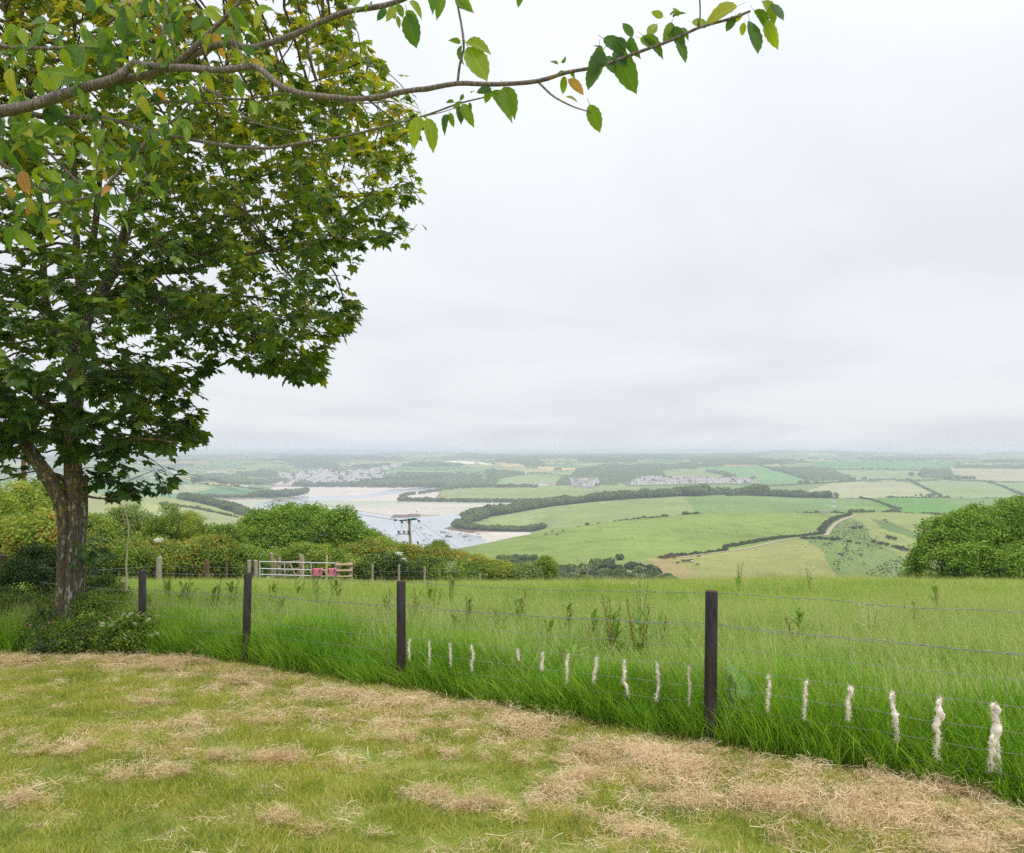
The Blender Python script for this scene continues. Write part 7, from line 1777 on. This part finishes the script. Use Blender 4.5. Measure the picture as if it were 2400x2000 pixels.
def cbranch(name, pts, r0_, r1_, dy=0.0, sides=9):
    W = np.array([P(u, v, dep(u) + dy) for u, v in pts]); s = spline(W, .03 if r0_ < .006 else .045)
    L = np.linspace(0, 1, len(s)); r = r0_ + (r1_ - r0_) * L
    V, Fq, Ft = tube_np(s - co, r, sides)
    if r0_ > .004:
        n = len(s) * sides; c = np.repeat(s - co, sides, 0); w = np.array([mn.noise(Vector(q * 26)) + .6 * mn.noise(Vector(q * 70)) for q in V[:n]]); ring = np.repeat(.09 * (rng.uniform(size=len(s)) < .05) , sides)
        V[:n] = c + (V[:n] - c) * (1 + .20 * w + ring)[:, None]
    b = MB(); b.add(V, list(Fq) + [tuple(f) for f in Ft]); b.build(name, [M_cbark], cherry, True); CB.append((s, r)); return s
pxr = 1 / F
cbranch('branch', [(-640, 420), (-300, 330), (-60, 275), (60, 250), (119, 233), (190, 207), (267, 186), (296, 166)], .040, .0165)
cbranch('branch', [(267, 186), (300, 160), (314, 148), (330, 152), (381, 157), (452, 160), (524, 164), (590, 156), (606, 160), (629, 178), (657, 202), (714, 221), (810, 231), (881, 229), (952, 214), (1000, 209), (1072, 196), (1167, 198), (1261, 190), (1329, 170), (1408, 155), (1481, 128), (1575, 94), (1638, 65), (1711, 45), (1759, 26)], .0150, .0032)
cbranch('branch', [(190, 210), (267, 193), (371, 169), (429, 143), (476, 119), (543, 100), (581, 114), (667, 90), (743, 57), (810, 29), (881, 17), (930, 5), (1010, -30), (1150, -80)], .0170, .006, .05)
cbranch('branch', [(405, 155), (440, 125), (514, 55), (557, 10), (600, -60)], .0105, .006, .02)
cbranch('branch', [(-300, 400), (-60, 290), (40, 262), (95, 271), (190, 276), (267, 281), (333, 305), (429, 324), (524, 340), (624, 348), (705, 336), (810, 319), (905, 296), (1000, 270), (1072, 244), (1120, 232), (1167, 220)], .013, .0022, .1)
cbranch('branch', [(343, 305), (347, 325), (320, 360), (286, 395), (255, 430), (229, 457), (171, 470), (100, 480), (30, 500)], .0075, .004, .05)
cbranch('branch', [(90, 330), (124, 367), (170, 415), (214, 448), (229, 457)], .0055, .005, .08)
cbranch('branch', [(-200, 60), (0, 107), (60, 112), (114, 114), (180, 112), (238, 110), (300, 118)], .011, .006, .18)
cbranch('branch', [(-200, 160), (-40, 345), (60, 420), (140, 470), (200, 520)], .010, .004, .2)
cbranch('branch', [(376, 295), (400, 288), (425, 265), (452, 233)], .006, .0035, .02)
cbranch('twig', [(476, 205), (524, 228), (571, 233), (620, 226), (667, 219)], .005, .003, .06)
cbranch('twig', [(300, 262), (380, 240), (452, 240), (533, 247), (595, 286), (667, 305), (743, 314)], .0045, .002, .12)
cbranch('twig', [(1072, 196), (1078, 150), (1087, 115), (1083, 68), (1074, 20), (1066, -20)], .0042, .0032, 0)
cbranch('twig', [(1261, 192), (1283, 214), (1303, 230), (1345, 251), (1387, 264)], .0035, .0016, 0)
cbranch('twig', [(1636, 66), (1641, 40), (1640, 0), (1636, -30)], .0024, .002, 0)
cbranch('twig', [(190, -20), (224, 5), (305, 29), (381, 71), (410, 105), (418, 140)], .0055, .0045, .1)
cbranch('twig', [(385, -30), (390, 38), (376, 95), (362, 150)], .005, .004, .04)
cbranch('twig', [(250, 60), (300, 15), (370, -10)], .006, .005, .06)
cbranch('twig', [(524, 160), (555, 90), (540, 40), (520, 10)], .0026, .002, 0)
cbranch('twig', [(590, 156), (560, 118), (543, 82)], .003, .002, -.02)
cbranch('twig', [(230, 280), (240, 330), (225, 400)], .0035, .002, .04)
cbranch('twig', [(300, 340), (330, 385), (345, 420)], .0028, .0018, .06)
cbranch('twig', [(800, 238), (860, 242), (910, 238)], .0028, .002, .05)
cbranch('twig', [(895, 242), (925, 262), (955, 277), (975, 277)], .0022, .0016, .05)
cbranch('twig', [(999, 272), (1040, 262), (1075, 250)], .0018, .0012, .03)
# trunk outside the frame carrying the branches
b = MB(); s = spline([(0, 0, -.2), (.02, .02, .6), (0, .05, 1.6), (-.05, .0, 2.6), (.1, .05, 3.6), (.15, .1, 4.6)], .15); V, Fq, Ft = noise_tube(s, np.linspace(.17, .07, len(s)), 16, .18); b.add(V, list(Fq) + [tuple(f) for f in Ft]); b.build('trunk', [M_cbark], cherry, True)
for a, c in ((P(-640, 420, 3.5), 2.6), (P(-300, 400, dep(-300) + .1), 2.0), (P(-200, 60, 3.6), 3.3), (P(-200, 160, 3.65), 3.0)):
    b = MB(); a = a - co; s = spline([(0, .03, c - .45), (a * .5 + np.array([0, .03, c * .5 - .1])), a], .15); b.tube(s, np.linspace(.05, .02 if c < 3 else .012, len(s)), 9); b.build('branch', [M_cbark], cherry, True)
# individual leaves: (base u, v, tip u, v, optional twist)
def put_leaf(bu, bv, tu, tv, dy=0.0, kind=None, twist=None, depth_tip=None):
    y = dep(bu) + dy; a = P(bu, bv, y); t_ = P(tu, tv, y + float(np.clip(depth_tip if depth_tip is not None else rng.normal(0, .015), -.02, .03)))
    d = t_ - a; L = np.linalg.norm(d); d /= L
    ref = np.array([0, -1, 0.0]) if twist is None else np.array([math.sin(twist), -math.cos(twist), .0])
    ref = ref + rng.normal(0, .35, 3) + (0, 0, .35); n = ref - d * (ref @ d); n /= np.linalg.norm(n); x = np.cross(d, n)
    M = Matrix(((x[0], d[0], n[0]), (x[1], d[1], n[1]), (x[2], d[2], n[2])))
    a = a - d * L * .22; o = obj('leaf', CL[kind if kind is not None else int(rng.integers(0, 6))], cherry, a - co, None, L * 1.02); o.rotation_euler = M.to_euler(); return o
EXP = [(1096, 108, 1140, 181), (1091, 100, 1146, 113), (1080, 102, 1055, 92), (1083, 105, 1078, 150), (1180, 203, 1208, 266), (1150, 207, 1137, 241), (1402, 145, 1376, 206), (1414, 118, 1384, 172), (1405, 108, 1402, 172), (1450, 120, 1484, 212), (1413, 90, 1468, 116), (1476, 86, 1488, 132), (1440, 94, 1480, 96), (1507, 84, 1560, 118), (1500, 90, 1545, 108),
       (1483, 88, 1462, 52), (1518, 84, 1540, 54), (1586, 95, 1612, 139), (1578, 62, 1600, 108), (1595, 66, 1616, 84), (1575, 52, 1560, 100), (1565, 100, 1572, 66), (1555, 40, 1528, 28), (1570, 38, 1590, 20), (1576, 42, 1604, 24), (1590, 40, 1580, 16), (1620, 52, 1661, 56), (1730, 14, 1655, 36), (1722, 37, 1703, 72), (1738, 30, 1722, 54), (1756, 47, 1782, 117), (1766, 24, 1806, 66), (1795, 47, 1818, 106),
       (1785, 2, 1821, 50), (1806, 8, 1838, 42), (1744, 52, 1738, 84), (1381, 244, 1406, 306), (1330, 186, 1371, 216), (1322, 178, 1320, 219), (1325, 228, 1354, 230), (1322, 166, 1302, 178), (1336, 164, 1344, 178), (1308, 152, 1290, 138), (1316, 148, 1326, 136), (1412, 118, 1400, 100), (1420, 132, 1440, 166), (1437, 120, 1466, 150),
       (999, 276, 1022, 342), (985, 275, 990, 300), (984, 272, 962, 332), (1075, 248, 1082, 286), (1082, 244, 1106, 284), (1100, 240, 1104, 258), (1050, 268, 1034, 296), (1055, 264, 1060, 294), (1065, 240, 1045, 238), (1085, 220, 1080, 238), (1152, 208, 1118, 214), (1110, 216, 1104, 210), (1062, 255, 1080, 238), (1148, 215, 1205, 250),
       (930, 37, 938, 64), (955, 30, 974, 108), (950, 25, 984, 60), (1040, -10, 1024, 34), (1005, -30, 1020, 14), (1066, 0, 1090, 22), (1070, -10, 1102, 22), (930, 15, 905, 44), (905, 20, 885, 45), (960, 2, 990, 28), (872, 12, 850, 2), (930, 8, 945, 40), (915, 14, 925, 45), (1225, -25, 1213, 12), (1205, -10, 1222, 2), (845, 20, 818, 28), (830, 18, 842, -8)]
for q in EXP: put_leaf(*q, kind=None)
# clusters: (u, v, number, mean length px, spread)
CLU = [(40, 60, 4, 55), (60, 110, 4, 55), (110, 60, 4, 60), (55, 220, 5, 62), (90, 170, 4, 62), (150, 120, 5, 62), (140, 165, 4, 62), (200, 115, 5, 56), (245, 80, 4, 50), (190, 60, 3, 50), (300, 40, 4, 48), (330, 85, 5, 48), (270, 120, 4, 48), (380, 110, 4, 44), (395, 40, 4, 46), (430, 20, 3, 46), (480, 30, 5, 48), (500, 80, 5, 48), (555, 70, 5, 58), (545, 20, 4, 52), (600, 30, 3, 44), (470, 70, 3, 44),
       (60, 290, 6, 62), (30, 260, 5, 60), (100, 250, 4, 60), (70, 330, 6, 62), (120, 300, 4, 56), (40, 400, 5, 60), (90, 400, 5, 52), (60, 470, 5, 52), (110, 520, 5, 55), (30, 540, 4, 55), (150, 440, 3, 50), (30, 150, 4, 58), (10, 320, 4, 60), (10, 440, 4, 56), (170, 330, 4, 45), (230, 370, 4, 42), (280, 200, 4, 48), (330, 230, 4, 46), (250, 300, 3, 42), (340, 200, 3, 48), (440, 200, 4, 46), (490, 180, 3, 42),
       (590, 140, 4, 50), (620, 130, 3, 46), (555, 190, 3, 40), (545, 240, 4, 38), (590, 240, 4, 40), (345, 300, 4, 40), (300, 370, 4, 40), (360, 350, 3, 38), (420, 285, 4, 40), (715, 305, 3, 36), (750, 290, 5, 40), (735, 320, 2, 42), (710, 110, 5, 44), (770, 100, 4, 44), (790, 180, 3, 34), (830, 190, 3, 32), (700, 150, 3, 40), (230, 500, 3, 40), (180, 490, 3, 42)]
cnt = len(EXP)
for u, v, n, L in CLU:
    for k in range(n):
        if cnt >= 296: break
        a = rng.uniform(-1.0, 4.1) if k else rng.uniform(.9, 2.2); l = min(50, L * rng.uniform(.5, 1.0))
        bu, bv = u + rng.normal(0, 6), v + rng.normal(0, 6); put_leaf(bu, bv, bu + l * math.cos(a), bv + l * math.sin(a) * .9 + 6, dy=rng.uniform(-.06, .16), depth_tip=rng.normal(-.02, .04)); cnt += 1
pp, rr, ss = [], [], []
for k in range(260):
    s_, r_ = CB[int(rng.choice(len(CB), p=None))]; i = int(rng.integers(0, len(s_))); q = s_[i]; uu_ = U0 + F * q[0] / q[1]
    if uu_ > 420 or uu_ < -500 or (r_[i] > .02 and uu_ > 0): continue
    for m_ in range(int(rng.integers(2, 5))):
        pp.append(q + rng.normal(0, .035, 3) + (0, rng.normal(0, .06), -.01)); rr.append((rng.normal(-1.0, .5), rng.normal(0, .5), rng.uniform(0, 6.28))); ss.append(rng.uniform(.045, .07))
CLS = [src_obj('cher_%d' % k, CL[k]) for k in range(6)]
o = scatter('foliage', CLS, np.array(pp) - co, np.array(rr), np.array(ss), parent=cherry); o['kind'] = 'stuff'
tag(cherry, 'cherry tree reaching lichened branches and toothed leaves across the top of the photo', 'tree')
tag(syc, 'multi stemmed sycamore with dark spreading crown at the left of the fence', 'tree')

# ------------------------------------------------------------------ air
def haze():
    m, t, o = new_mat('air')
    v = N(t, 'ShaderNodeVolumePrincipled')
    v.inputs['Color'].default_value = (.80, .84, 1.0, 1); v.inputs['Density'].default_value = HAZE; v.inputs['Anisotropy'].default_value = 0.15
    m.cycles.volume_sampling = 'DISTANCE'
    t.links.new(v.outputs[0], o.inputs['Volume'])
    b = MB(); b.box((0, 7800, -50), (36000, 15800, 129)); ob = b.build('haze', [m])
    tag(ob, 'pale air thickening towards the horizon', 'haze', None, 'stuff')
HAZE = .0002
haze()
